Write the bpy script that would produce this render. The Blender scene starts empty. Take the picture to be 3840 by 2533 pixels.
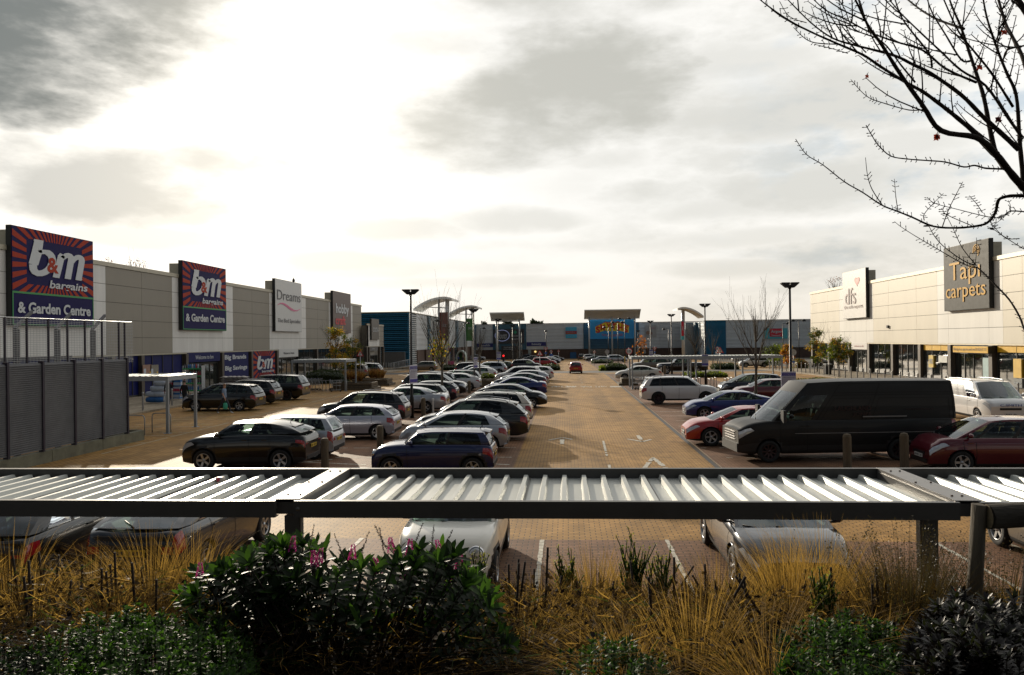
import bpy, math, random
from mathutils import Vector, Matrix, noise
R = math.radians
C = bpy.context.scene.collection
rnd = random.Random(7)

# ------------------------------------------------------------------ camera
EYE = 4.1
F, CX, CY, SW, SH = 2900.0, 1920.0, 1266.5, 3840.0, 2533.0
YAW, PITCH, ROLL = R(4.0), 10.9/2900, 0.012
fw = Vector((-math.sin(YAW)*math.cos(PITCH), math.cos(YAW)*math.cos(PITCH), math.sin(PITCH)))
r0 = Vector((math.cos(YAW), math.sin(YAW), 0)); u0 = r0.cross(fw)
rt = math.cos(ROLL)*r0 - math.sin(ROLL)*u0
up = math.sin(ROLL)*r0 + math.cos(ROLL)*u0
cam = bpy.data.cameras.new('camera'); co = bpy.data.objects.new('camera', cam); C.objects.link(co)
cam.sensor_width = 36; cam.lens = 36*F/SW; cam.clip_end = 3000; cam.clip_start = 0.05
m = Matrix((rt, up, -fw)).transposed().to_4x4(); m.translation = (0, 0, EYE); co.matrix_world = m
bpy.context.scene.camera = co
sc = bpy.context.scene
sc.view_settings.view_transform = 'Standard'; sc.view_settings.look = 'None'
sc.view_settings.exposure = 0.0; sc.view_settings.gamma = 1.0; sc.view_settings.use_curve_mapping = False
sc.cycles.max_bounces = 8; sc.cycles.transparent_max_bounces = 12

# ------------------------------------------------------------------ sun and sky
SUN_AZ, SUN_EL = R(-25), R(15)          # azimuth measured from +Y, clockwise
sd = Vector((math.sin(SUN_AZ)*math.cos(SUN_EL), math.cos(SUN_AZ)*math.cos(SUN_EL), math.sin(SUN_EL)))
sun = bpy.data.lights.new('sun', 'SUN'); sun.energy = 5.0; sun.angle = R(0.6); sun.color = (1, .88, .70)
so = bpy.data.objects.new('sun', sun); C.objects.link(so)
so.rotation_euler = sd.to_track_quat('Z', 'Y').to_euler(); so.location = sd*60

W = bpy.data.worlds.new('World'); sc.world = W; W.use_nodes = True
nt = W.node_tree; N = nt.nodes; L = nt.links
for n in list(N): N.remove(n)
def wn(t, **k):
    n = N.new(t)
    for a, b in k.items(): setattr(n, a, b)
    return n
def wm(op, a, b=None, c=None, clamp=False):
    n = N.new('ShaderNodeMath'); n.operation = op; n.use_clamp = clamp
    for i, x in enumerate((a, b, c)):
        if x is None: continue
        if isinstance(x, (int, float)): n.inputs[i].default_value = x
        else: L.new(x, n.inputs[i])
    return n.outputs[0]
def wmr(x, a, b, c, d):
    n = N.new('ShaderNodeMapRange'); n.interpolation_type = 'SMOOTHSTEP'; L.new(x, n.inputs[0])
    for i, q in enumerate((a, b, c, d)): n.inputs[1+i].default_value = q
    return n.outputs[0]
tc = wn('ShaderNodeTexCoord'); sep = wn('ShaderNodeSeparateXYZ'); L.new(tc.outputs['Generated'], sep.inputs[0])
vx, vy, vz = sep.outputs
az = wm('ARCTAN2', vx, vy); el = wm('ARCSINE', vz)
dot = wn('ShaderNodeVectorMath', operation='DOT_PRODUCT'); L.new(tc.outputs['Generated'], dot.inputs[0]); dot.inputs[1].default_value = sd
mp = wn('ShaderNodeMapping'); L.new(tc.outputs['Generated'], mp.inputs[0]); mp.inputs['Scale'].default_value = (1, 1, 2.6)
nz = wn('ShaderNodeTexNoise'); L.new(mp.outputs[0], nz.inputs[0]); nz.inputs['Scale'].default_value = 4.2; nz.inputs['Detail'].default_value = 7; nz.inputs['Roughness'].default_value = .6
nz2 = wn('ShaderNodeTexNoise'); L.new(mp.outputs[0], nz2.inputs[0]); nz2.inputs['Scale'].default_value = 9; nz2.inputs['Detail'].default_value = 5; nz2.inputs['Roughness'].default_value = .55
# clouds: (azimuth, elevation, half width, half height, strength) in degrees of real sky
def dirpx(u, v):
    d = (fw + rt*((u-CX)/F) - up*((v-CY)/F)).normalized()
    return math.degrees(math.atan2(d.x, d.y)), math.degrees(math.asin(d.z))
CL = []
for u, v, ru, rv, st in [(60,150,560,300,.92), (60,-250,800,360,.8), (200,660,640,150,.55), (1650,170,260,60,.3), (1250,980,330,45,.3), (1750,1060,420,30,.22), (2300,600,240,50,.3), (2650,780,300,60,.32), (3300,560,300,60,.3), (2750,230,320,90,.3), (2900,1000,420,40,.28), (560,900,260,40,.3), (430,760,420,80,.4), (860,610,230,70,.5),
        (2130,330,520,230,.66), (1850,520,520,110,.6), (2900,430,520,150,.42), (2150,-150,700,200,.5), (2420,730,300,60,.4), (1500,860,260,50,.33), (3050,680,520,110,.42),
        (1950,830,320,50,.3), (2700,900,800,40,.25), (1500,1010,480,40,.22), (3500,900,500,60,.25), (700,880,300,40,.2)]:
    a, e = dirpx(u, v); CL.append((R(a), R(e), (.82 if u < 500 else .98)*ru/F, (.82 if u < 500 else .98)*rv/F, st))
cloud = None
nn = wm('SUBTRACT', nz.outputs[0], .5); nn2 = wm('SUBTRACT', nz2.outputs[0], .5)
wob = wm('ADD', wm('MULTIPLY', nn, 3.6), wm('MULTIPLY', nn2, 2.2))
for a, e, ra, re, st in CL:
    q = wm('ADD', wm('POWER', wm('MULTIPLY', wm('SUBTRACT', az, a), 1/ra), 2.0), wm('POWER', wm('MULTIPLY', wm('SUBTRACT', el, e), 1/re), 2.0))
    q = wm('ADD', q, wob)
    k = wmr(q, 1.6, -.1, 0, st)
    cloud = k if cloud is None else wm('MAXIMUM', cloud, k)
streak = wmr(nz.outputs[0], .43, .66, 0, .36)
side = wmr(dot.outputs['Value'], .985, .80, 0.0, 1)
cloud = wm('MAXIMUM', cloud, wm('MULTIPLY', streak, side))
base = wn('ShaderNodeMixRGB')               # radiance of the thin bright overcast: strongest round the sun
dtf = wn('ShaderNodeVectorMath', operation='DOT_PRODUCT'); L.new(tc.outputs['Generated'], dtf.inputs[0]); dtf.inputs[1].default_value = (.28, .96, .0)
glow = wmr(dtf.outputs['Value'], -.50, .66, 0, 1); L.new(glow, base.inputs[0])
base.inputs[1].default_value = (.07, .08, .10, 1); base.inputs[2].default_value = (1.12, 1.10, 1.05, 1)
gap = wn('ShaderNodeMixRGB'); L.new(base.outputs[0], gap.inputs[1]); gap.inputs[2].default_value = (.60, .71, .80, 1)
L.new(wm('MULTIPLY', wmr(nz2.outputs[0], .50, .68, 0, .8), wmr(dot.outputs['Value'], .86, .66, 0, 1)), gap.inputs[0])
core = wn('ShaderNodeMixRGB'); L.new(gap.outputs[0], core.inputs[1]); core.inputs[2].default_value = (1.5, 1.44, 1.32, 1)
L.new(wmr(dot.outputs['Value'], .93, 1.0, 0, 1), core.inputs[0])
warm = wn('ShaderNodeMixRGB'); L.new(core.outputs[0], warm.inputs[1]); warm.inputs[2].default_value = (.86, .76, .62, 1)
L.new(wm('MULTIPLY', wmr(el, R(11), R(0), 0, .55), wmr(dot.outputs['Value'], .98, .75, .35, 1)), warm.inputs[0])
cl = wn('ShaderNodeMixRGB'); L.new(cloud, cl.inputs[0]); L.new(warm.outputs[0], cl.inputs[1]); 
cc = wn('ShaderNodeMixRGB'); cc.inputs[1].default_value = (.10, .13, .135, 1); cc.inputs[2].default_value = (.37, .37, .31, 1)
L.new(wmr(az, R(-34), R(-22), 0, 1), cc.inputs[0]); L.new(cc.outputs[0], cl.inputs[2])
sky = wn('ShaderNodeTexSky'); sky.sky_type = 'NISHITA'; sky.sun_disc = False; sky.sun_elevation = SUN_EL; sky.sun_rotation = SUN_AZ
bg1 = wn('ShaderNodeBackground'); L.new(sky.outputs[0], bg1.inputs[0]); bg1.inputs[1].default_value = .05
bg2 = wn('ShaderNodeBackground'); L.new(cl.outputs[0], bg2.inputs[0]); bg2.inputs[1].default_value = .98
mx = wn('ShaderNodeMixShader'); mx.inputs[0].default_value = .93; L.new(bg1.outputs[0], mx.inputs[1]); L.new(bg2.outputs[0], mx.inputs[2])
wo = wn('ShaderNodeOutputWorld'); L.new(mx.outputs[0], wo.inputs[0])

# ------------------------------------------------------------------ where the ground lies, and from a sight line to a point on a surface
def gz(y):
    return 0.0 if y < 85 else -min((y-85)*.0125, 2.2)
def ray(u, v):
    return (fw + rt*((u-CX)/F) - up*((v-CY)/F))
def G(u, v, dz=0.0):
    d = ray(u, v); t = 50.0
    for _ in range(30):
        z = gz(d.y*t) + dz; t = (z-EYE)/d.z
        if t < 0 or t > 400: t = 300
    return Vector((d.x*t, d.y*t, gz(d.y*t)+dz))
def PX(u, v, X):
    d = ray(u, v); t = X/d.x; return d.y*t, EYE+d.z*t
def PY(u, v, Y):
    d = ray(u, v); t = Y/d.y; return d.x*t, EYE+d.z*t

# ------------------------------------------------------------------ materials
MATS = {}
def mat(name, col, rough=.6, metal=0.0, var=.12, vs=3.0, bump=0.0, bs=30, coat=0.0, spec=.5, emit=None, es=1.0, alpha=None, vdark=.75, stretch=None, obj=True, trans=0.0):
    if name in MATS: return MATS[name]
    M = bpy.data.materials.new(name); M.use_nodes = True; nt = M.node_tree
    b = nt.nodes['Principled BSDF']
    b.inputs['Roughness'].default_value = rough; b.inputs['Metallic'].default_value = metal
    b.inputs['Specular IOR Level'].default_value = spec
    b.inputs['Coat Weight'].default_value = coat; b.inputs['Coat IOR'].default_value = 1.6 if name.startswith('car_paint') else 1.5; b.inputs['Coat Roughness'].default_value = .04
    c = (*col, 1)
    b.inputs['Base Color'].default_value = c
    M.diffuse_color = c
    if var > 0 or bump > 0:
        tc = nt.nodes.new('ShaderNodeTexCoord'); mp = nt.nodes.new('ShaderNodeMapping')
        nt.links.new(tc.outputs['Object'], mp.inputs[0])
        if stretch: mp.inputs['Scale'].default_value = stretch
    if var > 0:
        n = nt.nodes.new('ShaderNodeTexNoise'); n.inputs['Scale'].default_value = vs; n.inputs['Detail'].default_value = 6; n.inputs['Roughness'].default_value = .65
        nt.links.new(mp.outputs[0], n.inputs[0])
        mr = nt.nodes.new('ShaderNodeMapRange'); mr.inputs[1].default_value = .3; mr.inputs[2].default_value = .7
        mr.inputs[3].default_value = 1-var*1.3; mr.inputs[4].default_value = 1+var*.7
        nt.links.new(n.outputs[0], mr.inputs[0])
        mxn = nt.nodes.new('ShaderNodeVectorMath'); mxn.operation = 'SCALE'; mxn.inputs[0].default_value = col
        nt.links.new(mr.outputs[0], mxn.inputs['Scale']); nt.links.new(mxn.outputs[0], b.inputs['Base Color'])
        if rough > .2:
            m2 = nt.nodes.new('ShaderNodeMapRange'); m2.inputs[3].default_value = max(.02, rough-.1); m2.inputs[4].default_value = min(1, rough+.1)
            nt.links.new(n.outputs[0], m2.inputs[0]); nt.links.new(m2.outputs[0], b.inputs['Roughness'])
    if bump > 0:
        n = nt.nodes.new('ShaderNodeTexNoise'); n.inputs['Scale'].default_value = bs; n.inputs['Detail'].default_value = 4
        nt.links.new(mp.outputs[0], n.inputs[0])
        bp = nt.nodes.new('ShaderNodeBump'); bp.inputs['Strength'].default_value = bump; bp.inputs['Distance'].default_value = .02
        nt.links.new(n.outputs[0], bp.inputs['Height']); nt.links.new(bp.outputs[0], b.inputs['Normal'])
    if emit:
        b.inputs['Emission Color'].default_value = (*emit, 1); b.inputs['Emission Strength'].default_value = es
    if trans:
        nt2 = nt; tr = nt.nodes.new('ShaderNodeBsdfTranslucent'); ms = nt.nodes.new('ShaderNodeMixShader'); ms.inputs[0].default_value = trans
        tr.inputs[0].default_value = (min(1, col[0]*2.6), min(1, col[1]*2.6), min(1, col[2]*1.6), 1)
        nt.links.new(b.outputs[0], ms.inputs[1]); nt.links.new(tr.outputs[0], ms.inputs[2])
        nt.links.new(ms.outputs[0], nt.nodes['Material Output'].inputs[0])
    MATS[name] = M
    return M

def glass_mat(name, tint, tr=.5, rough=.03, ior=1.95):
    M = bpy.data.materials.new(name); M.use_nodes = True; nt = M.node_tree
    for n in list(nt.nodes): nt.nodes.remove(n)
    t = nt.nodes.new('ShaderNodeBsdfTransparent'); t.inputs[0].default_value = (*tint, 1)
    g = nt.nodes.new('ShaderNodeBsdfGlossy'); g.inputs['Roughness'].default_value = rough; g.inputs[0].default_value = (.9, .95, 1, 1)
    fr = nt.nodes.new('ShaderNodeFresnel'); fr.inputs[0].default_value = ior
    ms = nt.nodes.new('ShaderNodeMixShader'); nt.links.new(fr.outputs[0], ms.inputs[0])
    nt.links.new(t.outputs[0], ms.inputs[1]); nt.links.new(g.outputs[0], ms.inputs[2])
    o = nt.nodes.new('ShaderNodeOutputMaterial'); nt.links.new(ms.outputs[0], o.inputs[0])
    MATS[name] = M
    return M

# ------------------------------------------------------------------ mesh builder
class MB:
    def __init__(s): s.v = []; s.f = []; s.m = []; s.sm = []
    def add(s, vs, fs, mi=0, smooth=False):
        o = len(s.v); s.v += [tuple(x) for x in vs]
        for f in fs: s.f.append(tuple(o+i for i in f)); s.m.append(mi); s.sm.append(smooth)
        return s
    def box(s, x0, x1, y0, y1, z0, z1, mi=0):
        v = [(x, y, z) for z in (z0, z1) for y in (y0, y1) for x in (x0, x1)]
        return s.add(v, [(0,2,3,1), (4,5,7,6), (0,1,5,4), (2,6,7,3), (0,4,6,2), (1,3,7,5)], mi)
    def fbox(s, fr, a0, a1, z0, z1, d0, d1, mi=0):      # box on a facade frame: along, up, outwards
        o, ax, nr = fr
        v = [o + ax*a + Vector((0, 0, z)) + nr*d for z in (z0, z1) for d in (d0, d1) for a in (a0, a1)]
        return s.add(v, [(0,2,3,1), (4,5,7,6), (0,1,5,4), (2,6,7,3), (0,4,6,2), (1,3,7,5)], mi)
    def obox(s, p, ax, ay, az, mi=0):                    # oriented box: centre and three half axes
        p, ax, ay, az = map(Vector, (p, ax, ay, az))
        v = [p+ax*i+ay*j+az*k for k in (-1, 1) for j in (-1, 1) for i in (-1, 1)]
        return s.add(v, [(0,2,3,1), (4,5,7,6), (0,1,5,4), (2,6,7,3), (0,4,6,2), (1,3,7,5)], mi)
    def tube(s, pts, rad, n=8, mi=0, cap=True, smooth=True):
        pts = [Vector(p) for p in pts]
        if not isinstance(rad, (list, tuple)): rad = [rad]*len(pts)
        vs = []; fs = []; prev = None
        for i, p in enumerate(pts):
            t = (pts[min(i+1, len(pts)-1)] - pts[max(i-1, 0)]).normalized()
            if prev is None:
                a = t.orthogonal().normalized()
            else:
                a = prev - t*prev.dot(t)
                a = a.normalized() if a.length > 1e-6 else t.orthogonal().normalized()
            prev = a; b = t.cross(a)
            for k in range(n):
                an = 2*math.pi*k/n; vs.append(p + (a*math.cos(an) + b*math.sin(an))*rad[i])
        for i in range(len(pts)-1):
            for k in range(n):
                fs.append((i*n+k, i*n+(k+1) % n, (i+1)*n+(k+1) % n, (i+1)*n+k))
        s.add(vs, fs, mi, smooth)
        if cap:
            o = len(s.v)-len(vs)
            s.f.append(tuple(o+k for k in reversed(range(n)))); s.m.append(mi); s.sm.append(False)
            s.f.append(tuple(o+(len(pts)-1)*n+k for k in range(n))); s.m.append(mi); s.sm.append(False)
        return s
    def lathe(s, prof, c=(0, 0, 0), axis='z', n=20, mi=0, smooth=True):
        vs = []; fs = []; c = Vector(c)
        for r, h in prof:
            for k in range(n):
                a = 2*math.pi*k/n; x, y = r*math.cos(a), r*math.sin(a)
                vs.append(c + (Vector((x, y, h)) if axis == 'z' else Vector((x, h, y)) if axis == 'y' else Vector((h, x, y))))
        for i in range(len(prof)-1):
            for k in range(n): fs.append((i*n+k, i*n+(k+1) % n, (i+1)*n+(k+1) % n, (i+1)*n+k))
        return s.add(vs, fs, mi, smooth)
    def prism(s, pts, d, mi=0, smooth=False):            # flat polygon (list of Vectors) given the thickness vector d
        n = len(pts); pts = [Vector(p) for p in pts]; d = Vector(d)
        vs = pts + [p+d for p in pts]
        fs = [tuple(reversed(range(n))), tuple(range(n, 2*n))] + [(i, (i+1) % n, n+(i+1) % n, n+i) for i in range(n)]
        return s.add(vs, fs, mi, smooth)
    def patch(s, fn, nu, nv, mi=0, smooth=True, flip=False):
        vs = [fn(i/nu, j/nv) for j in range(nv+1) for i in range(nu+1)]
        fs = []
        for j in range(nv):
            for i in range(nu):
                q = (j*(nu+1)+i, j*(nu+1)+i+1, (j+1)*(nu+1)+i+1, (j+1)*(nu+1)+i)
                fs.append(tuple(reversed(q)) if flip else q)
        return s.add(vs, fs, mi, smooth)
    def mesh(s, name, mats):
        me = bpy.data.meshes.new(name); me.from_pydata(s.v, [], s.f)
        for q in (mats if isinstance(mats, (list, tuple)) else [mats]): me.materials.append(q)
        me.polygons.foreach_set('material_index', s.m); me.polygons.foreach_set('use_smooth', s.sm)
        me.update(); return me
    def build(s, name, mats, parent=None, loc=None, rz=0):
        o = bpy.data.objects.new(name, s.mesh(name, mats)); C.objects.link(o)
        if parent: o.parent = parent
        if loc is not None: o.location = loc
        if rz: o.rotation_euler.z = rz
        return o
def tag(o, label=None, cat=None, group=None, kind=None):
    if label: o['label'] = label
    if cat: o['category'] = cat
    if group: o['group'] = group
    if kind: o['kind'] = kind
    return o
def empty(name, loc=(0, 0, 0), rz=0, label=None, cat=None, group=None):
    o = bpy.data.objects.new(name, None); o.empty_display_size = .3; C.objects.link(o)
    o.location = loc; o.rotation_euler.z = rz
    return tag(o, label, cat, group)
def kids(o): return [c for c in bpy.data.objects if c.parent == o]
KID = {}
def copy_tree(o, parent=None):
    c = o.copy(); C.objects.link(c)
    if parent: c.parent = parent
    if o.name not in KID: KID[o.name] = list(o.children)
    for ch in KID[o.name]: copy_tree(ch, c)
    return c
def lerp(a, b, t): return a+(b-a)*t
def interp(tab, x):
    if x <= tab[0][0]: return tab[0][1]
    for (x0, y0), (x1, y1) in zip(tab, tab[1:]):
        if x <= x1: return lerp(y0, y1, (x-x0)/(x1-x0) if x1 > x0 else 0)
    return tab[-1][1]
def ssinterp(tab, x):                                    # monotone, rounded interpolation through the points
    n = len(tab)
    if x <= tab[0][0]: return tab[0][1]
    for i in range(n-1):
        x0, y0 = tab[i]; x1, y1 = tab[i+1]
        if x <= x1:
            d = (y1-y0)/(x1-x0)
            dm = (y1-tab[i-1][1])/(x1-tab[i-1][0]) if i > 0 else d
            dp = (tab[i+2][1]-y0)/(tab[i+2][0]-x0) if i < n-2 else d
            t = (x-x0)/(x1-x0); h = x1-x0
            return (2*t**3-3*t*t+1)*y0+(t**3-2*t*t+t)*h*dm+(-2*t**3+3*t*t)*y1+(t**3-t*t)*h*dp
    return tab[-1][1]

def text_mb(mb, s, c, ax, w, h, mi=0, shear=0.0, bold=0.0, ext=.01, arc=None):
    """lettering: centre c, reading direction ax, overall width w and height h, standing proud of its panel"""
    cu = bpy.data.curves.new('t', 'FONT'); cu.body = s; cu.shear = shear; cu.offset = bold; cu.extrude = .02; cu.resolution_u = 3
    cu.align_x = 'CENTER'
    o = bpy.data.objects.new('t', cu); C.objects.link(o)
    bpy.context.view_layer.update()
    me = bpy.data.meshes.new_from_object(o)
    vs = [v.co.copy() for v in me.vertices]; fs = [tuple(p.vertices) for p in me.polygons]
    bpy.data.objects.remove(o); bpy.data.curves.remove(cu); bpy.data.meshes.remove(me)
    if not vs: return
    x0 = min(v.x for v in vs); x1 = max(v.x for v in vs); y0 = min(v.y for v in vs); y1 = max(v.y for v in vs)
    ax = Vector(ax); nr = ax.cross(Vector((0, 0, 1))); c = Vector(c); out = []
    for v in vs:
        a = ((v.x-x0)/(x1-x0)-.5); b = ((v.y-y0)/(y1-y0)-.5)
        if arc: zz = b*h + arc*(1-(2*a)**2)
        else: zz = b*h
        out.append(c + ax*(a*w) + Vector((0, 0, zz)) + nr*(ext*.5 + (ext*.5 if v.z > 0 else -ext*.5)))
    mb.add(out, fs, mi)
# ------------------------------------------------------------------ ground
def paving(name, c1, c2, mortar, bw=.23, bh=.115, big=.38, rot=0.0):
    M = bpy.data.materials.new(name); M.use_nodes = True; nt = M.node_tree; b = nt.nodes['Principled BSDF']; lk = nt.links.new
    tc = nt.nodes.new('ShaderNodeTexCoord'); mp = nt.nodes.new('ShaderNodeMapping'); lk(tc.outputs['Object'], mp.inputs[0]); mp.inputs['Rotation'].default_value[2] = rot
    br = nt.nodes.new('ShaderNodeTexBrick'); lk(mp.outputs[0], br.inputs[0])
    br.inputs['Scale'].default_value = 1; br.inputs['Brick Width'].default_value = bw; br.inputs['Row Height'].default_value = bh
    br.inputs['Mortar Size'].default_value = .011; br.inputs['Mortar Smooth'].default_value = .3; br.inputs['Bias'].default_value = -.1
    br.inputs['Color1'].default_value = (*c1, 1); br.inputs['Color2'].default_value = (*c2, 1); br.inputs['Mortar'].default_value = (*mortar, 1)
    n1 = nt.nodes.new('ShaderNodeTexNoise'); lk(mp.outputs[0], n1.inputs[0]); n1.inputs['Scale'].default_value = .22; n1.inputs['Detail'].default_value = 8; n1.inputs['Roughness'].default_value = .7
    n2 = nt.nodes.new('ShaderNodeTexNoise'); lk(mp.outputs[0], n2.inputs[0]); n2.inputs['Scale'].default_value = 1.6; n2.inputs['Detail'].default_value = 5
    mr = nt.nodes.new('ShaderNodeMapRange'); lk(n1.outputs[0], mr.inputs[0]); mr.inputs[1].default_value = .3; mr.inputs[2].default_value = .7; mr.inputs[3].default_value = 1-big; mr.inputs[4].default_value = 1+big*.6
    m2 = nt.nodes.new('ShaderNodeMapRange'); lk(n2.outputs[0], m2.inputs[0]); m2.inputs[1].default_value = .35; m2.inputs[2].default_value = .6; m2.inputs[3].default_value = .82; m2.inputs[4].default_value = 1.05
    mu = nt.nodes.new('ShaderNodeMath'); mu.operation = 'MULTIPLY'; lk(mr.outputs[0], mu.inputs[0]); lk(m2.outputs[0], mu.inputs[1])
    v = nt.nodes.new('ShaderNodeVectorMath'); v.operation = 'SCALE'; lk(br.outputs[0], v.inputs[0]); lk(mu.outputs[0], v.inputs['Scale']); lk(v.outputs[0], b.inputs['Base Color'])
    bp = nt.nodes.new('ShaderNodeBump'); bp.inputs['Strength'].default_value = .5; bp.inputs['Distance'].default_value = .006; bp.invert = True
    lk(br.outputs['Fac'], bp.inputs['Height']); lk(bp.outputs[0], b.inputs['Normal'])
    b.inputs['Roughness'].default_value = .70; b.inputs['Specular IOR Level'].default_value = .16
    m3 = nt.nodes.new('ShaderNodeMapping'); lk(tc.outputs['Object'], m3.inputs[0]); m3.inputs['Scale'].default_value = (.9, .03, 1)
    n3 = nt.nodes.new('ShaderNodeTexNoise'); lk(m3.outputs[0], n3.inputs[0]); n3.inputs['Scale'].default_value = 1.0; n3.inputs['Detail'].default_value = 3
    n4 = nt.nodes.new('ShaderNodeTexNoise'); lk(mp.outputs[0], n4.inputs[0]); n4.inputs['Scale'].default_value = 3.5; n4.inputs['Detail'].default_value = 2
    q3 = nt.nodes.new('ShaderNodeMapRange'); lk(n3.outputs[0], q3.inputs[0]); q3.inputs[1].default_value = .4; q3.inputs[2].default_value = .62; q3.inputs[3].default_value = 1.06; q3.inputs[4].default_value = .80
    q4 = nt.nodes.new('ShaderNodeMapRange'); lk(n4.outputs[0], q4.inputs[0]); q4.inputs[1].default_value = .68; q4.inputs[2].default_value = .76; q4.inputs[3].default_value = 1; q4.inputs[4].default_value = .45
    mm = nt.nodes.new('ShaderNodeMath'); mm.operation = 'MULTIPLY'; lk(q3.outputs[0], mm.inputs[0]); lk(q4.outputs[0], mm.inputs[1])
    m5 = nt.nodes.new('ShaderNodeMath'); m5.operation = 'MULTIPLY'; lk(mu.outputs[0], m5.inputs[0]); lk(mm.outputs[0], m5.inputs[1]); lk(m5.outputs[0], v.inputs['Scale'])
    MATS[name] = M; return M
buff = paving('buff_block', (.48, .27, .088), (.38, .205, .06), (.06, .04, .018))
red = paving('red_block', (.27, .145, .082), (.205, .105, .06), (.04, .025, .016))
grey = paving('grey_flag', (.36, .30, .22), (.32, .265, .195), (.16, .13, .1), .45, .45, .15)
asph = mat('asphalt', (.075, .068, .06), .85, var=.25, vs=2, bump=.3, bs=60)
earth = mat('ground_soil', (.06, .05, .03), .9, var=.3, vs=.3)

YS = [9.5, 16, 24, 40, 60, 85, 100, 120, 140, 160, 180, 200, 220, 240, 261, 320, 500, 900]
def sheet(name, m, x0, x1, y0, y1, lift, kind='structure', zf=gz):
    mb = MB(); ys = [y0] + [y for y in YS if y0 < y < y1] + [y1]; nx = max(1, int((x1-x0)/30))
    xs = [lerp(x0, x1, i/nx) for i in range(nx+1)]
    vs = [(x, y, zf(y)+lift) for y in ys for x in xs]; n = len(xs)
    mb.add(vs, [(j*n+i, j*n+i+1, (j+1)*n+i+1, (j+1)*n+i) for j in range(len(ys)-1) for i in range(nx)])
    o = mb.build(name, m); tag(o, kind=kind); return o
sheet('ground', earth, -700, 700, -60, 900, -.05)
XD0, XD1 = -1.75, 4.65                       # the central drive
sheet('car_park_paving', buff, -34, 34, 6, 252, 0.0)
# cross road beyond the first car park block
sheet('cross_road', asph, -25, 26, 100, 109, .004)
def pave(name, m, x0, x1, y0, y1, lift=.004): return sheet(name, m, x0, x1, y0, y1, lift)
pave('parking_bay_paving', red, -11.35, XD0, 22.2, 96)
pave('parking_bay_paving', red, XD1+.22, 14.4, 21.8, 96)
pave('parking_bay_paving', red, -16, 14.4, 9.6, 15.9)
pave('parking_bay_paving', red, -11.35, XD0, 112, 215)
pave('parking_bay_paving', red, XD1+.22, 14.4, 112, 215)
# pavements along the shop fronts, a kerb step above the paving
def kerbed(name, m, x0, x1, y0, y1, h=.11):
    mb = MB(); ys = [y0] + [y for y in YS if y0 < y < y1] + [y1]
    for a, b in zip(ys, ys[1:]):
        o = len(mb.v)
        mb.add([(x0, a, gz(a)+h), (x1, a, gz(a)+h), (x1, b, gz(b)+h), (x0, b, gz(b)+h), (x0, a, gz(a)-.1), (x1, a, gz(a)-.1), (x1, b, gz(b)-.1), (x0, b, gz(b)-.1)],
               [(0,1,2,3), (4,5,1,0), (5,6,2,1), (7,4,0,3), (6,7,3,2)])
    return tag(mb.build(name, m), kind='structure')
kerbed('pavement', grey, 26.3, 33.2, 30, 108)
kerbed('pavement', grey, -33.2, -25.3, 30, 132)
kerbed('pavement', grey, -29.6, -24, 145, 251)
kerbed('pavement', grey, -24, 36, 243, 251)

# drainage channel
iron = mat('channel_iron', (.035, .03, .025), .55, .3, var=.2)
mb = MB()
ys = [16, 24, 40, 60, 85, 98]
for a, b in zip(ys, ys[1:]):
    mb.add([(XD1, a, gz(a)+.008), (XD1+.16, a, gz(a)+.008), (XD1+.16, b, gz(b)+.008), (XD1, b, gz(b)+.008)], [(0, 1, 2, 3)])
    mb.add([(XD1+.19, a, gz(a)+.008), (XD1+.21, a, gz(a)+.008), (XD1+.21, b, gz(b)+.008), (XD1+.19, b, gz(b)+.008)], [(0, 1, 2, 3)], 1)
tag(mb.build('drainage_channel', [iron, mat('channel_edge', (.3, .27, .22), .6)]), 'long dark drainage channel along the right edge of the central drive', 'drain')
mb = MB(); p = G(1345, 1761)
mb.lathe([(.0, .012), (.36, .012), (.4, .009), (.4, 0)], p, n=24); tag(mb.build('manhole_cover', iron), 'round dark manhole cover in the paving left of the blue small hatchback', 'manhole')

# worn white paint: short strips laid block by block so that the wear shows
paint = mat('worn_white_paint', (.56, .52, .43), .7, var=.4, vs=8)
ypaint = mat('worn_yellow_paint', (.42, .33, .10), .7, var=.3, vs=6)
def strip(mb, p, q, w, lift=.012, miss=.12, seg=.22):
    p = Vector(p); q = Vector(q); d = q-p; n = max(1, int(d.length/seg)); d /= n; s = Vector((-d.y, d.x, 0)).normalized()*w/2
    for i in range(n):
        if rnd.random() < miss: continue
        a = p+d*i; b = p+d*(i+.93); k = 1-.35*rnd.random()
        vs = [a-s*k, a+s*k, b+s*k, b-s*k]
        mb.add([(x.x, x.y, gz(x.y)+lift) for x in vs], [(0, 3, 2, 1)] if True else [])
def marking(name, fn, m=paint):
    mb = MB(); fn(mb); o = mb.build(name, m); tag(o, kind='structure'); return o
def bays_near(mb):
    for u, v, u2, v2 in [(2033,2027,1985,2240), (2500,2027,2605,2240), (3440,2000,3520,2090)]:
        a = G(u, v); b = G(u2, v2); strip(mb, a, (a.x+(b.x-a.x)*.0, 11.0, 0), .10, miss=.03)
    for x in (-4.3, -9.4, 8.6): strip(mb, (x, 15.9, 0), (x, 11.2, 0), .10)
marking('bay_line_paint', bays_near)
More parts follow.
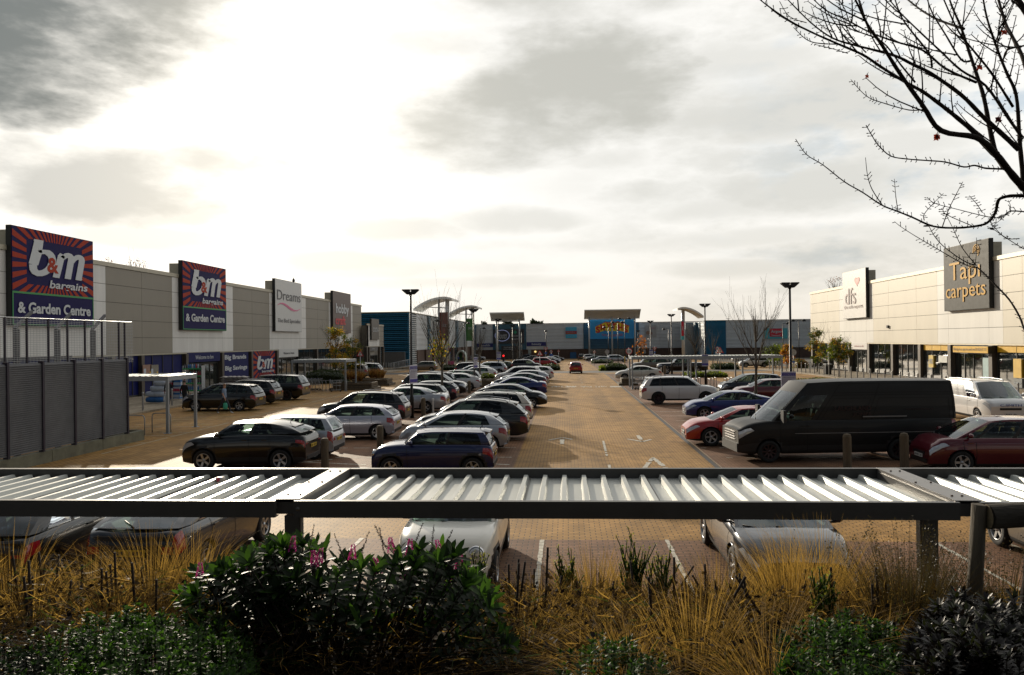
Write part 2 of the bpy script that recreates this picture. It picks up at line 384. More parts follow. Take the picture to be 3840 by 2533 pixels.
def bays_rows(mb):
    y = 24.4
    while y < 95:
        w = .085
        strip(mb, (XD1+.3, y, 0), (XD1+4.6, y, 0), w, miss=.25); strip(mb, (9.7, y, 0), (14.2, y, 0), w, miss=.25)
        strip(mb, (XD0-.2, y+.2, 0), (XD0-4.6, y+.2, 0), w, miss=.12); strip(mb, (-6.9, y+.2, 0), (-11.2, y+.2, 0), w, miss=.12)
        y += 2.42
    y = 114
    while y < 214:
        for x0, x1 in ((XD1+.3, 9.2), (9.7, 14.2), (-6.4, -2), (-11.2, -6.9)): strip(mb, (x0, y, 0), (x1, y, 0), .1)
        y += 2.42
    # start lines and hatching at the ends of the rows
    for x0, x1 in ((-11.3, -6.7), (-6.4, -1.9)):
        strip(mb, (x0, 26.6, 0), (x1, 25.4, 0), .1); strip(mb, (x0+.3, 24.6, 0), (x1-1.5, 26.6, 0), .14)
    strip(mb, (XD1+.3, 23.4, 0), (9.2, 23.4, 0), .1, miss=.1)
    strip(mb, (11.8, 22.0, 0), (12.9, 25.6, 0), .08, miss=.0)
marking('bay_line_paint', bays_rows)
def shop_bays(mb):
    y = 30
    while y < 98:
        strip(mb, (-17.6, y, 0), (-22.4, y, 0), .08, miss=.2); 
        if y < 60: strip(mb, (-17.6, y+1.2, 0), (-22.4, y+1.2, 0), .08, miss=.3)
        y += 3.6
    strip(mb, (-17.5, 28, 0), (-17.5, 98, 0), .1, miss=.1)
marking('shop_bay_paint', shop_bays, mat('pale_paint', (.45, .40, .27), .7, var=.3, vs=6))
def yellow_bays(mb):
    for i in range(9): strip(mb, (-18.0, 31+i*3.6, 0), (-22.0, 33.4+i*3.6, 0), .08, miss=.15); strip(mb, (-22.5, 30+i*3.6, 0), (-18.2, 31.0+i*3.6, 0), .08, miss=.15)
marking('yellow_hatch_paint', yellow_bays, ypaint)
def arrow(mb, u, v, up_, L_=1.9, w=.55):
    p = G(u, v); s = 1 if up_ else -1
    strip(mb, p-Vector((0, s*L_/2, 0)), p+Vector((0, s*L_*.25, 0)), .20, miss=.08, seg=.2)
    tip = p+Vector((0, s*L_*.55, 0))
    for k in (-1, 1): strip(mb, tip, p+Vector((k*w, s*L_*.12, 0)), .17, miss=.1, seg=.2)
def drive_marks(mb):
    arrow(mb, 2108, 1655, True); arrow(mb, 2400, 1645, False)
    strip(mb, G(2262, 1655), G(2276, 1712), .10, miss=.05); strip(mb, G(2284, 1745), G(2293, 1790), .10, miss=.05)
    t = G(2448, 1718); strip(mb, t, G(2405, 1772), .19, miss=.08, seg=.2); strip(mb, t, G(2520, 1775), .19, miss=.08, seg=.2)
    for u in (2088, 2140, 2197, 2253, 2308):
        p = G(u, 1451); ms = .5 if u < 2300 else .0
        for k in range(8):
            for j in range(3):
                if rnd.random() < ms: continue
                x = p.x-.45+k*.12; y = p.y-.9+j*.6
                mb.add([(x, y, .012), (x+.105, y, .012), (x+.105, y+.56, .012), (x, y+.56, .012)], [(0, 1, 2, 3)])
    for k in range(9):
        p = G(2190+k*3.8, 1464); mb.add([(p.x, p.y, .012), (p.x+.07, p.y, .012), (p.x+.07, p.y+.25, .012), (p.x, p.y+.25, .012)], [(0, 1, 2, 3)])
    for y in range(60, 100, 6): strip(mb, (1.45, y+6, 0), (1.45, y+8, 0), .1, miss=.5)
marking('drive_marking_paint', drive_marks)

# far woodland and rooftops behind the shops (one mass each side)
leafd = mat('far_foliage', (.045, .055, .025), .9, var=.35, vs=.8)
# ------------------------------------------------------------------ the retail buildings
taupe = mat('taupe_cladding', (.245, .225, .185), .5, var=.07, vs=.6, stretch=(1, 1, .3))
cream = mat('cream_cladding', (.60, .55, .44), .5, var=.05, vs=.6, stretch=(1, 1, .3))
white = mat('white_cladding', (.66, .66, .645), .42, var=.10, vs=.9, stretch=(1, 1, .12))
whitec = mat('white_cladding_sun_tint', (.66, .645, .60), .5, var=.06, vs=.9, stretch=(1, 1, .12))  # the white cladding again, with the warmth of sunlight put into its colour
gap_m = mat('panel_joint', (.09, .085, .075), .7, var=0)
coping = mat('coping_metal', (.42, .39, .31), .45, .2, var=.1)
coping2 = mat('coping_metal_pale', (.62, .56, .42), .45, .2, var=.08)
colm = mat('column_bronze', (.085, .07, .055), .5, .2, var=.1)
shopglass = mat('shop_glass', (.012, .016, .016), .04, 0, var=0, spec=1.0, coat=1.0)
shopin = mat('shop_interior', (.03, .03, .03), .8)
frame_m = mat('window_frame_dark', (.04, .038, .035), .4, .3)
bluep = mat('blue_vinyl', (.006, .010, .085), .5, var=.05, spec=.15)
navy = mat('navy_panel', (.012, .010, .075), .55, var=.05, spec=.12)
orange = mat('orange_ray', (.36, .045, .022), .55, var=.05, spec=.12)
greenl = mat('green_edge', (.02, .24, .05), .45, var=.05)
pale = mat('sign_white', (.52, .55, .58), .45, var=.04)
blackm = mat('sign_side_black', (.012, .012, .012), .5)
XL, XR = -33.0, 33.0
TOP, BOT = 10.1, 3.38
Z = Vector((0, 0, 1))

def cladding(fr, zones, joints, mats, b=BOT, t=TOP, rows=5):
    """zones: (start, end, material index) along the facade; joints: every panel seam"""
    mb = MB(); o, ax, nr = fr
    lo = min(z[0] for z in zones); hi = max(z[1] for z in zones)
    mb.fbox(fr, lo, hi, b+.02, t-.02, -.12, 0, 3)
    h = (t-.31-b)/rows
    for a0, a1, mi in zones:
        js = [a0] + [j for j in sorted(joints) if a0+.3 < j < a1-.3] + [a1]
        for p, q in zip(js, js[1:]):
            for r in range(rows):
                mb.fbox(fr, p+.012, q-.012, b+r*h+.015, b+(r+1)*h-.015, .002, .05, mi)
    mb.fbox(fr, lo, hi, t-.3, t, -.14, .13, 2)
    mb.fbox(fr, lo, hi, b-.10, b, -.3, .06, 2)
    return mb

# ---- left long building
def YL(u, v=1310): return PX(u, v, XL)[0]
lb = empty('retail_building', (XL, 60, 0), label='long left hand retail building with taupe and white panels above shop fronts', cat='building')
frL = (Vector((XL, 0, 0))-Vector(lb.location), Vector((0, 1, 0)), Vector((1, 0, 0)))
y_end = YL(1355)
zl = [(30, YL(396), 1), (YL(396), YL(645), 0), (YL(645), YL(873), 1), (YL(873), YL(1010), 0), (YL(1010), YL(1147), 1), (YL(1147), YL(1233), 0), (YL(1233), YL(1322), 1), (YL(1322), y_end, 0)]
jl = [YL(u) for u in (60, 200, 531, 700, 832, 945, 1041, 1122, 1190, 1260, 1300)] + [32, 38, 44]
cladding(frL, zl, jl, 0).build('cladding', [taupe, white, coping, gap_m], lb)
mb = MB()
mb.fbox(frL, 30, y_end, -.1, 9.8, -40, -.7, 0); mb.fbox(frL, 30, y_end, BOT, 9.8, -.7, -.16, 0); mb.build('building_shell', [mat('side_cladding', (.3, .28, .24), .6)], lb)
def columns(fr, ys, par, w=.42, b=BOT):
    for y in ys:
        mb = MB(); mb.fbox(fr, y-w/2, y+w/2, 0, b-.1, -.25, .16, 0); mb.build('column', [colm], par)
colL = [YL(u, 1400) for u in (420, 530, 697, 832, 942, 1038, 1188, 1262, 1345)] + [28, 36]
columns(frL, colL, lb)
def shopwin(fr, a0, a1, par, z0=.25, z1=BOT-.12, n=3, glass=None, d=-.14, fm=None):
    mb = MB()
    mb.fbox(fr, a0, a1, z0, z1, d-.04, d, 0)
    mb.build('window', [glass or shopglass], par)
    f = MB()
    for i in range(n+1):
        a = lerp(a0, a1, i/n); f.fbox(fr, a-.035, a+.035, z0, z1, d-.02, d+.05, 0)
    f.fbox(fr, a0, a1, z0-.12, z0, d-.02, d+.06, 0)
    f.build('window_frame', [fm or frame_m], par)
def interior(fr, a0, a1, par, items, z1=2.4):
    """things that show behind the glass as patches of light colour: kept as one mesh on the inner side of the pane"""
for a, b in ((YL(0,1400)-8, YL(420,1400)), (YL(425,1400), YL(528,1400)), (YL(533,1400), YL(690,1400))):
    shopwin(frL, a+.1, b-.1, lb, glass=bluep, n=4)
dg = mat('door_glass', (.02, .025, .022), .05, spec=1.0, coat=1.0)
def doorway(fr, a0, a1, par, z=2.35, d=-.3):
    mb = MB(); mb.fbox(fr, a0, a1, .1, z, d-.04, d, 0); o = mb.build('door', [dg], par)
    f = MB(); k = 4
    for i in range(k+1):
        a = lerp(a0, a1, i/k); f.fbox(fr, a-.04, a+.04, .1, z, d-.02, d+.05, 0)
    f.fbox(fr, a0, a1, z-.08, z+.04, d-.02, d+.06, 0); f.build('door_frame', [frame_m], o)
doorway(frL, YL(703,1400), YL(826,1400), lb); doorway(frL, YL(1047,1400), YL(1118,1400), lb)
shopwin(frL, YL(1122,1400), YL(1184,1400), lb, n=3); shopwin(frL, YL(1192,1400), YL(1258,1400), lb, n=4); shopwin(frL, YL(1266,1400), YL(1340,1400), lb, n=4)
# dark recess behind the fronts
mb = MB(); mb.fbox(frL, 30, y_end, 0, BOT, -.6, -.5, 0); mb.build('shop_interior', [shopin], lb)

# ---- right long building
def YR(u, v=1290): return PX(u, v, XR)[0]
rb = empty('retail_building', (XR, 60, 0), label='sunlit cream panelled retail building along the right side of the car park', cat='building')
frR = (Vector((XR, 0, 0))-Vector(rb.location), Vector((0, 1, 0)), Vector((-1, 0, 0)))
ye = YR(3042)
zr = [(YR(3151), ye, 0), (YR(3278), YR(3151), 1), (YR(3519), YR(3278), 0), (YR(3765), YR(3519), 1), (36, YR(3765), 0)]
jr = [YR(u) for u in (3050, 3107, 3176, 3252, 3336, 3440, 3560, 3712, 3840)] + [50, 46, 42]
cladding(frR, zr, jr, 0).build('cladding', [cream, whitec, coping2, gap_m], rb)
mb = MB(); mb.fbox(frR, 36, ye, -.1, 9.8, -40, -.7, 0); mb.fbox(frR, 36, ye, BOT, 9.8, -.7, -.16, 0); mb.build('building_shell', [MATS['side_cladding']], rb)
columns(frR, [YR(u, 1400) for u in (3050, 3112, 3188, 3262, 3351, 3454, 3567, 3722, 3900)], rb, .5)
for a, b, n in ((3056,3108,2), (3116,3182,3), (3268,3342,3), (3358,3446,4), (3461,3560,3), (3735,3890,2)):
    shopwin(frR, YR(b,1400), YR(a,1400), rb, n=n, z0=.2)
doorway(frR, YR(3256,1400), YR(3194,1400), rb, 2.5); doorway(frR, YR(3708,1400), YR(3575,1400), rb, 2.6)
mb = MB(); mb.fbox(frR, 36, ye, 0, BOT, -.6, -.5, 0); mb.build('shop_interior', [shopin], rb)
mb = MB(); yb, zb_ = PX(3142, 1105, XR); p = PX(3330, 1226, XR-.1)
mb.obox((XR-.12-XR, p[0]-60, p[1]), (.1, 0, 0), (0, .16, 0), (0, 0, .14)); mb.build('wall_light', [frame_m], rb)
yel = mat('yellow_fascia', (.72, .42, .015), .4, var=.05)
def band(fr, u0, u1, z0, z1, par, m, name='window_band', XP=XR, d=-.09):
    mb = MB(); mb.fbox(fr, PX(u1, 1400, XP)[0], PX(u0, 1400, XP)[0], z0, z1, d-.03, d, 0); return mb.build(name, [m], par)
band(frR, 3461, 3560, 2.75, 3.38, rb, yel); band(frR, 3737, 3890, 2.75, 3.38, rb, yel)

# ---- signs: each a panel box with its raised lettering
def sign(label, X, nx, u0, u1, vt, vt_at, vb, m, th=.35, name='shop_sign', vb_at=None):
    """stands on plane X; returns empty, y0,y1,z0,z1"""
    ya = PX(u0, 1100, X)[0]; yb = PX(u1, 1100, X)[0]
    zt = PX(vt_at, vt, X)[1]; zb = PX(vb_at or vt_at, vb, X)[1]
    y0, y1 = min(ya, yb), max(ya, yb)
    e = empty(name, (X, (y0+y1)/2, zb), label=label, cat='sign')
    fr = (Vector((0, 0, 0)), Vector((0, nx, 0)), Vector((nx, 0, 0)))
    hw = (y1-y0)/2
    mb = MB(); mb.fbox(fr, -hw, hw, 0, zt-zb, -th, -.03, 0); mb.build('sign_box', [blackm], e)
    mb = MB(); mb.fbox(fr, -hw+.03, hw-.03, .03, zt-zb-.03, -.03, .004, 0); mb.build('sign_face', [m], e)
    # backing frame seen over the parapet
    mb = MB(); mb.fbox(fr, -hw+.2, hw-.5, max(0, 9.8-zb), zt-zb-.25, -th-.9, -th, 0); mb.build('backing_frame', [coping], e)
    return e, hw, zt-zb, fr
def T(e, s, a, z, w, h, m, nx, name='lettering', d=.045, **k):
    mb = MB(); text_mb(mb, s, (nx*d, nx*a, z), (0, nx, 0), w, h, **k); return mb.build(name, [m], e)
def poly(fr, pts, d0=.004, th=.012):
    o, ax, nr = fr; return [o+ax*a+Z*z+nr*d0 for a, z in pts], nr*th

# custom swelling lower-case letters for the b&m mark
def stroke(fr, mb, pts, ws, d=.02, th=.015, mi=0, sx=1, sz=1, o=(0, 0), shear=.12):
    q = []
    n = len(pts); L_, R_ = [], []
    for i in range(n):
        a = pts[max(i-1, 0)]; b = pts[min(i+1, n-1)]; dx, dy = b[0]-a[0], b[1]-a[1]; l = math.hypot(dx, dy) or 1
        w = ws[i]/2; L_.append((pts[i][0]-dy/l*w, pts[i][1]+dx/l*w)); R_.append((pts[i][0]+dy/l*w, pts[i][1]-dx/l*w))
    O, ax, nr = fr
    def P3(p, dd): return O + ax*(o[0]+(p[0]+p[1]*shear)*sx) + Z*(o[1]+p[1]*sz) + nr*dd
    for i in range(n-1):
        a = [P3(L_[i], d), P3(L_[i+1], d), P3(R_[i+1], d), P3(R_[i], d)]
        mb.prism(a, nr*(th+i*.0011), mi)
def bezier(p, n=8):
    out = []
    for i in range(0, len(p)-3, 3):
        for k in range(n+(i+3 >= len(p)-1)):
            t = k/n; a, b, c, d = p[i:i+4]
            out.append(tuple((1-t)**3*a[j]+3*(1-t)**2*t*b[j]+3*(1-t)*t*t*c[j]+t**3*d[j] for j in (0, 1)))
    return out
def bm_logo(e, fr, cx, cz, w, h, d=.03):
    """w,h : size of the b&m mark centred on (cx,cz)"""
    mb = MB(); sx = w/10; sz = h/7.6; o = (cx-w/2, cz-h/2)
    S = lambda pts, ws, mi=0, dd=d: stroke(fr, mb, pts, ws, dd, .015, mi, sx, sz, o)
    S([(.5, 7.4), (1.3, 7.35), (1.25, 5), (1.0, 2.4)], [.3, 1.5, 1.6, 1.5])
    bow = bezier([(1.2, 4.6), (2.2, 5.8), (4.0, 5.6), (3.9, 3.2), (3.8, .9), (1.0, -.6), (.9, 2.4)])
    S(bow, [1.2 if i > 3 else .9 for i in range(len(bow))])
    S([(4.9, 5.4), (5.3, 5.2), (5.1, 2.6), (4.9, .3)], [.5, 1.2, 1.2, 1.15])
    for k in (0, 1):
        b = 5.3+k*1.95
        arch = bezier([(b, 4.1), (b+.6, 5.7), (b+1.9, 5.9), (b+1.75, 4.2), (b+1.7, 3), (b+1.65, 1.8), (b+1.6, .3)])
        S(arch, [.9]*3+[1.1]*(len(arch)-3))
    S([(8.75, .9), (9.5, .45)], [1.0, .25])
    mb.build('lettering', [pale], e)
    mb = MB(); text_mb(mb, '&', (fr[2].x*(d+.03), fr[1].y*(cx-.06*w), cz-.14*h), tuple(fr[1]), w*.19, h*.42, bold=.03); mb.build('lettering', [orange], e)
def bm_sign(label, u0, u1, vt, vb):
    e, hw, H, fr = sign(label, XL+.42, 1, u0, u1, vt, u0, vb, navy)
    cz = H*.66; cx = 0; lim = hw-.06; zlo = H*.34; zhi = H-.05
    mb = MB(); k = 40                                   # sunburst round the mark
    for i in range(k):
        a = 2*math.pi*(i+.5)/k; da = 2*math.pi/k*.27
        P = []
        for an in (a-da, a+da):
            c, s = math.cos(an), math.sin(an)
            t = min(lim/abs(c) if abs(c) > 1e-6 else 99, ((zhi-cz) if s > 0 else (cz-zlo))/abs(s) if abs(s) > 1e-6 else 99)
            r = min(.74*min(hw*.92/abs(c) if abs(c) > .01 else 99, H*.315/abs(s) if abs(s) > .01 else 99), t*.8)
            P.append(((cx+c*r, cz+s*r), (cx+c*t, cz+s*t)))
        q, dd = poly(fr, [P[0][0], P[0][1], P[1][1], P[1][0]]); mb.prism(q, dd)
    mb.build('sunburst', [orange], e)
    mb = MB()
    for a0, a1, z0, z1 in ((-hw+.04, hw-.04, H*.325, H*.345), (-hw+.04, hw-.04, .05, .05+.07), (-hw+.04, -hw+.12, .13, H*.325), (hw-.12, hw-.04, .13, H*.325)):
        mb.fbox(fr, a0, a1, z0, z1, .003, .02)
    mb.build('green_border', [greenl], e)
    bm_logo(e, fr, 0.0, H*.705, hw*1.45, H*.39)
    T(e, 'bargains', hw*.32, H*.435, hw*.98, H*.11, pale, 1, shear=.15, bold=.02)
    T(e, '& Garden Centre', 0, H*.185, hw*1.78, H*.115, pale, 1, bold=.03)
    return e
bm_sign('largest purple b&m bargains sunburst sign, above the mesh fence on the far left', 44, 351, 843, 1221)
bm_sign('smaller b&m bargains sunburst sign over the shop entrance, second from left', 684, 848, 976, 1238)
e, hw, H, fr = sign('white shop sign reading Dreams with a pink wave', XL+.42, 1, 1032, 1131, 1044, 1032, 1243, mat('dreams_face', (.55, .56, .56), .4, var=.04))
dgrey = mat('letter_grey', (.10, .10, .115), .5)
T(e, 'Dreams', 0, H*.70, hw*1.75, H*.19, dgrey, 1, bold=-.005)
T(e, 'The Bed Specialist', 0, H*.20, hw*1.72, H*.10, dgrey, 1)
mb = MB(); stroke(fr, mb, bezier([(-.86, .50), (-.3, .66), (.1, .30), (.86, .47)]), [.01, .02, .035, .045, .055, .05, .035, .02, .005], sx=hw, sz=H, shear=0); mb.build('pink_wave', [mat('sign_pink', (.6, .10, .25), .4)], e)
e, hw, H, fr = sign('brown shop sign with hobby in white and craft in red letters', XL+.42, 1, 1248, 1315, 1090, 1248, 1249, mat('brown_face', (.13, .095, .085), .5, var=.05))
T(e, 'hobby', 0, H*.56, hw*1.45, H*.30, pale, 1, bold=.03); T(e, 'craft', -hw*.22, H*.31, hw*1.1, H*.22, mat('sign_red', (.55, .03, .04), .45), 1, bold=.035)
e, hw, H, fr = sign('pale sign on the right building reading dfs the sofa experts', XR-.42, -1, 3160, 3247, 1003, 3247, 1191, mat('dfs_face', (.74, .72, .69), .4, var=.03))
dpink = mat('letter_brown', (.25, .18, .17), .5); redpink = mat('heart_red', (.50, .14, .12), .5)
T(e, 'dfs', -hw*.28, H*.47, hw*.95, H*.34, dpink, -1); T(e, 'the sofa experts', -hw*.05, H*.235, hw*1.6, H*.10, dpink, -1)
mb = MB(); hp = []
for i in range(28):
    t = 2*math.pi*i/28; hp.append((.30*hw+16*math.sin(t)**3*hw*.014, H*.76+(13*math.cos(t)-5*math.cos(2*t)-2*math.cos(3*t)-math.cos(4*t))*H*.0065))
q, dd = poly(fr, hp, .006, .02); mb.prism(q, dd); mb.build('heart_emblem', [redpink], e)
mb = MB()
for k in range(3): mb.fbox(fr, .30*hw-.10*hw, .30*hw+.10*hw, H*(.74+.025*k), H*(.748+.025*k), .027, .034)
mb.build('heart_bars', [MATS['dfs_face']], e)
e, hw, H, fr = sign('dark grey sign with yellow letters Tapi carpets on the right building', XR-.42, -1, 3540, 3710, 892, 3710, 1156, mat('tapi_face', (.045, .044, .038), .6, var=.05, spec=.2))
tyel = mat('letter_yellow', (.62, .34, .03), .55, spec=.2)
T(e, 'Tap\u0131', -hw*.02, H*.56, hw*1.35, H*.36, tyel, -1); T(e, 'carpets', 0, H*.25, hw*1.75, H*.25, tyel, -1)
mb = MB()
for r_ in (.045, .028, .012):
    pts = [(hw*.50+math.cos(a)*r_*H*1.9, H*.86+math.sin(a)*r_*H*1.9) for a in [math.pi*1.5*k/14-1.2 for k in range(15)]]
    stroke(fr, mb, pts, [.012*H]*15, sx=1, sz=1, shear=0)
mb.build('spiral_mark', [tyel], e)
e, hw, H, fr = sign('yellow fascia sign Bring us a quote over the carpet shop door', XR-.6, -1, 3570, 3702, 1299, 3702, 1327, yel, th=.5, name='fascia_sign')
T(e, "Bring us a quote and we'll BEAT IT", 0, H*.5, hw*1.85, H*.5, mat('letter_brownish', (.22, .14, .06), .5), -1)
kk = [c for c in e.children if c.name.startswith('backing')]; [bpy.data.objects.remove(c) for c in kk]
def fascia(label, X, nx, u0, u1, z0, z1, m, txt, tm, w=.6, h=.5):
    ya, yb = PX(u0, 1400, X)[0], PX(u1, 1400, X)[0]; hw = abs(yb-ya)/2
    e = empty('fascia_sign', (X, (ya+yb)/2, z0), label=label, cat='sign'); fr = (Vector((0, 0, 0)), Vector((0, nx, 0)), Vector((nx, 0, 0)))
    mb = MB(); mb.fbox(fr, -hw, hw, 0, z1-z0, -.25, .0); mb.build('sign_face', [m], e)
    if txt: T(e, txt, 0, (z1-z0)*.5, hw*2*w, (z1-z0)*h, tm, nx, d=.01)
    return e
fascia('dark blue sign Welcome to bm over the discount shop doors', XL+.1, 1, 704, 826, 2.5, 3.35, bluep, 'Welcome to bm', pale, .55, .42)
fascia('white sign Welcome to Dreams over the bed shop doors', XL+.1, 1, 1047, 1119, 2.45, 3.40, MATS['dreams_face'], 'Welcome to  Dreams', dgrey, .55, .28)
fascia('white door sign with faint pink lettering at the sofa shop', XR-.1, -1, 3194, 3252, 2.62, 3.4, MATS['dfs_face'], 'welcome to dfs', mat('faint_pink', (.62, .42, .42), .5), .6, .3)
# posters in the left windows
e = fascia('tall blue window poster reading Big Brands Big Savings', XL+.0, 1, 838, 932, .3, 3.36, bluep, None, None)
hw = abs(PX(838, 1400, XL)[0]-PX(932, 1400, XL)[0])/2
T(e, 'Big Brands', -hw*.05, 2.42, hw*1.7, .58, pale, 1, bold=.03, d=.01); T(e, 'Big Savings', 0, 1.35, hw*1.75, .58, pale, 1, bold=.03, d=.01)
e = fascia('orange and purple b&m window poster beside the bed shop entrance', XL+.0, 1, 948, 1032, .3, 3.36, navy, None, None)
hw = abs(PX(948, 1400, XL)[0]-PX(1032, 1400, XL)[0])/2; fr = (Vector((0, 0, 0)), Vector((0, 1, 0)), Vector((1, 0, 0)))
mb = MB()
for i in range(30):
    a = 2*math.pi*(i+.5)/30; da = .055; q = []
    for an in (a-da, a+da):
        c, s = math.cos(an), math.sin(an); t = min(hw/abs(c) if abs(c) > .01 else 99, 1.5/abs(s) if abs(s) > .01 else 99); q.append(((c*t*.6, 1.53+s*t*.6), (c*t*.98, 1.53+s*t*.98)))
    qq, dd = poly(fr, [q[0][0], q[0][1], q[1][1], q[1][0]]); mb.prism(qq, dd)
mb.build('sunburst', [orange], e); bm_logo(e, fr, 0, 1.7, hw*1.5, 1.5, .02); T(e, 'bargains', hw*.3, .72, hw*1.1, .34, pale, 1, bold=.02)
# window stickers right hand building
for lab, u0, u1, z0, z1, m, tx in (('white poster in the carpet shop window left of its doors', 3520, 3552, 1.7, 2.3, (.6, .6, .55), None), ('yellow shield shaped offer poster in the carpet shop window', 3483, 3500, 1.2, 2.3, (.6, .42, .05), '50%'),
        ('pale patterned poster beside the carpet shop doors', 3686, 3707, .4, 2.3, (.35, .5, .5), None), ('yellow poster with white disc in the end shop window', 3800, 3830, .9, 2.3, (.65, .4, .03), None), ('grey poster Never beaten on price at the far right window', 3800, 3832, .2, .86, (.16, .17, .17), 'Never beaten on price')):
    mm = mat('poster_'+lab[:8]+str(u0)+str(z0), m, .5, var=.15, vs=2); ee = fascia(lab, XR-.0, -1, u0, u1, z0, z1, mm, tx, pale, .8, .4); ee.name = 'window_poster'; ee['category'] = 'poster'

# ---- low coffee shop block past the left building
XC = -31.9
YC0, YC1 = y_end, PX(1437, 1230, XC)[0]
cb = empty('coffee_shop', (XC, (YC0+YC1)/2, 0), label='low end block with costa sign beyond the long left building', cat='building')
frC = (Vector((0, -cb.location.y, 0)), Vector((0, 1, 0)), Vector((1, 0, 0)))
zt = PX(1435, 1219, XC)[1]; zbC = PX(1435, 1298, XC)[1]
yw0, yw1 = PX(1374, 1298, XC)[0], PX(1422, 1298, XC)[0]
cladding(frC, [(YC0+.1, yw0, 0), (yw0, yw1, 1), (yw1, YC1, 0)], [(yw0+yw1)/2], 0, zbC, zt, 4).build('cladding', [taupe, white, coping, gap_m], cb)
mb = MB(); mb.fbox(frC, YC0+.1, YC1, -.4, zt-.3, -12, -.5); mb.fbox(frC, YC0+.1, YC1, zbC, zt-.3, -.5, -.16); mb.build('building_shell', [MATS['side_cladding']], cb)
mb = MB(); mb.fbox(frC, YC0+.1, YC1-.5, zt-.3, zt+1.6, -12, -4); mb.build('roof_box', [taupe], cb)
columns(frC, [YC0+.5, yw0, yw1, YC1-.3], cb, .5, zbC); shopwin(frC, YC0+.8, yw0-.3, cb, -.1, zbC-.1, 2); doorway(frC, yw0+.4, yw1-.4, cb, 1.9)
e, hw, H, fr = sign('narrow grey brown sign reading COSTA on the coffee shop', XC+.35, 1, 1392, 1420, 1195, 1392, 1275, mat('costa_face', (.13, .115, .10), .5), th=.3)
[bpy.data.objects.remove(c) for c in e.children if c.name.startswith('backing')]
T(e, 'COSTA', 0, H*.48, hw*1.5, H*.20, pale, 1, bold=.01)
fascia('small grey costa fascia above the coffee shop door', XC+.1, 1, 1385, 1418, zbC-.75, zbC-.1, mat('fascia_grey', (.1, .1, .1), .5), 'COSTA', pale, .3, .3)

# ---- far U of blue and grey sheds
def shedmat(name, col, horiz=.3, amp=.03):
    M = mat(name, col, .5, .1, var=.06, vs=.5); nt = M.node_tree; b = nt.nodes['Principled BSDF']
    tc = nt.nodes.new('ShaderNodeTexCoord'); wv = nt.nodes.new('ShaderNodeTexWave'); wv.bands_direction = 'Z'; wv.inputs['Scale'].default_value = horiz; wv.inputs['Distortion'].default_value = 0
    nt.links.new(tc.outputs['Object'], wv.inputs[0]); bp = nt.nodes.new('ShaderNodeBump'); bp.inputs['Distance'].default_value = amp; bp.inputs['Strength'].default_value = 1
    nt.links.new(wv.outputs[0], bp.inputs['Height']); nt.links.new(bp.outputs[0], b.inputs['Normal']); return M
blue = shedmat('blue_corrugated', (.018, .17, .31), 1.2, .08); dteal = shedmat('dark_teal_cladding', (.04, .12, .18), .6, .03)
gclad = shedmat('grey_far_cladding', (.58, .61, .63), .30, .03); louv = mat('louvre_white', (.62, .64, .64), .4, .2); brick = mat('brown_brick', (.10, .058, .042), .8, var=.25, vs=3)
ddark = mat('shop_front_dark', (.02, .025, .03), .15, spec=.8)
XW = -29.5
YW0 = PX(1534, 1282, XW)[0]; YW1 = 250.0
ZTW = 9.6
wb = empty('retail_building', (XW, YW0, 0), label='blue corrugated shed with white louvres beyond the coffee shop', cat='building')
O = -Vector(wb.location)
frA = (O+Vector((0, YW0, 0)), Vector((1, 0, 0)), Vector((0, -1, 0)))      # face to the camera
mb = MB(); mb.fbox(frA, -60, XW, -2, ZTW, -.3, 0)
for i in range(29): mb.fbox(frA, -60, XW, -1.1+i*.37, -1.1+i*.37+.2, 0, .09)
mb.build('blue_wall', [blue], wb)
mb = MB(); mb.fbox(frA, -60, XW+.1, ZTW, ZTW+.16, -.3, .15); mb.build('parapet', [coping], wb)
frB = (O+Vector((XW, 0, 0)), Vector((0, 1, 0)), Vector((1, 0, 0)))
uw = lambda u: PX(u, 1250, XW)[0]
mb = MB(); mb.fbox(frB, YW0, YW1, -3, ZTW, -30, -.5); mb.build('building_shell', [gclad], wb)
segs = [('louvre', YW0, uw(1562)), ('clad', uw(1562), uw(1603)), ('blue', uw(1603), uw(1611)), ('louvre', uw(1611), uw(1648)), ('clad', uw(1648), uw(1708)), ('blue', uw(1708), uw(1716)), ('louvre', uw(1716), uw(1752)), ('clad', uw(1752), YW1)]
for k, a, b in segs:
    mb = MB()
    if k == 'louvre':
        n = 26; mb.fbox(frB, a, b, 1.6 if a > YW0 else -.9, ZTW, -.5, -.35, 1)
        z0 = 2.4 if a > YW0 else -.9
        for i in range(n):
            z = lerp(z0, ZTW-.1, i/n); mb.fbox(frB, a, b, z, z+(ZTW-z0)/n*.5, -.35, -.02, 0)
        mb.build('louvre_bank', [louv, dteal], wb)
    else:
        mb.fbox(frB, a, b, 2.4, ZTW, -.5, 0 if k == 'clad' else .25); mb.build('cladding', [gclad if k == 'clad' else dteal], wb)
mb = MB(); mb.fbox(frB, uw(1562), YW1, -3, 2.4, -.6, -.2)
for i in range(10): y = lerp(uw(1562), YW1-3, i/10); mb.fbox(frB, y, y+3, -3, 2.4, -.2, .15)
mb.build('brick_base', [brick], wb)
mb = MB(); mb.fbox(frB, YW0, YW1, ZTW, ZTW+.15, -.5, .1); mb.build('parapet', [coping], wb)
mb = MB(); mb.fbox(frB, uw(1690), uw(1712), -1.5, 2.2, -.15, .1); mb.build('shop_front', [ddark], wb)

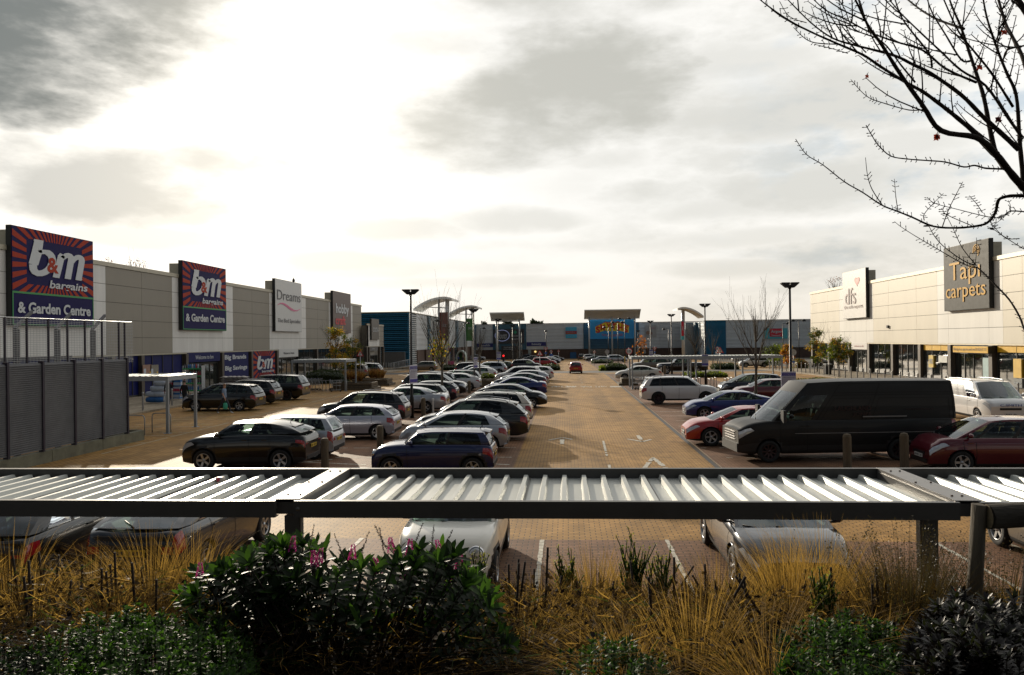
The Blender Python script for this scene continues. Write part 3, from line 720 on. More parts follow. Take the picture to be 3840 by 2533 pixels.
# arched canopies on twin poles with hanging banners
def canopy(label, x0, x1, y0, y1, zl, zr_, ztop, axis, polez, group=None, soff=None, pk=.8):
    """curved sheet roof; spans along x (axis='x': the curve runs in x) or along y"""
    e = empty('arched_canopy', ((x0+x1)/2, (y0+y1)/2, polez), label=label, cat='canopy')
    o = Vector(e.location)
    def arc(t, dz):
        if pk > .5: z = lerp(zl, ztop, 1-(1-t/pk)**2) if t < pk else lerp(ztop, zr_, ((t-pk)/(1-pk))**1.6)
        else: z = lerp(zl, ztop, 1-(1-t/pk)**1.6) if t < pk else lerp(ztop, zr_, ((t-pk)/(1-pk))**2)
        return z + dz
    mb = MB(); n = 18
    pts = []
    for i in range(n):
        for side in (0,):
            ta, tb = i/n, (i+1)/n
            if axis == 'x':
                xa, xb = lerp(x0, x1, ta), lerp(x0, x1, tb)
                q = [Vector((xa, y0, arc(ta, 0))), Vector((xb, y0, arc(tb, 0))), Vector((xb, y0, arc(tb, .45))), Vector((xa, y0, arc(ta, .45)))]
                mb.prism([p-o for p in q], (0, y1-y0, 0), 0)
            else:
                ya, yb = lerp(y0, y1, ta), lerp(y0, y1, tb)
                q = [Vector((x0, ya, arc(ta, 0))), Vector((x0, yb, arc(tb, 0))), Vector((x0, yb, arc(tb, .35))), Vector((x0, ya, arc(ta, .35)))]
                mb.prism([p-o for p in q], (x1-x0, 0, 0), 0)
    mb.build('canopy_roof', [soff or canm], e)
    return e, arc, o
canm = mat('canopy_sheet', (.86, .86, .82), .5, .1, var=.06, vs=.5)
polem = mat('white_pole', (.55, .57, .58), .4, .1)
def poles(e, o, lst, r=.22):
    for x, y, z0, z1 in lst: mb = MB(); mb.tube([Vector((x, y, z0))-o, Vector((x, y, z1))-o], r, 8); mb.build('pole', [polem], e)
def wing(label, ua, ub, va_tip, v_peak, v_end, Yc, up, banner, bm_, text):
    xa, za = PY(ua, va_tip, Yc); xb, zb = PY(ub, v_end, Yc)
    zp = PY((ua+ub)/2, v_peak, Yc)[1]; xp = PY(up, 1300, Yc)[0]
    e, arc, o = canopy(label, xa, xb, Yc-3.0, Yc+7.5, za, zb, zp-.3, 'x', gz(Yc))
    tt = (xp-xa)/(xb-xa); poles(e, o, [(xp, Yc-1.6, gz(Yc), arc(tt, 0)), (xp+1.6, Yc+1.2, gz(Yc), arc(min(1, tt+.15), 0)), (xp+1.6, Yc-1.6, gz(Yc), arc(min(1, tt+.15), 0))])
    mb = MB(); mb.tube([Vector((xa+1.5, Yc-1.6, arc(.15, 0)))-o, Vector((xp+1.6, Yc-1.6, arc(tt, 0)-1.8))-o], .09, 6); mb.tube([Vector((xp, Yc-1.6, arc(tt, 0)-1.6))-o, Vector((xp+1.7, Yc-1.6, arc(tt, 0)-1.9))-o], .08, 6); mb.build('brace', [polem], e)
    u0, u1, v0, v1 = banner; x0, z1 = PY(u0, v0, Yc-1.9); x1, z0 = PY(u1, v1, Yc-1.9)
    b = empty('banner_sign', ((x0+x1)/2, Yc-1.9, z0), label=text[0], cat='sign')
    w = (x1-x0)/2; mb = MB(); mb.box(-w, w, -.12, .12, 0, z1-z0); mb.box(-w-.35, -w, -.14, .5, 0, z1-z0, 1); mb.build('banner_panel', bm_, b)
    if text[1]:
        mb = MB(); text_mb(mb, text[1], (0, -.14, (z1-z0)*.55), (1, 0, 0), w*1.3, (z1-z0)*.14); mb.build('lettering', [pale], b)
    return e
wing('left arched canopy on poles in front of the far blue shed', 1560, 1702, 1168, 1119, 1129, 165, 1652, (1655, 1680, 1172, 1276), [mat('banner_pinkred', (.26, .12, .10), .5, var=.2, vs=.5), mat('banner_dark_red', (.2, .02, .015), .5)], ('tall faded red banner under the left arched canopy', 'tkmaxx'))
wing('second arched canopy on poles, above the green banner', 1680, 1796, 1190, 1150, 1158, 205, 1752, (1752, 1775, 1195, 1279), [mat('banner_green', (.07, .20, .05), .5, var=.15, vs=.5), mat('banner_dark_green', (.02, .12, .02), .5)], ('tall green banner under the second arched canopy', 'pets'))

# ---- far facade facing the camera
fbY = 250.0; X0 = PY(1783, 1250, fbY)[0]; X1 = PY(2640, 1250, fbY)[0]
fx = lambda u: PY(u, 1260, fbY)[0]
def fz(u, v): return PY(u, v, fbY)[1]
ZT = fz(2200, 1213); ZB = fz(2200, 1309)
fb = empty('retail_building', (0, fbY, 0), label='wide grey far building with pharmacy and toy shop signs closing the car park', cat='building')
frF = (Vector((0, 0, 0)), Vector((1, 0, 0)), Vector((0, -1, 0)))
mb = MB(); mb.fbox(frF, X0-2, X1+20, -4, ZT-.1, -40, -.5); mb.build('building_shell', [gclad], fb)
mb = MB()
for u0, u1 in ((1783, 1848), (1973, 2188), (2395, 2556)):
    a, b = fx(u0), fx(u1); n = max(1, int((b-a)/6)); nr_ = 4
    for i in range(n):
        for r_ in range(nr_):
            mb.fbox(frF, lerp(a, b, i/n)+.03, lerp(a, b, (i+1)/n)-.03, lerp(ZB, ZT, r_/nr_)+.03, lerp(ZB, ZT, (r_+1)/nr_)-.03, -.5, 0)
mb.build('cladding', [gclad], fb)
mb = MB()
for u0, u1, d in ((1848, 1973, .15), (2188, 2208, .2), (2380, 2396, .2), (1778, 1786, .3)): mb.fbox(frF, fx(u0), fx(u1), ZB, ZT, -.5, d)
mb.fbox(frF, fx(2208), fx(2380), -4, ZT, -.5, -.3)
mb.build('dark_cladding', [dteal], fb)
mb = MB(); mb.fbox(frF, X0, X1+6, ZT, ZT+.18, -.5, .25); mb.build('parapet', [mat('parapet_dark', (.05, .055, .06), .5)], fb)
mb = MB(); mb.fbox(frF, X0, X1+4, -4, ZB-.04, -.5, -.25)
for i in range(30): a = lerp(X0, X1, i/30); mb.fbox(frF, a, a+.8, -4, ZB-.04, -.25, -.05)
mb.build('brick_base', [brick], fb)
def fp(name, u0, u1, v0, v1, m, d=.05, th=.1, par=fb):
    mb = MB(); mb.fbox(frF, fx(u0), fx(u1), fz(u0, v1), fz(u0, v0), d-th, d); return mb.build(name, [m], par)
fp('door', 2137, 2160, 1322, 1352, mat('blue_door', (.01, .09, .22), .5), 0, .2)
fp('shop_front', 1862, 1955, 1318, 1352, ddark, 0); fp('shop_front', 2213, 2376, 1310, 1352, ddark, 0)
for u in (2410, 1980): fp('window', u, u+11, 1312, 1327, mat('pale_window', (.3, .35, .35), .2), 0)
def fsign(label, u0, u1, v0, v1, m, d=.35, name='shop_sign', cat='sign'):
    x0, x1 = fx(u0), fx(u1); z1, z0 = fz(u0, v0), fz(u0, v1)
    e = empty(name, ((x0+x1)/2, fbY-d, z0), label=label, cat=cat); w = (x1-x0)/2
    mb = MB(); mb.box(-w, w, 0, .3, 0, z1-z0); mb.build('sign_face', [m], e); return e, w, z1-z0
def FT(e, s, a, z, w, h, m, d=-.03, **k):
    mb = MB(); text_mb(mb, s, (a, d, z), (1, 0, 0), w, h, **k); return mb.build('lettering', [m], e)
bdark = mat('boots_face', (.035, .037, .045), .4)
e, w, H = fsign('dark sign with oval Boots script and midnight pharmacy on the far facade', 1850, 1966, 1236, 1290, bdark)
FT(e, 'Boots', -w*.42, H*.56, w*.60, H*.42, pale, shear=.35)
mb = MB(); mb.tube([(-w*.42+math.cos(a)*w*.46, -.05, H*.56+math.sin(a)*H*.38) for a in [2*math.pi*k/32 for k in range(33)]], .10, 6); mb.build('oval_ring', [mat('pale_blue_ring', (.35, .4, .6), .4, emit=(.35, .4, .7), es=.25)], e)
FT(e, 'midnight', w*.55, H*.52, w*.62, H*.17, pale); FT(e, 'pharmacy', w*.55, H*.30, w*.66, H*.19, pale)
mb = MB(); mb.box(w*.42-.2, w*.42+.2, -.06, -.01, H*.66, H*.9); mb.box(w*.42-.55, w*.42+.55, -.07, -.012, H*.73, H*.83); mb.build('green_cross', [mat('cross_green', (.02, .35, .2), .4)], e)
e, w, H = fsign('lower dark midnight pharmacy panel above the pharmacy doors', 1880, 1940, 1298, 1316, bdark); FT(e, 'midnight', -w*.15, H*.7, w*1.1, H*.3, pale); FT(e, 'pharmacy', -w*.1, H*.3, w*1.2, H*.34, pale)
hb = mat('royal_blue', (.012, .02, .16), .4)
e, w, H = fsign('dark blue strip sign reading health', 1787, 1848, 1289, 1303, hb); FT(e, 'health', w*.1, H*.5, w*1.1, H*.6, pale, bold=.02)
e, w, H = fsign('dark blue strip sign reading beauty', 1975, 2049, 1284, 1299, hb); FT(e, 'beauty', 0, H*.45, w*.98, H*.7, pale, bold=.02)
cy = mat('cyan_panel', (.05, .45, .68), .4); cred = mat('panel_red', (.35, .02, .05), .4); cyt = mat('cyan_text', (.2, .5, .6), .4)
e, w, H = fsign('square cyan and red Click & Collect panel left of the toy shop', 2121, 2163, 1228, 1269, cy)
mb = MB(); mb.box(-w, w, -.03, 0, H*.36, H*.66); mb.build('red_stripe', [cred], e); FT(e, 'Click & Collect', 0, H*.83, w*1.8, H*.13, cyt); FT(e, 'Click & Collect', 0, H*.18, w*1.8, H*.13, cyt); FT(e, 'Click & Collect at', -w*.05, H*.56, w*1.6, H*.09, pale, -.05)
FT(e, 'SmythsToys.com', 0, H*.43, w*1.7, H*.08, MATS['yellow_fascia'], -.05)
e, w, H = fsign('white advert panel with a parent and baby right of the toy shop', 2419, 2461, 1221, 1264, mat('advert_white', (.42, .42, .42), .5))
mb = MB(); mb.lathe([(0, .02), (.55, .01), (.62, 0)], (-w*.5, -.02, H*.35), 'y', 16); mb.lathe([(0, .02), (.35, .01), (.4, 0)], (w*.1, -.02, H*.3), 'y', 14); mb.build('faces_print', [mat('skin_print', (.3, .18, .13), .6)], e)
FT(e, 'baby', w*.5, H*.75, w*.7, H*.15, cred)
# toy shop: big blue board under a sheet canopy
sb = mat('toy_blue', (.02, .34, .80), .45, var=.05)
e, w, H = fsign('big blue Smyths toys superstores sign with yellow tumbling blocks', 2206, 2381, 1198, 1272, sb, d=3.4)
yb_ = mat('toy_yellow', (.95, .80, .03), .45); rd = mat('toy_red', (.65, .02, .03), .5)
mb = MB(); mb2 = MB(); word = 'SMYTHS'; n = 6
for side, x0, x1, za, zb2 in ((0, -.70, -.27, .42, .66), (0, -.25, .20, .62, .62), (0, .22, .70, .66, .42)):
    pts = [(x0*w, -.1, (za-.14 if x0 < -.5 else za-.24)*H), (x1*w, -.1, (zb2-.24 if x1 < .5 else zb2-.14)*H), (x1*w+.1, -.1, (zb2+.17)*H), (x0*w-.1, -.1, (za+.17)*H)]
    mb.prism(pts, (0, .08, 0)); q = [Vector(pts[3]), Vector(pts[2]), Vector(pts[2])+Vector((.2, 0, .25)), Vector(pts[3])+Vector((.2, 0, .25))]; mb2.prism(q, (0, .08, 0))
mb.build('yellow_blocks', [yb_], e); mb2.build('block_tops', [rd], e)
for s_, a, z, tz in (('S', -.60, .46, 1), ('M', -.40, .56, 1), ('Y', -.14, .61, 1), ('T', .08, .61, 1), ('H', .35, .55, 1), ('S', .58, .46, 1)):
    FT(e, s_, a*w, z*H, w*.19, H*.32, rd, -.14, bold=.05)
FT(e, 'TOYS  SUPERSTORES', 0, H*.20, w*.9, H*.11, rd, -.03, arc=-.25)
def sheetcan(label, u0, u1, vt, vb, d0, d1, pu, psz):
    x0, x1 = fx(u0), fx(u1); Yf = fbY-d1
    zt_ = PY(u0, vt, Yf)[1]; zb_ = PY(u0, vb, fbY-d0)[1]
    e = empty('sheet_canopy', ((x0+x1)/2, fbY-d0, gz(fbY)), label=label, cat='canopy'); o = Vector(e.location)
    mb = MB(); n = 14
    for i in range(n):
        ta, tb = i/n, (i+1)/n
        f = lambda t: (lerp(fbY-d0, Yf, t), zb_+(zt_-zb_)*(t**.7))
        (ya, za), (yb2, zb3) = f(ta), f(tb)
        sh = (ta)*0
        q = [Vector((x0, ya, za)), Vector((x1, ya, za)), Vector((x1, yb2, zb3)), Vector((x0, yb2, zb3))]
        mb.prism([p-o for p in q], (0, 0, .3))
    for k in range(40):
        x = lerp(x0, x1, (k+.5)/40)
        for i in range(4):
            (ya, za), (yb2, zb3) = f(i/4), f((i+1)/4); mb.prism([Vector((x-.07, ya, za-.08))-o, Vector((x+.07, ya, za-.08))-o, Vector((x+.07, yb2, zb3-.08))-o, Vector((x-.07, yb2, zb3-.08))-o], (0, 0, .08))
    mb.build('canopy_roof', [canm], e)
    for u in pu: x = fx(u); mb = MB(); mb.tube([Vector((x, fbY-d0-.9, gz(fbY)))-o, Vector((x, fbY-d0-.9, zb_+.6))-o], .26, 8); mb.build('pole', [polem], e)
    mb = MB(); mb.tube([Vector((fx(pu[0]), fbY-d0-.9, zb_-.2))-o, Vector((fx(pu[-1]), fbY-d0-.9, zb_-.2))-o], .1, 6); mb.build('rail', [polem], e)
sheetcan('grey sheet canopy tipped up above the pharmacy sign', 1843, 1969, 1176, 1205, 1, 5.5, (1864, 1949), 0)
sheetcan('wide sheet canopy tipped up above the blue toy shop sign', 2190, 2395, 1166, 1198, 3.9, 8.5, (2208, 2292, 2376), 0)
sl = empty('wall_lamp', (fx(2007), fbY-.5, fz(2007, 1319)), label='small lit yellow lamp on the brick wall below the beauty sign', cat='lamp')
mb = MB(); mb.lathe([(0, -.35), (.28, -.25), (.35, 0), (.28, .2), (0, .25)], (0, 0, 0), 'z', 12); mb.build('lamp_globe', [mat('lit_lamp', (.9, .7, .3), .4, emit=(1, .7, .25), es=1.3)], sl)

# ---- right wing of the far block
aY = 228.0
ax_ = lambda u: PY(u, 1260, aY)[0]; azf = lambda u, v: PY(u, v, aY)[1]
ab = empty('retail_building', (ax_(2640), aY, 0), label='far right shed, blue corrugated then grey, behind the bare tree', cat='building')
frG = (-Vector(ab.location)+Vector((0, aY, 0)), Vector((1, 0, 0)), Vector((0, -1, 0)))
ZTa, ZBa = azf(2700, 1204), azf(2700, 1306)
mb = MB(); mb.fbox(frG, ax_(2640), ax_(3300), -4, ZTa-.1, -30, -.4); mb.build('building_shell', [gclad], ab)
mb = MB(); mb.fbox(frG, ax_(2640), ax_(2722), -4, ZTa, -.4, .1)
for i in range(20): mb.fbox(frG, ax_(2640), ax_(2722), -1.2+i*.45, -1.2+i*.45+.22, .1, .2)
mb.build('blue_wall', [blue], ab)
mb = MB()
for i in range(7):
    for r_ in range(4): mb.fbox(frG, lerp(ax_(2722), ax_(3300), i/7)+.03, lerp(ax_(2722), ax_(3300), (i+1)/7)-.03, lerp(ZBa, ZTa, r_/4)+.03, lerp(ZBa, ZTa, (r_+1)/4)-.03, -.4, 0)
mb.build('cladding', [gclad], ab)
mb = MB(); mb.fbox(frG, ax_(2722), ax_(3300), -4, ZBa, -.4, -.2); mb.build('brick_base', [brick], ab)
mb = MB(); mb.fbox(frG, ax_(2640), ax_(3300), ZTa, ZTa+.2, -.4, .2); mb.build('parapet', [MATS['parapet_dark']], ab)
# stepped louvre bays between the toy shop and the right shed
xs_ = ax_(2640)
for k, (u0, u1, m_) in enumerate(((2571, 2601, 'l'), (2601, 2610, 'b'), (2610, 2640, 'l'))):
    mb = MB(); xa, xb = PY(u0, 1260, 240)[0], PY(u1, 1260, 240)[0]; fr = (-Vector(ab.location)+Vector((0, 240-k*3, 0)), Vector((1, 0, 0)), Vector((0, -1, 0)))
    if m_ == 'b': mb.fbox(fr, xa, xb, 0, ZTa-.2, -2, 0); mb.build('cladding', [dteal], ab); continue
    mb.fbox(fr, xa, xb, -1, ZTa-.2, -8, -.3, 1)
    for i in range(28): z = lerp(-.6, ZTa-.3, i/28); mb.fbox(fr, xa, xb, z, z+.17, -.3, .15, 0)
    mb.build('louvre_bank', [louv, dteal], ab)
e = empty('shop_sign', ((ax_(2866)+ax_(2952))/2, aY-.3, azf(2900, 1271)), label='teal panel with red Argos sign on the far right shed', cat='sign'); w = (ax_(2952)-ax_(2866))/2; H = azf(2866, 1232)-azf(2866, 1271)
mb = MB(); mb.box(-w, w, -.05, .2, 0, H); mb.build('sign_face', [mat('argos_teal', (.07, .45, .52), .4)], e)
mb = MB(); mb.box(-w*.55, w*.52, -.12, -.05, H*.2, H*.98); mb.build('red_panel', [mat('argos_red', (.62, .01, .04), .4)], e)
FT(e, 'Argos', 0, H*.66, w*.9, H*.36, pale, -.16, bold=.03)
mb = MB(); mb.tube([(lerp(-w*.4, w*.4, t/10), -.15, H*.36-math.sin(math.pi*t/10)*H*.08) for t in range(11)], .09, 6); mb.build('smile_mark', [pale], e)
# right arched canopy with its hanging sign
Yc = 195
xa, za = PY(2536, 1165, Yc); xb, zb = PY(2633, 1193, Yc); zp = PY(2565, 1160, Yc)[1]
e, arc, o = canopy('small arched canopy on poles right of the toy shop', xa, xb, Yc-2.4, Yc+6, za, zb, zp, 'x', gz(Yc), pk=.2)
poles(e, o, [(PY(2557, 1300, Yc)[0], Yc-1.5, gz(Yc), arc(.2, 0)), (PY(2569, 1300, Yc)[0], Yc+1.2, gz(Yc), arc(.3, 0))])
x0, z1 = PY(2553, 1204, Yc-1.8); x1, z0 = PY(2566, 1275, Yc-1.8)
b = empty('banner_sign', ((x0+x1)/2, Yc-1.8, z0), label='narrow red and teal hanging sign under the small right canopy', cat='sign'); w = (x1-x0)/2
mb = MB(); mb.box(-w, w, -.1, .1, 0, z1-z0); mb.build('banner_panel', [MATS['argos_teal']], b); mb = MB(); mb.box(-w*.8, w*.8, -.16, -.1, (z1-z0)*.2, (z1-z0)*.97); mb.build('red_panel', [MATS['argos_red']], b)
mb = MB(); text_mb(mb, 'A', (0, -.18, (z1-z0)*.6), (1, 0, 0), w, 1.2); mb.build('lettering', [pale], b)
# ------------------------------------------------------------------ vehicles
tyre_m = mat('tyre_rubber', (.012, .012, .012), .85, var=0)
rim_m = mat('alloy_rim', (.42, .43, .45), .3, .8, var=0)
rimd_m = mat('dark_rim', (.05, .03, .032), .35, .6, var=0)
trim = mat('black_trim', (.012, .012, .013), .55, var=0)
cabin = mat('cabin_dark', (.018, .018, .02), .8, var=0)
seatm = mat('seat_cloth', (.035, .035, .038), .85, var=0)
seam = mat('panel_seam', (.004, .004, .004), .9, var=0)
chrome = mat('chrome_trim', (.6, .6, .62), .12, 1.0, var=0)
hl_m = mat('headlight_lens', (.55, .58, .62), .06, .35, var=0, coat=1)
tl_m = mat('tail_light_lens', (.30, .008, .012), .12, 0, var=0, coat=1)
tlc_m = mat('clear_tail_lens', (.5, .45, .45), .1, .3, var=0, coat=1)
platey = mat('yellow_plate', (.55, .36, .02), .4, var=0); platew = mat('white_plate', (.6, .6, .58), .4, var=0); platet = mat('plate_text', (.02, .02, .02), .5, var=0)
cg = glass_mat('car_glass', (.42, .52, .48)); cgs = glass_mat('side_glass', (.40, .50, .46), ior=1.42); cgd = glass_mat('car_glass_dark', (.05, .06, .06), ior=1.42)
def paintm(name, col, metal=.25, rough=.28, coat=.8):
    return mat('car_paint_'+name, col, rough, metal, var=0, coat=coat, spec=.3)
PAINT = dict(black=paintm('black', (.002, .002, .0025)), charcoal=paintm('charcoal', (.009, .010, .012)), navy=paintm('navy', (.003, .005, .018)), blue=paintm('blue', (.006, .018, .14)),
    mini=paintm('deep_blue', (.004, .009, .065)), white=paintm('white', (.62, .62, .62), 0), silver=paintm('silver', (.40, .42, .45), .55), lilac=paintm('pale_silver', (.42, .43, .50), .4), grey=paintm('grey', (.10, .10, .105), .5),
    red=paintm('red', (.36, .012, .012), .1), maroon=paintm('maroon', (.10, .006, .014), .2), bronze=paintm('bronze', (.16, .14, .11), .5), vangrey=paintm('van_grey', (.0075, .008, .0085), .0, .48, .10),
    cream=paintm('cream', (.60, .58, .52), 0), green=paintm('dark_green', (.012, .03, .02)), slate=paintm('slate_blue', (.012, .016, .025), .3), brown=paintm('brown_silver', (.22, .19, .16), .5), greyd=paintm('dark_silver', (.035, .040, .050), .35, .2), ltred=paintm('orange_red', (.38, .04, .015), .1))

WF = [(.0, .90), (.2, .955), (.35, .985), (.5, 1.0), (.62, .998), (.78, .985), (.92, .955), (1.0, .905)]
class Car:
    def __init__(s, L=4.1, Wd=1.75, H=1.45, wb=2.5, wr=.31, fo=.82, clr=.19, nose=.60, hood=.84, cowl=.95, beltr=1.0, tailz=.95,
                 wsb=1.15, wst=.35, rrt=-1.55, rrb=-1.95, tailx=None, rooffall=.10, tumble=.80, planf=.74, planr=.84, wins=((.07, .42), (.46, .80)),
                 trim_z=None, rails=False, spoiler=False, rim='alloy', spokes=5, taill='mid', doors=2, wtop=.90, quarter=None, cargo=False, mirror=True, steep=.0, boot=None, rearglass=True, hump=.0, wt=(.05, .90), fbow=.15):
        s.__dict__.update({k: v for k, v in locals().items() if k != 's'})
        s.WF = [(.0, .92), (.2, .965), (.35, .99), (.5, 1.0), (.78, .995), (.92, .98), (1.0, .965)] if cargo else WF
        if cargo: s.wtop = .955
        s.xf, s.xr = L/2, -L/2
        s.wxf = s.xf-fo; s.wxr = s.wxf-wb
        top = [(s.xr, tailz-.22), (s.xr+.05, tailz-.05), (s.xr+.16, tailz)]
        if boot: top += [(s.xr+.3, boot+.0), (rrb, boot+.02)]
        elif rrb > s.xr+.25: top += [(rrb, beltr)]
        top += [((wsb+rrb)/2, lerp(cowl, beltr, .45)), (wsb, cowl), (lerp(wsb, s.xf, .55), lerp(cowl, hood, .42)), (s.xf-.22, hood), (s.xf-.08, hood-.10), (s.xf, nose+.02)]
        t2 = [top[0]]
        for p in top[1:]:
            if p[0] > t2[-1][0]+.01: t2.append(p)
        s.top = t2
    def zt(s, x): return interp(s.top, x) if x < s.xr+.2 or x > s.xf-.1 else ssinterp(s.top, x)
    def plan(s, x):
        ax = .95
        if x > s.xf-ax: return 1-(1-s.planf)*((x-s.xf+ax)/ax)**2.6
        if x < s.xr+.7: return 1-(1-s.planr)*((s.xr+.7-x)/.7)**2.6
        return 1.0
    def zb(s, x):
        z = s.clr
        if x > s.xf-.35: z += .05*((x-s.xf+.35)/.35)
        if x < s.xr+.4: z += .12*((s.xr+.4-x)/.4)
        for xw in (s.wxf, s.wxr):
            Ra = s.wr+.065
            if abs(x-xw) < Ra: z = max(z, s.wr*.98+math.sqrt(Ra*Ra-(x-xw)**2))
        return z
    def surf(s, x, f):
        """side of the body: x along, f up from sill (0) to shoulder (1)"""
        zb, zt = s.clr, s.zt(x)-.0
        z = lerp(zb, zt, f); return s.Wd/2*s.plan(x)*interp(s.WF, f), z
    def body(s):
        mb = MB(); xs = set()
        n = 44
        for i in range(n+1): xs.add(round(lerp(s.xr, s.xf, i/n), 4))
        for e in (s.xr, s.xf):
            sg = 1 if e < 0 else -1
            for d in (.015, .04, .08, .13): xs.add(round(e+sg*d, 4))
        for xw in (s.wxf, s.wxr):
            Ra = s.wr+.065
            for k in range(13): xs.add(round(xw+Ra*math.cos(math.pi*k/12), 4))
            xs.add(round(xw+Ra+.004, 4)); xs.add(round(xw-Ra-.004, 4))
        xs = sorted(xs); rows = []
        for x in xs:
            zb, zt = s.zb(x), s.zt(x); w = s.Wd/2*s.plan(x); base = s.clr
            zb = min(zb, zt-.05)
            pr = [(0.0, zb), (.80*w, zb)]
            for f in (0, .12, .25, .37, .5, .62, .72, .80, .87, .93, .975, 1.0):
                z = lerp(base, zt, f); k = interp(s.WF, f)
                if z < zb: z = zb; k = max(k, interp(s.WF, (zb-base)/(zt-base)))
                # shoulder crease and a light hollow along the doors
                k -= .012*math.exp(-((f-.30)/.10)**2)
                pr.append((k*w, z))
            crown = .045 if (x > s.wsb or (s.boot and x < s.rrb)) else .0
            for g in (.80, .5, 0): pr.append((g*w*.9, zt+crown*(1-g*g)+ (.012 if g > .7 and not s.cargo else .0)))
            rows.append([(x, y, z) for y, z in pr])
        m = len(rows[0])
        for side in (1, -1):
            o = len(mb.v); vs = [(x, y*side, z) for r in rows for x, y, z in r]
            fs = []; base = len(mb.f)
            for i in range(len(xs)-1):
                for j in range(m-1):
                    q = (i*m+j, (i+1)*m+j, (i+1)*m+j+1, i*m+j+1)
                    fs.append((q if side < 0 else tuple(reversed(q)), i, j))
            mats = []
            mb.add(vs, [f[0] for f in fs], 0, True)
            for k, (f, i, j) in enumerate(fs):
                xm = (xs[i]+xs[i+1])/2; zz = (rows[i][j][2]+rows[i][j+1][2])/2; mi = 0
                if j < 2: mi = 1
                elif j >= m-3 and s.rrb < xm < s.wsb and not s.cargo: mi = 2
                elif s.trim_z and zz < s.trim_z: mi = 1
                elif s.trim_z and min(abs(xm-s.wxf), abs(xm-s.wxr)) < s.wr+.11 and zz < s.wr*2+.16 and math.hypot(min(abs(xm-s.wxf), abs(xm-s.wxr)), zz-s.wr) < s.wr+.13: mi = 1
                elif zz < s.clr+.07: mi = 1
                mb.m[base+k] = mi
        for idx in (0, -1):                                   # close both ends
            r = rows[idx]; pts = [(x, y, z) for x, y, z in r] + [(x, -y, z) for x, y, z in reversed(r)]
            mb.add(pts, [tuple(range(len(pts)))], 0)
        return mb
    # greenhouse
    def gp(s, a, t):
        xb, xt = lerp(s.wsb, s.rrb, a), lerp(s.wst, s.rrt, a)
        zb = (s.beltr if a > .999 else ssinterp([(0, s.cowl), (.35, lerp(s.cowl, s.beltr, .3)), (1, s.beltr)], a))-.012
        zt = s.H-.045-.05*(1-min(1, a/.3))**2-s.rooffall*max(0, (a-.45)/.55)**2
        x = lerp(xb, xt, t); z = lerp(zb, zt, t)
        c = math.sin(math.pi*t)
        if s.cargo: c *= .5; t = max(t, 0)**1.6 if a > .02 else t
        if a < .5: x += .03*c*(1-2*a); 
        else: x -= .03*c*(2*a-1)
        pb = min(s.plan(xb), .985); w0 = s.Wd/2*s.wtop*pb; w1 = s.Wd/2*s.wtop*s.tumble
        y = lerp(w0, w1, t)+.035*c - .05*(max(0, (.12-a)/.12)**2)*t - .04*(max(0, (a-.88)/.12)**2)*t
        return x, y, z
    def side(s, a, t, sg, off=0): x, y, z = s.gp(a, t); return (x, sg*(y+off), z+off*.3)
    def roofp(s, a, q):                                       # q -1..1 across
        x, y, z = s.gp(a, 1.0); x += (.09*(1-q*q)*(1-2*a) if a < .5 else -.05*(1-q*q)*(2*a-1)); return (x, y*q, z+.045*(1-q*q))
    def front(s, q, t, off=0):
        x, y, z = s.gp(0, t); b = lerp(s.fbow, .09, t); return (x+b*(1-q*q)+off, y*q, z+.045*t*(1-q*q)+off*.5)
    def back(s, q, t, off=0):
        x, y, z = s.gp(1, t); b = lerp(.06, .05, t); return (x-b*(1-q*q)-off, y*q, z+.045*t*(1-q*q)+off*.4)
    def build(s, name, label, cat, paint, plate_f='white', dark=False):
        e = empty(name, label=label, cat=cat)
        bm = s.body()
        # roof and pillars in the body mesh
        bm.patch(lambda u, v: s.roofp(u, 2*v-1), 14, 10, 0)
        for k, (d0, d1) in enumerate(((.035, .06),)): pass
        wins = list(s.wins); ed = [0.0] + [x for w in wins for x in w] + [1.0]
        for sg in (1, -1):
            fl = sg < 0
            for i in range(0, len(ed), 2):
                a0, a1 = ed[i], ed[i+1]; ns = max(1, int((a1-a0)*14))
                pil = 3 if (0 < i < len(ed)-2 and not s.cargo) else 0
                bm.patch(lambda u, v: s.side(lerp(a0, a1, u), v, sg), ns, 6, pil, flip=not fl)
            for a0, a1 in wins:
                bm.patch(lambda u, v: s.side(lerp(a0, a1, u), lerp(0, s.wt[0], v), sg), 5, 1, 3 if not s.cargo else 0, flip=not fl)
                bm.patch(lambda u, v: s.side(lerp(a0, a1, u), lerp(s.wt[1], 1, v), sg), 8, 3, 0, flip=not fl)
        for q0, q1 in ((-1, -.93), (.93, 1)): bm.patch(lambda u, v: s.front(lerp(q0, q1, u), v), 1, 6, 0)
        rg = .84
        if s.rearglass:
            for q0, q1 in ((-1, -rg), (rg, 1)): bm.patch(lambda u, v: s.back(lerp(q0, q1, u), v), 2, 6, 0, flip=True)
            bm.patch(lambda u, v: s.back(lerp(-rg, rg, u), lerp(.88, 1, v)), 8, 1, 0, flip=True); bm.patch(lambda u, v: s.back(lerp(-rg, rg, u), lerp(0, .06, v)), 8, 1, 0, flip=True)
        else: bm.patch(lambda u, v: s.back(2*u-1, v), 8, 6, 0, flip=True)
        if s.spoiler:
            p = [s.back(q/4, 1) for q in range(-3, 4)]
            for a, b in zip(p, p[1:]):
                bm.prism([(a[0]+.06, a[1], a[2]-.012), (b[0]+.06, b[1], b[2]-.012), (b[0]-.16, b[1]*.97, b[2]-.055), (a[0]-.16, a[1]*.97, a[2]-.055)], (0, 0, .03), 0)
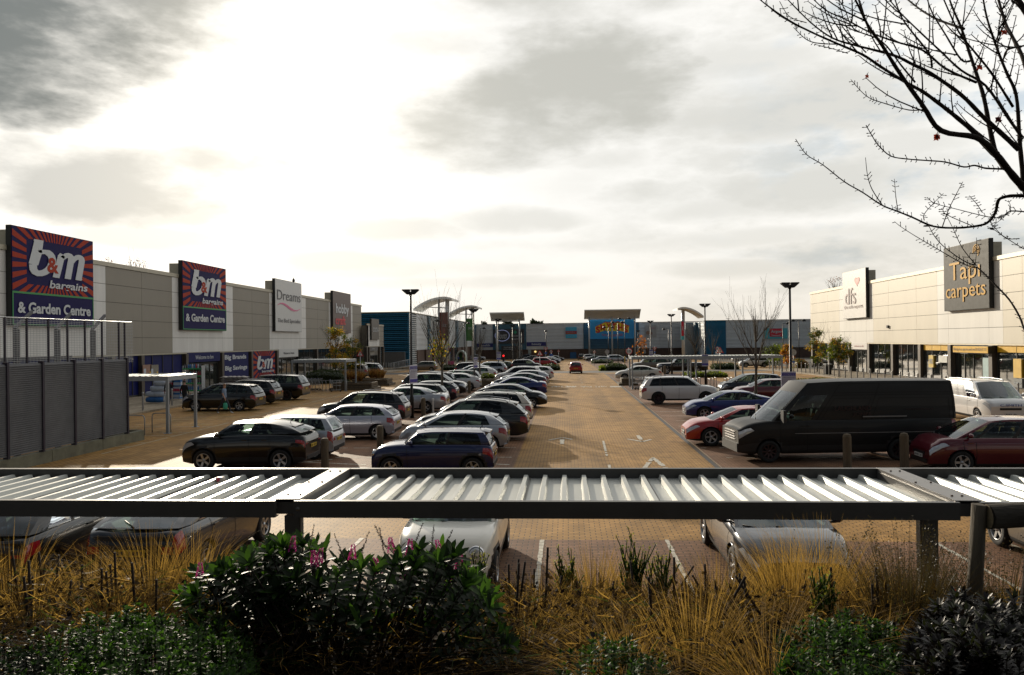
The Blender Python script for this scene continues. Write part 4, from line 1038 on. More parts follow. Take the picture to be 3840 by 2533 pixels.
        # seams, sills
        def sline(x0, x1, f0, f1, w=.007):
            for sg in (1, -1):
                def fn(u, v):
                    x = lerp(x0, x1, u); f = lerp(f0, f1, u); y, z = s.surf(x, f)
                    if abs(x1-x0) > .3: z += lerp(-w, w, v)
                    else: x += lerp(-w, w, v)
                    return (x, sg*(y+.003), z)
                bm.patch(fn, 8, 1, 4)
        dx0 = lerp(s.wsb, s.wst, .15)-.05; mid = [lerp(s.wsb, s.rrb, lerp(wins[i][1], wins[i+1][0], .5)) for i in range(min(len(wins)-1, s.doors-1))]
        dr = max(s.wxr+.12, lerp(s.wsb, s.rrb, wins[-1][1])) if s.doors > 1 else (mid[-1] if mid else dx0-1.2)
        for x in [dx0]+mid+([dr+.1] if s.doors > 1 else []): sline(x, x+.02, .05 if abs(x-s.wxr) > s.wr+.2 else .66, .985)
        sline(dr+.1, dx0, .08, .08, .006)
        # dark cabin floor tub between the wheels so that nothing shows through the arches
        bm.box(s.wxr-.5, s.wxf+.5, -s.Wd*.33, s.Wd*.33, s.clr-.02, min(s.cowl, .72), 1)
        if s.cargo: bm.box(s.wxr-.3, s.wst-.9, -s.Wd*.40, s.Wd*.40, .5, s.H-.3, 1)
        mt = [paint, trim, cabin, trim, seam]
        if s.cargo:
            def gl(a0, a1, t0, t1):
                for sg in (1, -1): bm.patch(lambda u, v: s.side(lerp(a0, a1, u), lerp(t0, t1, v), sg, .004), 12 if a1-a0 > .02 else 1, 8 if t1-t0 > .05 else 1, 4, flip=sg > 0)
            for a_ in (s.wins[0][1]+.03, .50, .985): gl(a_, a_+.004, .0, .93)
            for t_ in (.93, .70, .64): gl(s.wins[0][1]+.035, .98, t_, t_+.014)
            for a_, b_ in ((s.wins[0][1]+.055, .48), (.53, .96)): gl(a_, b_, .56, .57); gl(a_, b_, -.02, -.01); gl(a_, a_+.003, .0, .56); gl(b_, b_+.003, .0, .56)
        b = bm.build('body', mt, e); b.material_slots[0].link = 'OBJECT'; b.material_slots[0].material = paint
        g = cgd if dark else cg
        def glass(name, fn, nu, nv, flip=False, gm=None):
            mb = MB(); mb.patch(fn, nu, nv, 0, flip=flip); return mb.build(name, [gm or g], e)
        ft = .74 if s.H > 2.4 else 1.0
        if ft < 1: mbx = MB(); mbx.patch(lambda u, v: s.front(lerp(-.93, .93, u), lerp(ft, 1, v)), 8, 3); o = mbx.build('brow_panel', [paint], e)
        glass('windscreen', lambda u, v: s.front(lerp(-.93, .93, u), lerp(.0, ft, v), .0), 8, 5)
        if s.rearglass: glass('rear_window', lambda u, v: s.back(lerp(-rg, rg, u), lerp(.06, .88, v), .0), 6, 4, True)
        for sg in (1, -1):
            for k, (a0, a1) in enumerate(wins):
                def fn(u, v):
                    t = lerp(s.wt[0], s.wt[1], v); aa = lerp(a0, a1, u)
                    return s.side(aa, t, sg, .001)
                glass('side_window', fn, 6, 4, sg > 0, cgd if (dark or (k > 0 and s.trim_z)) else cgs)
        # interior
        mb = MB(); zf = min(s.cowl-.42, s.H-1.02)
        for x in ([s.wst-.25] + ([] if s.cargo else [s.wst-1.1])):
            for y in (-.36, .36):
                mb.obox((x, y, zf), (.24, 0, 0), (0, .23, 0), (0, 0, .08)); mb.obox((x-.28, y, zf+.35), (.06, 0, .02), (0, .22, 0), (-.10, 0, .34)); mb.obox((x-.42, y, zf+.78), (.04, 0, 0), (0, .12, 0), (-.02, 0, .09))
        mb.build('seats', [seatm], e)
        mb = MB(); mb.tube([(s.wst+.28+.08*math.cos(t), -.36+.18*math.sin(t)*1.0, zf+.32+.17*math.cos(t)) for t in [2*math.pi*i/14 for i in range(15)]], .018, 6, cap=False); mb.box(s.wst+.3, s.wsb-.1, -s.Wd*.36, s.Wd*.36, s.cowl-.1, s.cowl+.015); mb.build('dashboard', [cabin], e)
        # lights
        for sg in (1, -1):
            mb = MB()
            if s.mini_l if hasattr(s, 'mini_l') else False:
                y, z = s.surf(s.xf-.16, .74); mb.lathe([(.115, -.05), (.118, .0), (.10, .035), (.06, .055), (0, .062)], (s.xf-.055, sg*.535, .70), 'x', 18); mb.lathe([(.12, -.06), (.135, -.03), (.135, .01), (.118, .02)], (s.xf-.055, sg*.535, .70), 'x', 18, 1)
            else:
                mb.patch(lambda u, v: (lambda x, f: (x+.004, sg*(s.surf(x, f)[0]+.006), s.surf(x, f)[1]))(lerp(s.xf-.50+.12*v, s.xf-.012, u), lerp(lerp(.78, .66, u), lerp(.90, .965, u), v)), 8, 4, 0)
            mb.build('headlight', [hl_m, chrome], e)
            mb = MB(); f0, f1 = (.60, .90) if s.taill == 'mid' else (.55, .98) if s.taill == 'tall' else (.68, .86)
            mb.patch(lambda u, v: (lambda x, f: (x, sg*(s.surf(x, f)[0]+.007), s.surf(x, f)[1]))(lerp(s.xr+.012, s.xr+(.30 if s.taill != 'tall' else .2), u)+.06*v*(1-u)*0, lerp(lerp(f0, f0+.08, u), f1, v)), 6, 4, 0)
            y1 = s.Wd/2*s.planr; zz0, zz1 = lerp(s.clr, s.zt(s.xr+.1), f0), min(s.zt(s.xr)-.02, lerp(s.clr, s.zt(s.xr+.1), f1))
            mb.prism([(s.xr-.012, sg*y1*.97, zz0+.02), (s.xr-.012, sg*y1*.70, zz0+.03), (s.xr-.012, sg*y1*.72, zz1), (s.xr-.012, sg*y1*.95, zz1)], (.02, 0, 0))
            mb.build('tail_light', [tl_m], e)
            if s.mirror:
                x, y, z = s.gp(.07, .10); mb = MB()
                mb.lathe([(0, -.055), (.06, -.05), (.085, -.01), (.08, .04), (.05, .065), (0, .07)], (0, 0, 0), 'x', 10); mb.v = [(x-.02+p[0], sg*(y+.16)+p[1]*1.15, z+.06+p[2]*.85) for p in mb.v]
                mb.obox((x-.02, sg*(y+.06), z), (.025, 0, 0), (0, .08, .0), (0, 0, .015), 1); o = mb.build('wing_mirror', [paint, trim], e); o.material_slots[0].link = 'OBJECT'; o.material_slots[0].material = paint
        # grille, bumper openings, plates
        mb = MB(); y1 = s.Wd/2*s.planf
        mb.box(s.xf-.03, s.xf+.012, -y1*.55, y1*.55, s.nose-.13, s.nose-.03); mb.box(s.xf-.03, s.xf+.015, -y1*.75, y1*.75, s.clr+.07, s.clr+.19)
        mb.box(s.xr-.015, s.xr+.03, -s.Wd/2*s.planr*.85, s.Wd/2*s.planr*.85, s.clr+.12, s.clr+.24)
        mb.build('grille', [trim], e)
        for xx, m_, dd in ((s.xf, platew, 1), (s.xr, platey, -1)):
            mb = MB(); z0 = s.clr+.21 if dd > 0 else lerp(s.clr, s.tailz, .52); x0 = xx+dd*.016
            mb.box(min(x0, x0+dd*.012), max(x0, x0+dd*.012), -.26, .26, z0, z0+.11)
            for k in range(7):
                if k == 4: continue
                yk = -.20+k*.066; mb.box(min(x0+dd*.012, x0+dd*.015), max(x0+dd*.012, x0+dd*.015), yk-.016, yk+.016, z0+.025, z0+.085, 1)
            mb.build('number_plate', [m_, platet], e)
        if s.doors:
            mb = MB()
            for sg in (1, -1):
                for x in ([mid[0]+.17] if mid else [dx0-.9])+([dr+.28] if s.doors > 1 else []):
                    y, z = s.surf(x, .84); mb.obox((x, sg*(y+.012), z), (.085, 0, 0), (0, .012, 0), (0, 0, .013))
            hd = mb.build('door_handle', [chrome if s.spokes == 5.5 else paint], e); hd.material_slots[0].link = 'OBJECT'; hd.material_slots[0].material = paint
        mb = MB(); x, y, z = s.back(0, .06, .012); x2, y2, z2 = s.back(.35, .40, .02); mb.tube([(x-.01, y, z), (x2-.012, y2, z2)], .011, 5)
        for q in (-.4, .25): a = s.front(q, .02, .01); b_ = s.front(q-.45, .12, .012); mb.tube([a, b_], .010, 5)
        mb.build('wiper', [trim], e)
        mb = MB(); x, y, z = s.roofp(.90, 0); mb.tube([(x, 0, z), (x-.12, 0, z+.16)], [.012, .005], 5); mb.build('aerial', [trim], e)
        if s.rails:
            for sg in (1, -1):
                mb = MB(); mb.tube([(lambda p: (p[0], p[1]*sg*.86, p[2]+h))(s.gp(a, 1)) for a, h in ((.12, .02), (.16, .07), (.5, .085), (.86, .07), (.92, .02))], .018, 6); mb.build('roof_rail', [rim_m], e)
        # wheels
        for xw in (s.wxf, s.wxr):
            for sg in (1, -1):
                w = wheel(s.wr, s.rim, int(s.spokes)); w.parent = e; w.location = (xw, sg*(s.Wd/2-.115), s.wr)
                if sg < 0: w.rotation_euler.z = math.pi
        return e
WH = {}
def wheel(r, rim, n):
    k = (r, rim, n)
    if k in WH: return copy_tree(WH[k])
    mb = MB(); ri = r*.66
    mb.lathe([(ri, -.09), (r*.93, -.10), (r, -.075), (r, .07), (r*.95, .098), (ri+.01, .095), (ri, .07)], (0, 0, 0), 'y', 28)
    mb.lathe([(ri, .06), (ri*.95, .0), (0, .0)], (0, 0, 0), 'y', 20)
    w = mb.build('wheel', [tyre_m])
    mb = MB(); mb.lathe([(ri, .095), (ri*.93, .10), (ri*.90, .085), (ri*.90, .02)], (0, 0, 0), 'y', 24)
    for i in range(n):
        a = 2*math.pi*i/n; wd = .95 if n <= 6 else .5
        u = Vector((math.cos(a), 0, math.sin(a))); t = Vector((-math.sin(a), 0, math.cos(a)))
        mb.prism([u*.02+t*ri*.13+Vector((0, .05, 0)), u*ri*.95+t*ri*.17*wd+Vector((0, .07, 0)), u*ri*.95-t*ri*.17*wd+Vector((0, .07, 0)), u*.02-t*ri*.13+Vector((0, .05, 0))], (0, .02, 0))
    mb.lathe([(ri*.22, .05), (ri*.22, .085), (0, .09)], (0, 0, 0), 'y', 12)
    r_ = mb.build('rim', [rim_m if rim == 'alloy' else rimd_m], w)
    WH[k] = w; KID[w.name] = [r_]; return w

T_ = dict(
 hatch=dict(L=4.02, Wd=1.74, H=1.45, wb=2.51, wr=.31, fo=.80, cowl=.97, beltr=1.03, tailz=1.0, wsb=1.10, wst=.38, rrt=-1.52, rrb=-1.93, wins=((.06, .40), (.44, .74), (.77, .90)), taill='mid', spoiler=True),
 peugeot=dict(L=4.03, Wd=1.74, H=1.47, wb=2.54, wr=.31, fo=.84, cowl=.96, beltr=1.02, tailz=.98, hood=.80, nose=.56, wsb=1.32, wst=.35, rrt=-1.45, rrb=-1.90, wins=((.10, .45), (.49, .84),), taill='mid', rooffall=.12, spoiler=True),
 box=dict(L=3.85, Wd=1.66, H=1.50, wb=2.42, wr=.30, fo=.76, cowl=.98, beltr=1.02, tailz=1.0, wsb=1.05, wst=.42, rrt=-1.60, rrb=-1.88, wins=((.06, .42), (.46, .70), (.73, .92)), taill='tall', rooffall=.05, planr=.88),
 family=dict(L=4.33, Wd=1.80, H=1.46, wb=2.64, wr=.32, fo=.86, cowl=.97, beltr=1.04, tailz=1.0, wsb=1.22, wst=.38, rrt=-1.60, rrb=-2.08, wins=((.07, .42), (.46, .78),), taill='mid', rooffall=.14, spoiler=True, doors=2),
 coupe=dict(L=4.47, Wd=1.84, H=1.45, wb=2.70, wr=.345, fo=.90, cowl=.96, beltr=1.09, tailz=1.02, hood=.78, wsb=1.25, wst=.28, rrt=-1.45, rrb=-2.10, wins=((.10, .52), (.56, .82)), taill='low', rooffall=.20, rim='alloy', doors=1, spoiler=True),
 civic=dict(L=4.52, Wd=1.80, H=1.43, wb=2.70, wr=.33, fo=.88, cowl=.94, beltr=1.04, tailz=1.0, hood=.76, wsb=1.28, wst=.35, rrt=-1.35, rrb=-2.15, wins=((.09, .44), (.48, .82)), rooffall=.22),
 mini=dict(L=3.70, Wd=1.68, H=1.41, wb=2.47, wr=.31, fo=.62, cowl=.98, beltr=1.00, tailz=.97, hood=.86, nose=.62, wsb=.82, wst=.46, rrt=-1.55, rrb=-1.76, wins=((.045, .48), (.51, .90)), tumble=.85, rooffall=.03, doors=1, planf=.78, planr=.86, taill='mid', trim_z=.30, spoiler=True),
 fiat=dict(L=3.55, Wd=1.63, H=1.49, wb=2.30, wr=.29, fo=.68, cowl=.98, beltr=1.0, tailz=.95, hood=.84, nose=.58, wsb=.85, wst=.35, rrt=-1.05, rrb=-1.62, wins=((.06, .55), (.59, .84)), tumble=.78, rooffall=.12, doors=1, taill='mid'),
 punto=dict(L=3.86, Wd=1.66, H=1.48, wb=2.46, wr=.30, fo=.76, cowl=.98, beltr=1.0, tailz=.97, wsb=1.05, wst=.40, rrt=-1.60, rrb=-1.88, wins=((.06, .42), (.46, .88)), taill='tall', rooffall=.05, planr=.90, tumble=.80),
 juke=dict(L=4.13, Wd=1.77, H=1.57, wb=2.53, wr=.345, fo=.80, clr=.22, cowl=1.08, beltr=1.22, tailz=1.12, hood=.95, nose=.70, wsb=1.02, wst=.40, rrt=-1.45, rrb=-1.90, wins=((.06, .42), (.46, .70)), trim_z=.40, rooffall=.14, spoiler=True, taill='low'),
 suv=dict(L=4.40, Wd=1.84, H=1.66, wb=2.65, wr=.355, fo=.86, clr=.23, cowl=1.08, beltr=1.14, tailz=1.10, hood=.95, nose=.68, wsb=1.20, wst=.48, rrt=-1.75, rrb=-2.08, wins=((.06, .40), (.44, .72), (.76, .90)), trim_z=.40, rails=True, rooffall=.09, spoiler=True),
 bigsuv=dict(L=4.80, Wd=1.93, H=1.73, wb=2.90, wr=.385, fo=.88, clr=.24, cowl=1.12, beltr=1.17, tailz=1.12, hood=.98, nose=.70, wsb=1.28, wst=.52, rrt=-1.90, rrb=-2.28, wins=((.06, .38), (.41, .70), (.73, .90)), rails=True, rooffall=.08, spoiler=True, rim='dark', spokes=7),
 rover=dict(L=4.97, Wd=1.98, H=1.84, wb=2.92, wr=.39, fo=.90, clr=.26, cowl=1.20, beltr=1.25, tailz=1.20, hood=1.08, nose=.80, wsb=1.30, wst=.70, rrt=-2.05, rrb=-2.38, wins=((.05, .36), (.39, .66), (.69, .92)), rooffall=.07, taill='mid', planr=.9, planf=.82, rim='dark'),
 crossover=dict(L=4.54, Wd=1.79, H=1.63, wb=2.76, wr=.34, fo=.88, clr=.21, cowl=1.02, beltr=1.10, tailz=1.05, wsb=1.30, wst=.45, rrt=-1.75, rrb=-2.15, wins=((.08, .40), (.44, .70), (.73, .90)), trim_z=.40, rails=True, spoiler=True, rooffall=.10),
 rx=dict(L=4.74, Wd=1.85, H=1.70, wb=2.72, wr=.36, fo=.92, clr=.22, cowl=1.04, beltr=1.14, tailz=1.08, wsb=1.42, wst=.45, rrt=-1.75, rrb=-2.22, wins=((.10, .42), (.45, .76),), trim_z=.36, rails=True, spoiler=True, rooffall=.16),
 saloon=dict(L=4.77, Wd=1.82, H=1.47, wb=2.71, wr=.325, fo=.90, cowl=.96, beltr=1.03, tailz=1.02, wsb=1.38, wst=.55, rrt=-1.10, rrb=-1.80, boot=1.03, wins=((.09, .43), (.47, .84),), rooffall=.12, planr=.82, taill='mid', hood=.80),
 isaloon=dict(L=4.58, Wd=1.80, H=1.43, wb=2.73, wr=.33, fo=.84, cowl=.95, beltr=1.02, tailz=1.02, wsb=1.22, wst=.42, rrt=-1.05, rrb=-1.78, boot=1.04, wins=((.09, .43), (.47, .84),), rooffall=.14, taill='mid', hood=.79),
 mpv=dict(L=4.66, Wd=1.88, H=1.66, wb=2.76, wr=.33, fo=.92, cowl=1.02, beltr=1.08, tailz=1.04, hood=.90, wsb=1.55, wst=.55, rrt=-1.85, rrb=-2.22, wins=((.05, .13), (.16, .42), (.45, .70), (.73, .90)), rooffall=.10, planr=.86, spoiler=True),
 picasso=dict(L=4.43, Wd=1.83, H=1.61, wb=2.78, wr=.33, fo=.84, cowl=1.02, beltr=1.06, tailz=1.0, hood=.88, nose=.62, wsb=1.52, wst=.45, rrt=-1.70, rrb=-2.08, wins=((.05, .14), (.17, .44), (.48, .74), (.77, .90)), rooffall=.10),
 estate=dict(L=4.60, Wd=1.80, H=1.48, wb=2.68, wr=.32, fo=.88, cowl=.96, beltr=1.01, tailz=.98, wsb=1.28, wst=.50, rrt=-1.85, rrb=-2.18, wins=((.07, .38), (.42, .68), (.72, .90)), rails=True, rooffall=.08),
 cabrio=dict(L=4.50, Wd=1.80, H=1.38, wb=2.70, wr=.33, fo=.85, cowl=.93, beltr=.98, tailz=.98, wsb=1.15, wst=.42, rrt=-.80, rrb=-1.50, boot=.98, wins=((.10, .52), (.56, .84)), rooffall=.12, doors=1),
 v40=dict(L=4.37, Wd=1.80, H=1.44, wb=2.65, wr=.32, fo=.88, cowl=.96, beltr=1.06, tailz=1.02, wsb=1.25, wst=.38, rrt=-1.45, rrb=-2.02, wins=((.08, .43), (.46, .82),), rooffall=.17, taill='tall', hood=.80),
 van=dict(L=7.25, Wd=1.99, H=2.66, wb=4.32, wr=.36, fo=.98, clr=.28, cowl=1.34, beltr=1.36, tailz=1.36, hood=1.16, nose=1.02, wsb=2.50, wst=1.30, rrt=-3.50, rrb=-3.60, wins=((.035, .20),), wt=(.02, .66), fbow=.38, tumble=.90, cargo=True, rooffall=.03, planf=.86, planr=.95, doors=2, trim_z=.60, rim='dark', spokes=9, rearglass=False, taill='tall', wtop=.94),
 tvan=dict(L=4.97, Wd=1.99, H=1.95, wb=2.93, wr=.34, fo=1.00, clr=.24, cowl=1.16, beltr=1.20, tailz=1.18, hood=1.06, nose=.82, wsb=1.75, wst=.92, rrt=-2.28, rrb=-2.40, wins=((.06, .30),), tumble=.86, wt=(.03, .88), fbow=.25, cargo=True, rooffall=.03, planf=.84, planr=.94, rails=True, rearglass=False, taill='tall', wtop=.93),
 pickup=dict(L=5.82, Wd=2.02, H=1.92, wb=3.57, wr=.41, fo=1.02, clr=.36, cowl=1.26, beltr=1.30, tailz=1.28, hood=1.20, nose=.98, wsb=1.20, wst=.60, rrt=-.85, rrb=-1.02, boot=1.28, wins=((.07, .46), (.50, .90)), tumble=.86, rooffall=.05, planf=.88, planr=.96, rim='alloy', taill='tall'),
)
TYPES = {}
def vehicle(kind, paint, label, x, y, face, cat='car', group='cars parked in the retail car park', name='parked_car', dark=False, rz=0.0, zoff=0.0):
    """face: 'L','R' nose towards -X/+X, 'N' nose away (+Y), 'S' nose to the camera; x,y centre"""
    key = (kind, dark)
    first = key not in TYPES
    if first:
        c = Car(**T_[kind])
        if kind == 'mini': c.mini_l = True
        TYPES[key] = (c.build(name, label, cat, PAINT[paint], dark=dark), c); e = TYPES[key][0]
        bpy.context.view_layer.update()
    else:
        e = copy_tree(TYPES[key][0])
        for ch in e.children:
            if ch.name.split('.')[0] in ('body', 'wing_mirror', 'door_handle'): ch.material_slots[0].material = PAINT[paint]
    for k in ('label', 'category', 'group'):
        if k in e: del e[k]
    e.name = name
    tag(e, label, cat, group)
    g = gz(y); slope = math.atan((gz(y+1)-gz(y-1))/2)
    e.location = (x, y, g+.012+zoff)
    e.rotation_euler.z = {'L': math.pi, 'R': 0, 'N': math.pi/2, 'S': -math.pi/2}[face] + rz
    if face == 'N': e.rotation_euler.y = -slope
    elif face == 'S': e.rotation_euler.y = slope
    return e
def side_car(kind, paint, label, face, u, v, anchor, **k):
    """anchor: which end of the near side is at sight line (u,v): 'tail','nose'"""
    c = T_[kind]; W_, L_ = c.get('Wd', 1.75), c.get('L', 4.1); p = G(u, v)
    s = {'L': -1, 'R': 1}[face] * (1 if anchor == 'tail' else -1)
    toward = (u < 2123) == (s < 0)
    if toward: p.x = PY(u, v, p.y+W_*.8)[0]
    rz = k.get('rz', 0)
    return vehicle(kind, paint, label, p.x+s*L_/2, p.y+W_/2+(math.sin(rz)*L_/2 if face == 'L' else 0), face, **k)
GC = 'cars parked in the left shop bays'; GB = 'cars parked in the left centre row'; GA = 'cars parked in the row left of the drive'; GR = 'cars parked right of the drive'; GF = 'distant cars near the far buildings'; GN = 'cars parked by the foreground shelter'
S = side_car
S('mpv', 'black', 'black people carrier nose to the discount shop, behind the walking woman', 'L', 992, 1543, 'tail', group=GC)
S('suv', 'black', 'black small sport utility car between the people carrier and the tall luxury one', 'L', 1058, 1520, 'tail', group=GC)
S('rover', 'black', 'tall black luxury off roader, last of the three by the discount shop', 'L', 1160, 1503, 'tail', group=GC)
S('suv', 'brown', 'brownish silver car behind the timber planters with dry grass', 'L', 1389, 1421, 'tail', group=GC)
S('bigsuv', 'navy', 'dark navy off roader beyond the planters near the coffee shop', 'L', 1438, 1418, 'tail', group=GC)
# left centre row, tails to the right
S('juke', 'black', 'black crossover with sloping tail, nearest car on the left', 'L', 1195, 1770, 'tail', group=GB)
S('box', 'silver', 'small silver hatchback tucked behind the nearest black crossover', 'L', 1288, 1726, 'tail', group=GB)
S('hatch', 'lilac', 'pale silver hatchback with five twin spoke wheels left of the wooden post', 'L', 1503, 1652, 'tail', group=GB)
S('suv', 'charcoal', 'dark grey compact off roader behind the pale silver hatchback', 'L', 1540, 1600, 'tail', group=GB)
S('saloon', 'silver', 'silver saloon car behind the lamp post with the parking notice', 'L', 1686, 1550, 'tail', group=GB)
S('estate', 'black', 'black estate car just behind the silver saloon', 'L', 1684, 1532, 'tail', group=GB)
S('hatch', 'navy', 'dark blue hatchback, tail out beside the black off roader nose', 'L', 1722, 1512, 'tail', group=GB)
S('bigsuv', 'black', 'black off roader parked nose out towards the right in the left centre row', 'R', 1755, 1489, 'nose', group=GB)
S('suv', 'charcoal', 'dark off roader behind the nose out black one', 'L', 1714, 1474, 'tail', group=GB)
S('coupe', 'white', 'white three door car with curved side window by the wooden post', 'L', 1806, 1467, 'tail', group=GB)
S('estate', 'charcoal', 'dark grey estate with roof bars behind the white three door car', 'L', 1806, 1452, 'tail', group=GB)
S('family', 'white', 'white family hatchback with large red tail lights beyond the hedge', 'L', 1867, 1432, 'tail', group=GB)
S('family', 'silver', 'silver hatchback mostly hidden behind the white family hatchback', 'L', 1850, 1420, 'tail', group=GB)
S('suv', 'black', 'black off roader facing right at the far end of the left centre row', 'R', 1848, 1412, 'nose', group=GB)
S('hatch', 'ltred', 'orange red hatchback near the far end of the left centre row', 'L', 1889, 1404, 'tail', group=GB)
S('crossover', 'silver', 'silver crossover behind the orange red hatchback', 'L', 1903, 1408, 'tail', group=GB)
S('hatch', 'green', 'dark green car at the far end beside the dark off roader', 'L', 1925, 1392, 'tail', group=GB)
# row left of the drive
S('mini', 'mini', 'dark blue small three door hatchback with white roof glare beside the shelter', 'L', 1864, 1797, 'tail', group=GA)
S('peugeot', 'silver', 'silver rounded hatchback directly behind the dark blue three door one', 'L', 1912, 1700, 'tail', group=GA)
S('rx', 'charcoal', 'large dark grey off roader with rear spoiler behind the silver hatchback', 'L', 1986, 1657, 'tail', group=GA)
S('crossover', 'cream', 'white crossover with dark lower bumper behind the large dark off roader', 'L', 1999, 1600, 'tail', group=GA)
S('v40', 'black', 'black hatchback with red tail light parked nose out to the drive', 'R', 2052, 1532, 'nose', group=GA)
S('isaloon', 'blue', 'bright blue saloon next to the nose out black hatchback', 'L', 2052, 1490, 'tail', group=GA)
S('coupe', 'navy', 'navy hatchback behind the bright blue saloon', 'L', 2052, 1468, 'tail', group=GA)
S('family', 'silver', 'silver hatchback behind the navy one beside the drive', 'L', 2060, 1452, 'tail', group=GA)
S('crossover', 'white', 'white crossover with dark rear pillar, third before the small white hatchback', 'L', 2036, 1440, 'tail', group=GA, dark=True)
S('hatch', 'white', 'small white hatchback at the end of the row behind the walker sign', 'L', 2077, 1428, 'tail', group=GA)
S('suv', 'charcoal', 'dark off roader facing right behind the walker warning sign', 'R', 2032, 1392, 'nose', group=GA)
S('suv', 'red', 'red car facing the drive beside the small hedge island', 'R', 2088, 1376, 'nose', group=GF)
S('family', 'navy', 'dark blue car behind the red one at the far left of the drive', 'R', 2101, 1366, 'nose', group=GF)
S('family', 'silver', 'silver white car second behind the distant red one', 'R', 2104, 1361, 'nose', group=GF)
S('estate', 'black', 'black car farthest out to the drive under the far speed sign', 'R', 2116, 1356, 'nose', group=GF)
S('family', 'slate', 'dark slate car below the beauty sign nearest the drive', 'L', 2022, 1355, 'tail', group=GF)
S('suv', 'black', 'black off roader half hidden below the lit wall lamp', 'L', 2000, 1350, 'tail', group=GF)
S('bigsuv', 'silver', 'silver off roader by the green banner on the far left', 'R', 1822, 1353, 'nose', group=GF)
S('cabrio', 'white', 'white low coupe in front of the pharmacy', 'L', 1866, 1349, 'tail', group=GF)
S('family', 'grey', 'grey hatchback in front of the pharmacy doors', 'L', 1934, 1347, 'tail', group=GF)
S('box', 'brown', 'silver brown hatchback with sun glare on its windscreen, by the ramp fence', 'L', 1640, 1393, 'tail', group=GF)
p = G(2160, 1402); vehicle('punto', 'red', 'red small car driving away down the central drive', p.x, p.y+1.9, 'N', name='moving_car', group='cars on the move')
for u, v, k, c_, l in ((2181, 1351, 'bigsuv', 'black', 'black off roader parked tail out by the blue door'), ):
    p = G(u, v); vehicle(k, c_, l, p.x, p.y+2.2, 'N', group=GF)
S('suv', 'white', 'white off roader at the left of the toy shop entrance', 'R', 2248, 1352, 'nose', group=GF)
S('family', 'charcoal', 'dark grey hatchback right of the white off roader at the toy shop', 'L', 2262, 1356, 'tail', group=GF)
S('family', 'silver', 'silver hatchback nearest the drive in front of the toy shop', 'L', 2291, 1361, 'tail', group=GF)
S('mpv', 'white', 'white people carrier with glare, left one of a pair at the toy shop', 'R', 2347, 1355, 'nose', group=GF)
S('mpv', 'silver', 'silver people carrier, right one of a pair at the toy shop', 'R', 2354, 1359, 'nose', group=GF)
S('family', 'white', 'white hatchback far off, partly over the trolley shelter roof', 'L', 2487, 1353, 'tail', group=GF)
# right of the drive
S('civic', 'cream', 'silver white hatchback behind the trolley shelter posts', 'L', 2306, 1428, 'nose', group=GR)
S('rover', 'bronze', 'silver off roader nose behind the shelter, left of the black pickup', 'L', 2366, 1396, 'nose', group=GR)
S('mpv', 'slate', 'dark blue people carrier between the off roader and the pickup', 'L', 2418, 1390, 'nose', group=GR)
S('hatch', 'white', 'white car glimpsed over the bonnet of the black pickup', 'L', 2486, 1374, 'nose', group=GF)
e = S('pickup', 'black', 'black pickup truck with white lettering on its doors, seen under the shelter roof', 'L', 2462, 1404, 'nose', group=GR, cat='pickup', name='pickup_truck')
mb = MB(); text_mb(mb, 'THE PET', (.55, 1.012, 1.02), (-1, 0, 0), 1.15, .17); text_mb(mb, 'AWAY', (-.75, 1.012, 1.02), (-1, 0, 0), .75, .17); mb.build('lettering', [mat('van_text', (.3, .3, .32), .5)], e)
S('bigsuv', 'white', 'large white off roader with black wheels parked tail to the drive', 'R', 2399, 1519, 'tail', group=GR, dark=True)
S('picasso', 'navy', 'dark blue family car facing left beyond the bare tree', 'L', 2690, 1492, 'nose', group=GR)
S('family', 'maroon', 'dark red hatchback between the dark blue car and the van', 'L', 2744, 1512, 'nose', group=GR)
S('civic', 'blue', 'bright blue hatchback facing left next to the red coupe', 'L', 2560, 1578, 'nose', group=GR)
S('coupe', 'red', 'bright red three door coupe nearest the drive, left of the grey van', 'L', 2556, 1676, 'nose', group=GR)
e = S('van', 'vangrey', 'long high roofed dark grey van with faint red lettering', 'L', 2724, 1740, 'nose', group=None, cat='van', name='panel_van', rz=.10)
rl = mat('faint_red_text', (.035, .012, .010), .7)
mb = MB(); text_mb(mb, 'LAUGHLAND', (-.12, 1.0, 1.74), (-1, 0, 0), 1.2, .15); text_mb(mb, 'JONES', (-.42, 1.0, 1.53), (-1, 0, 0), .6, .14); 
text_mb(mb, 'www.laughlandjones.co.uk', (-2.35, .985, 1.68), (-1, 0, 0), .9, .05); mb.build('lettering', [rl], e)
mb = MB(); mb.box(-1.9, -.45, .99, 1.012, 1.44, 1.48); mb.box(-3.1, 1.8, .992, 1.0, .93, .95); mb.build('side_moulding', [mat('pale_moulding', (.2, .19, .18), .5)], e)
mb = MB()
for k in range(4): mb.box(3.62, 3.65, -.52, .52, .72+k*.085, .738+k*.085)
mb.build('chrome_grille_bars', [chrome], e)
for sg in (1, -1):
    mb = MB(); mb.obox((2.25, sg*1.20, 1.52), (.05, 0, 0), (0, .12, 0), (0, 0, .20)); mb.obox((2.27, sg*1.05, 1.42), (.03, 0, 0), (0, .08, 0), (0, 0, .03)); mb.build('wing_mirror', [trim], e)
mb = MB(); mb.box(3.58, 3.66, -.80, .80, .34, .62); mb.build('front_bumper', [trim], e)
S('picasso', 'maroon', 'dark crimson family car at the right edge below the van', 'L', 3418, 1780, 'nose', group=GR)
p = G(3700, 1668); e = vehicle('tvan', 'white', 'white delivery van driving towards the camera past the grey van', 19.9, 38.6, 'S', cat='van', name='moving_van', group=None, rz=-.03)
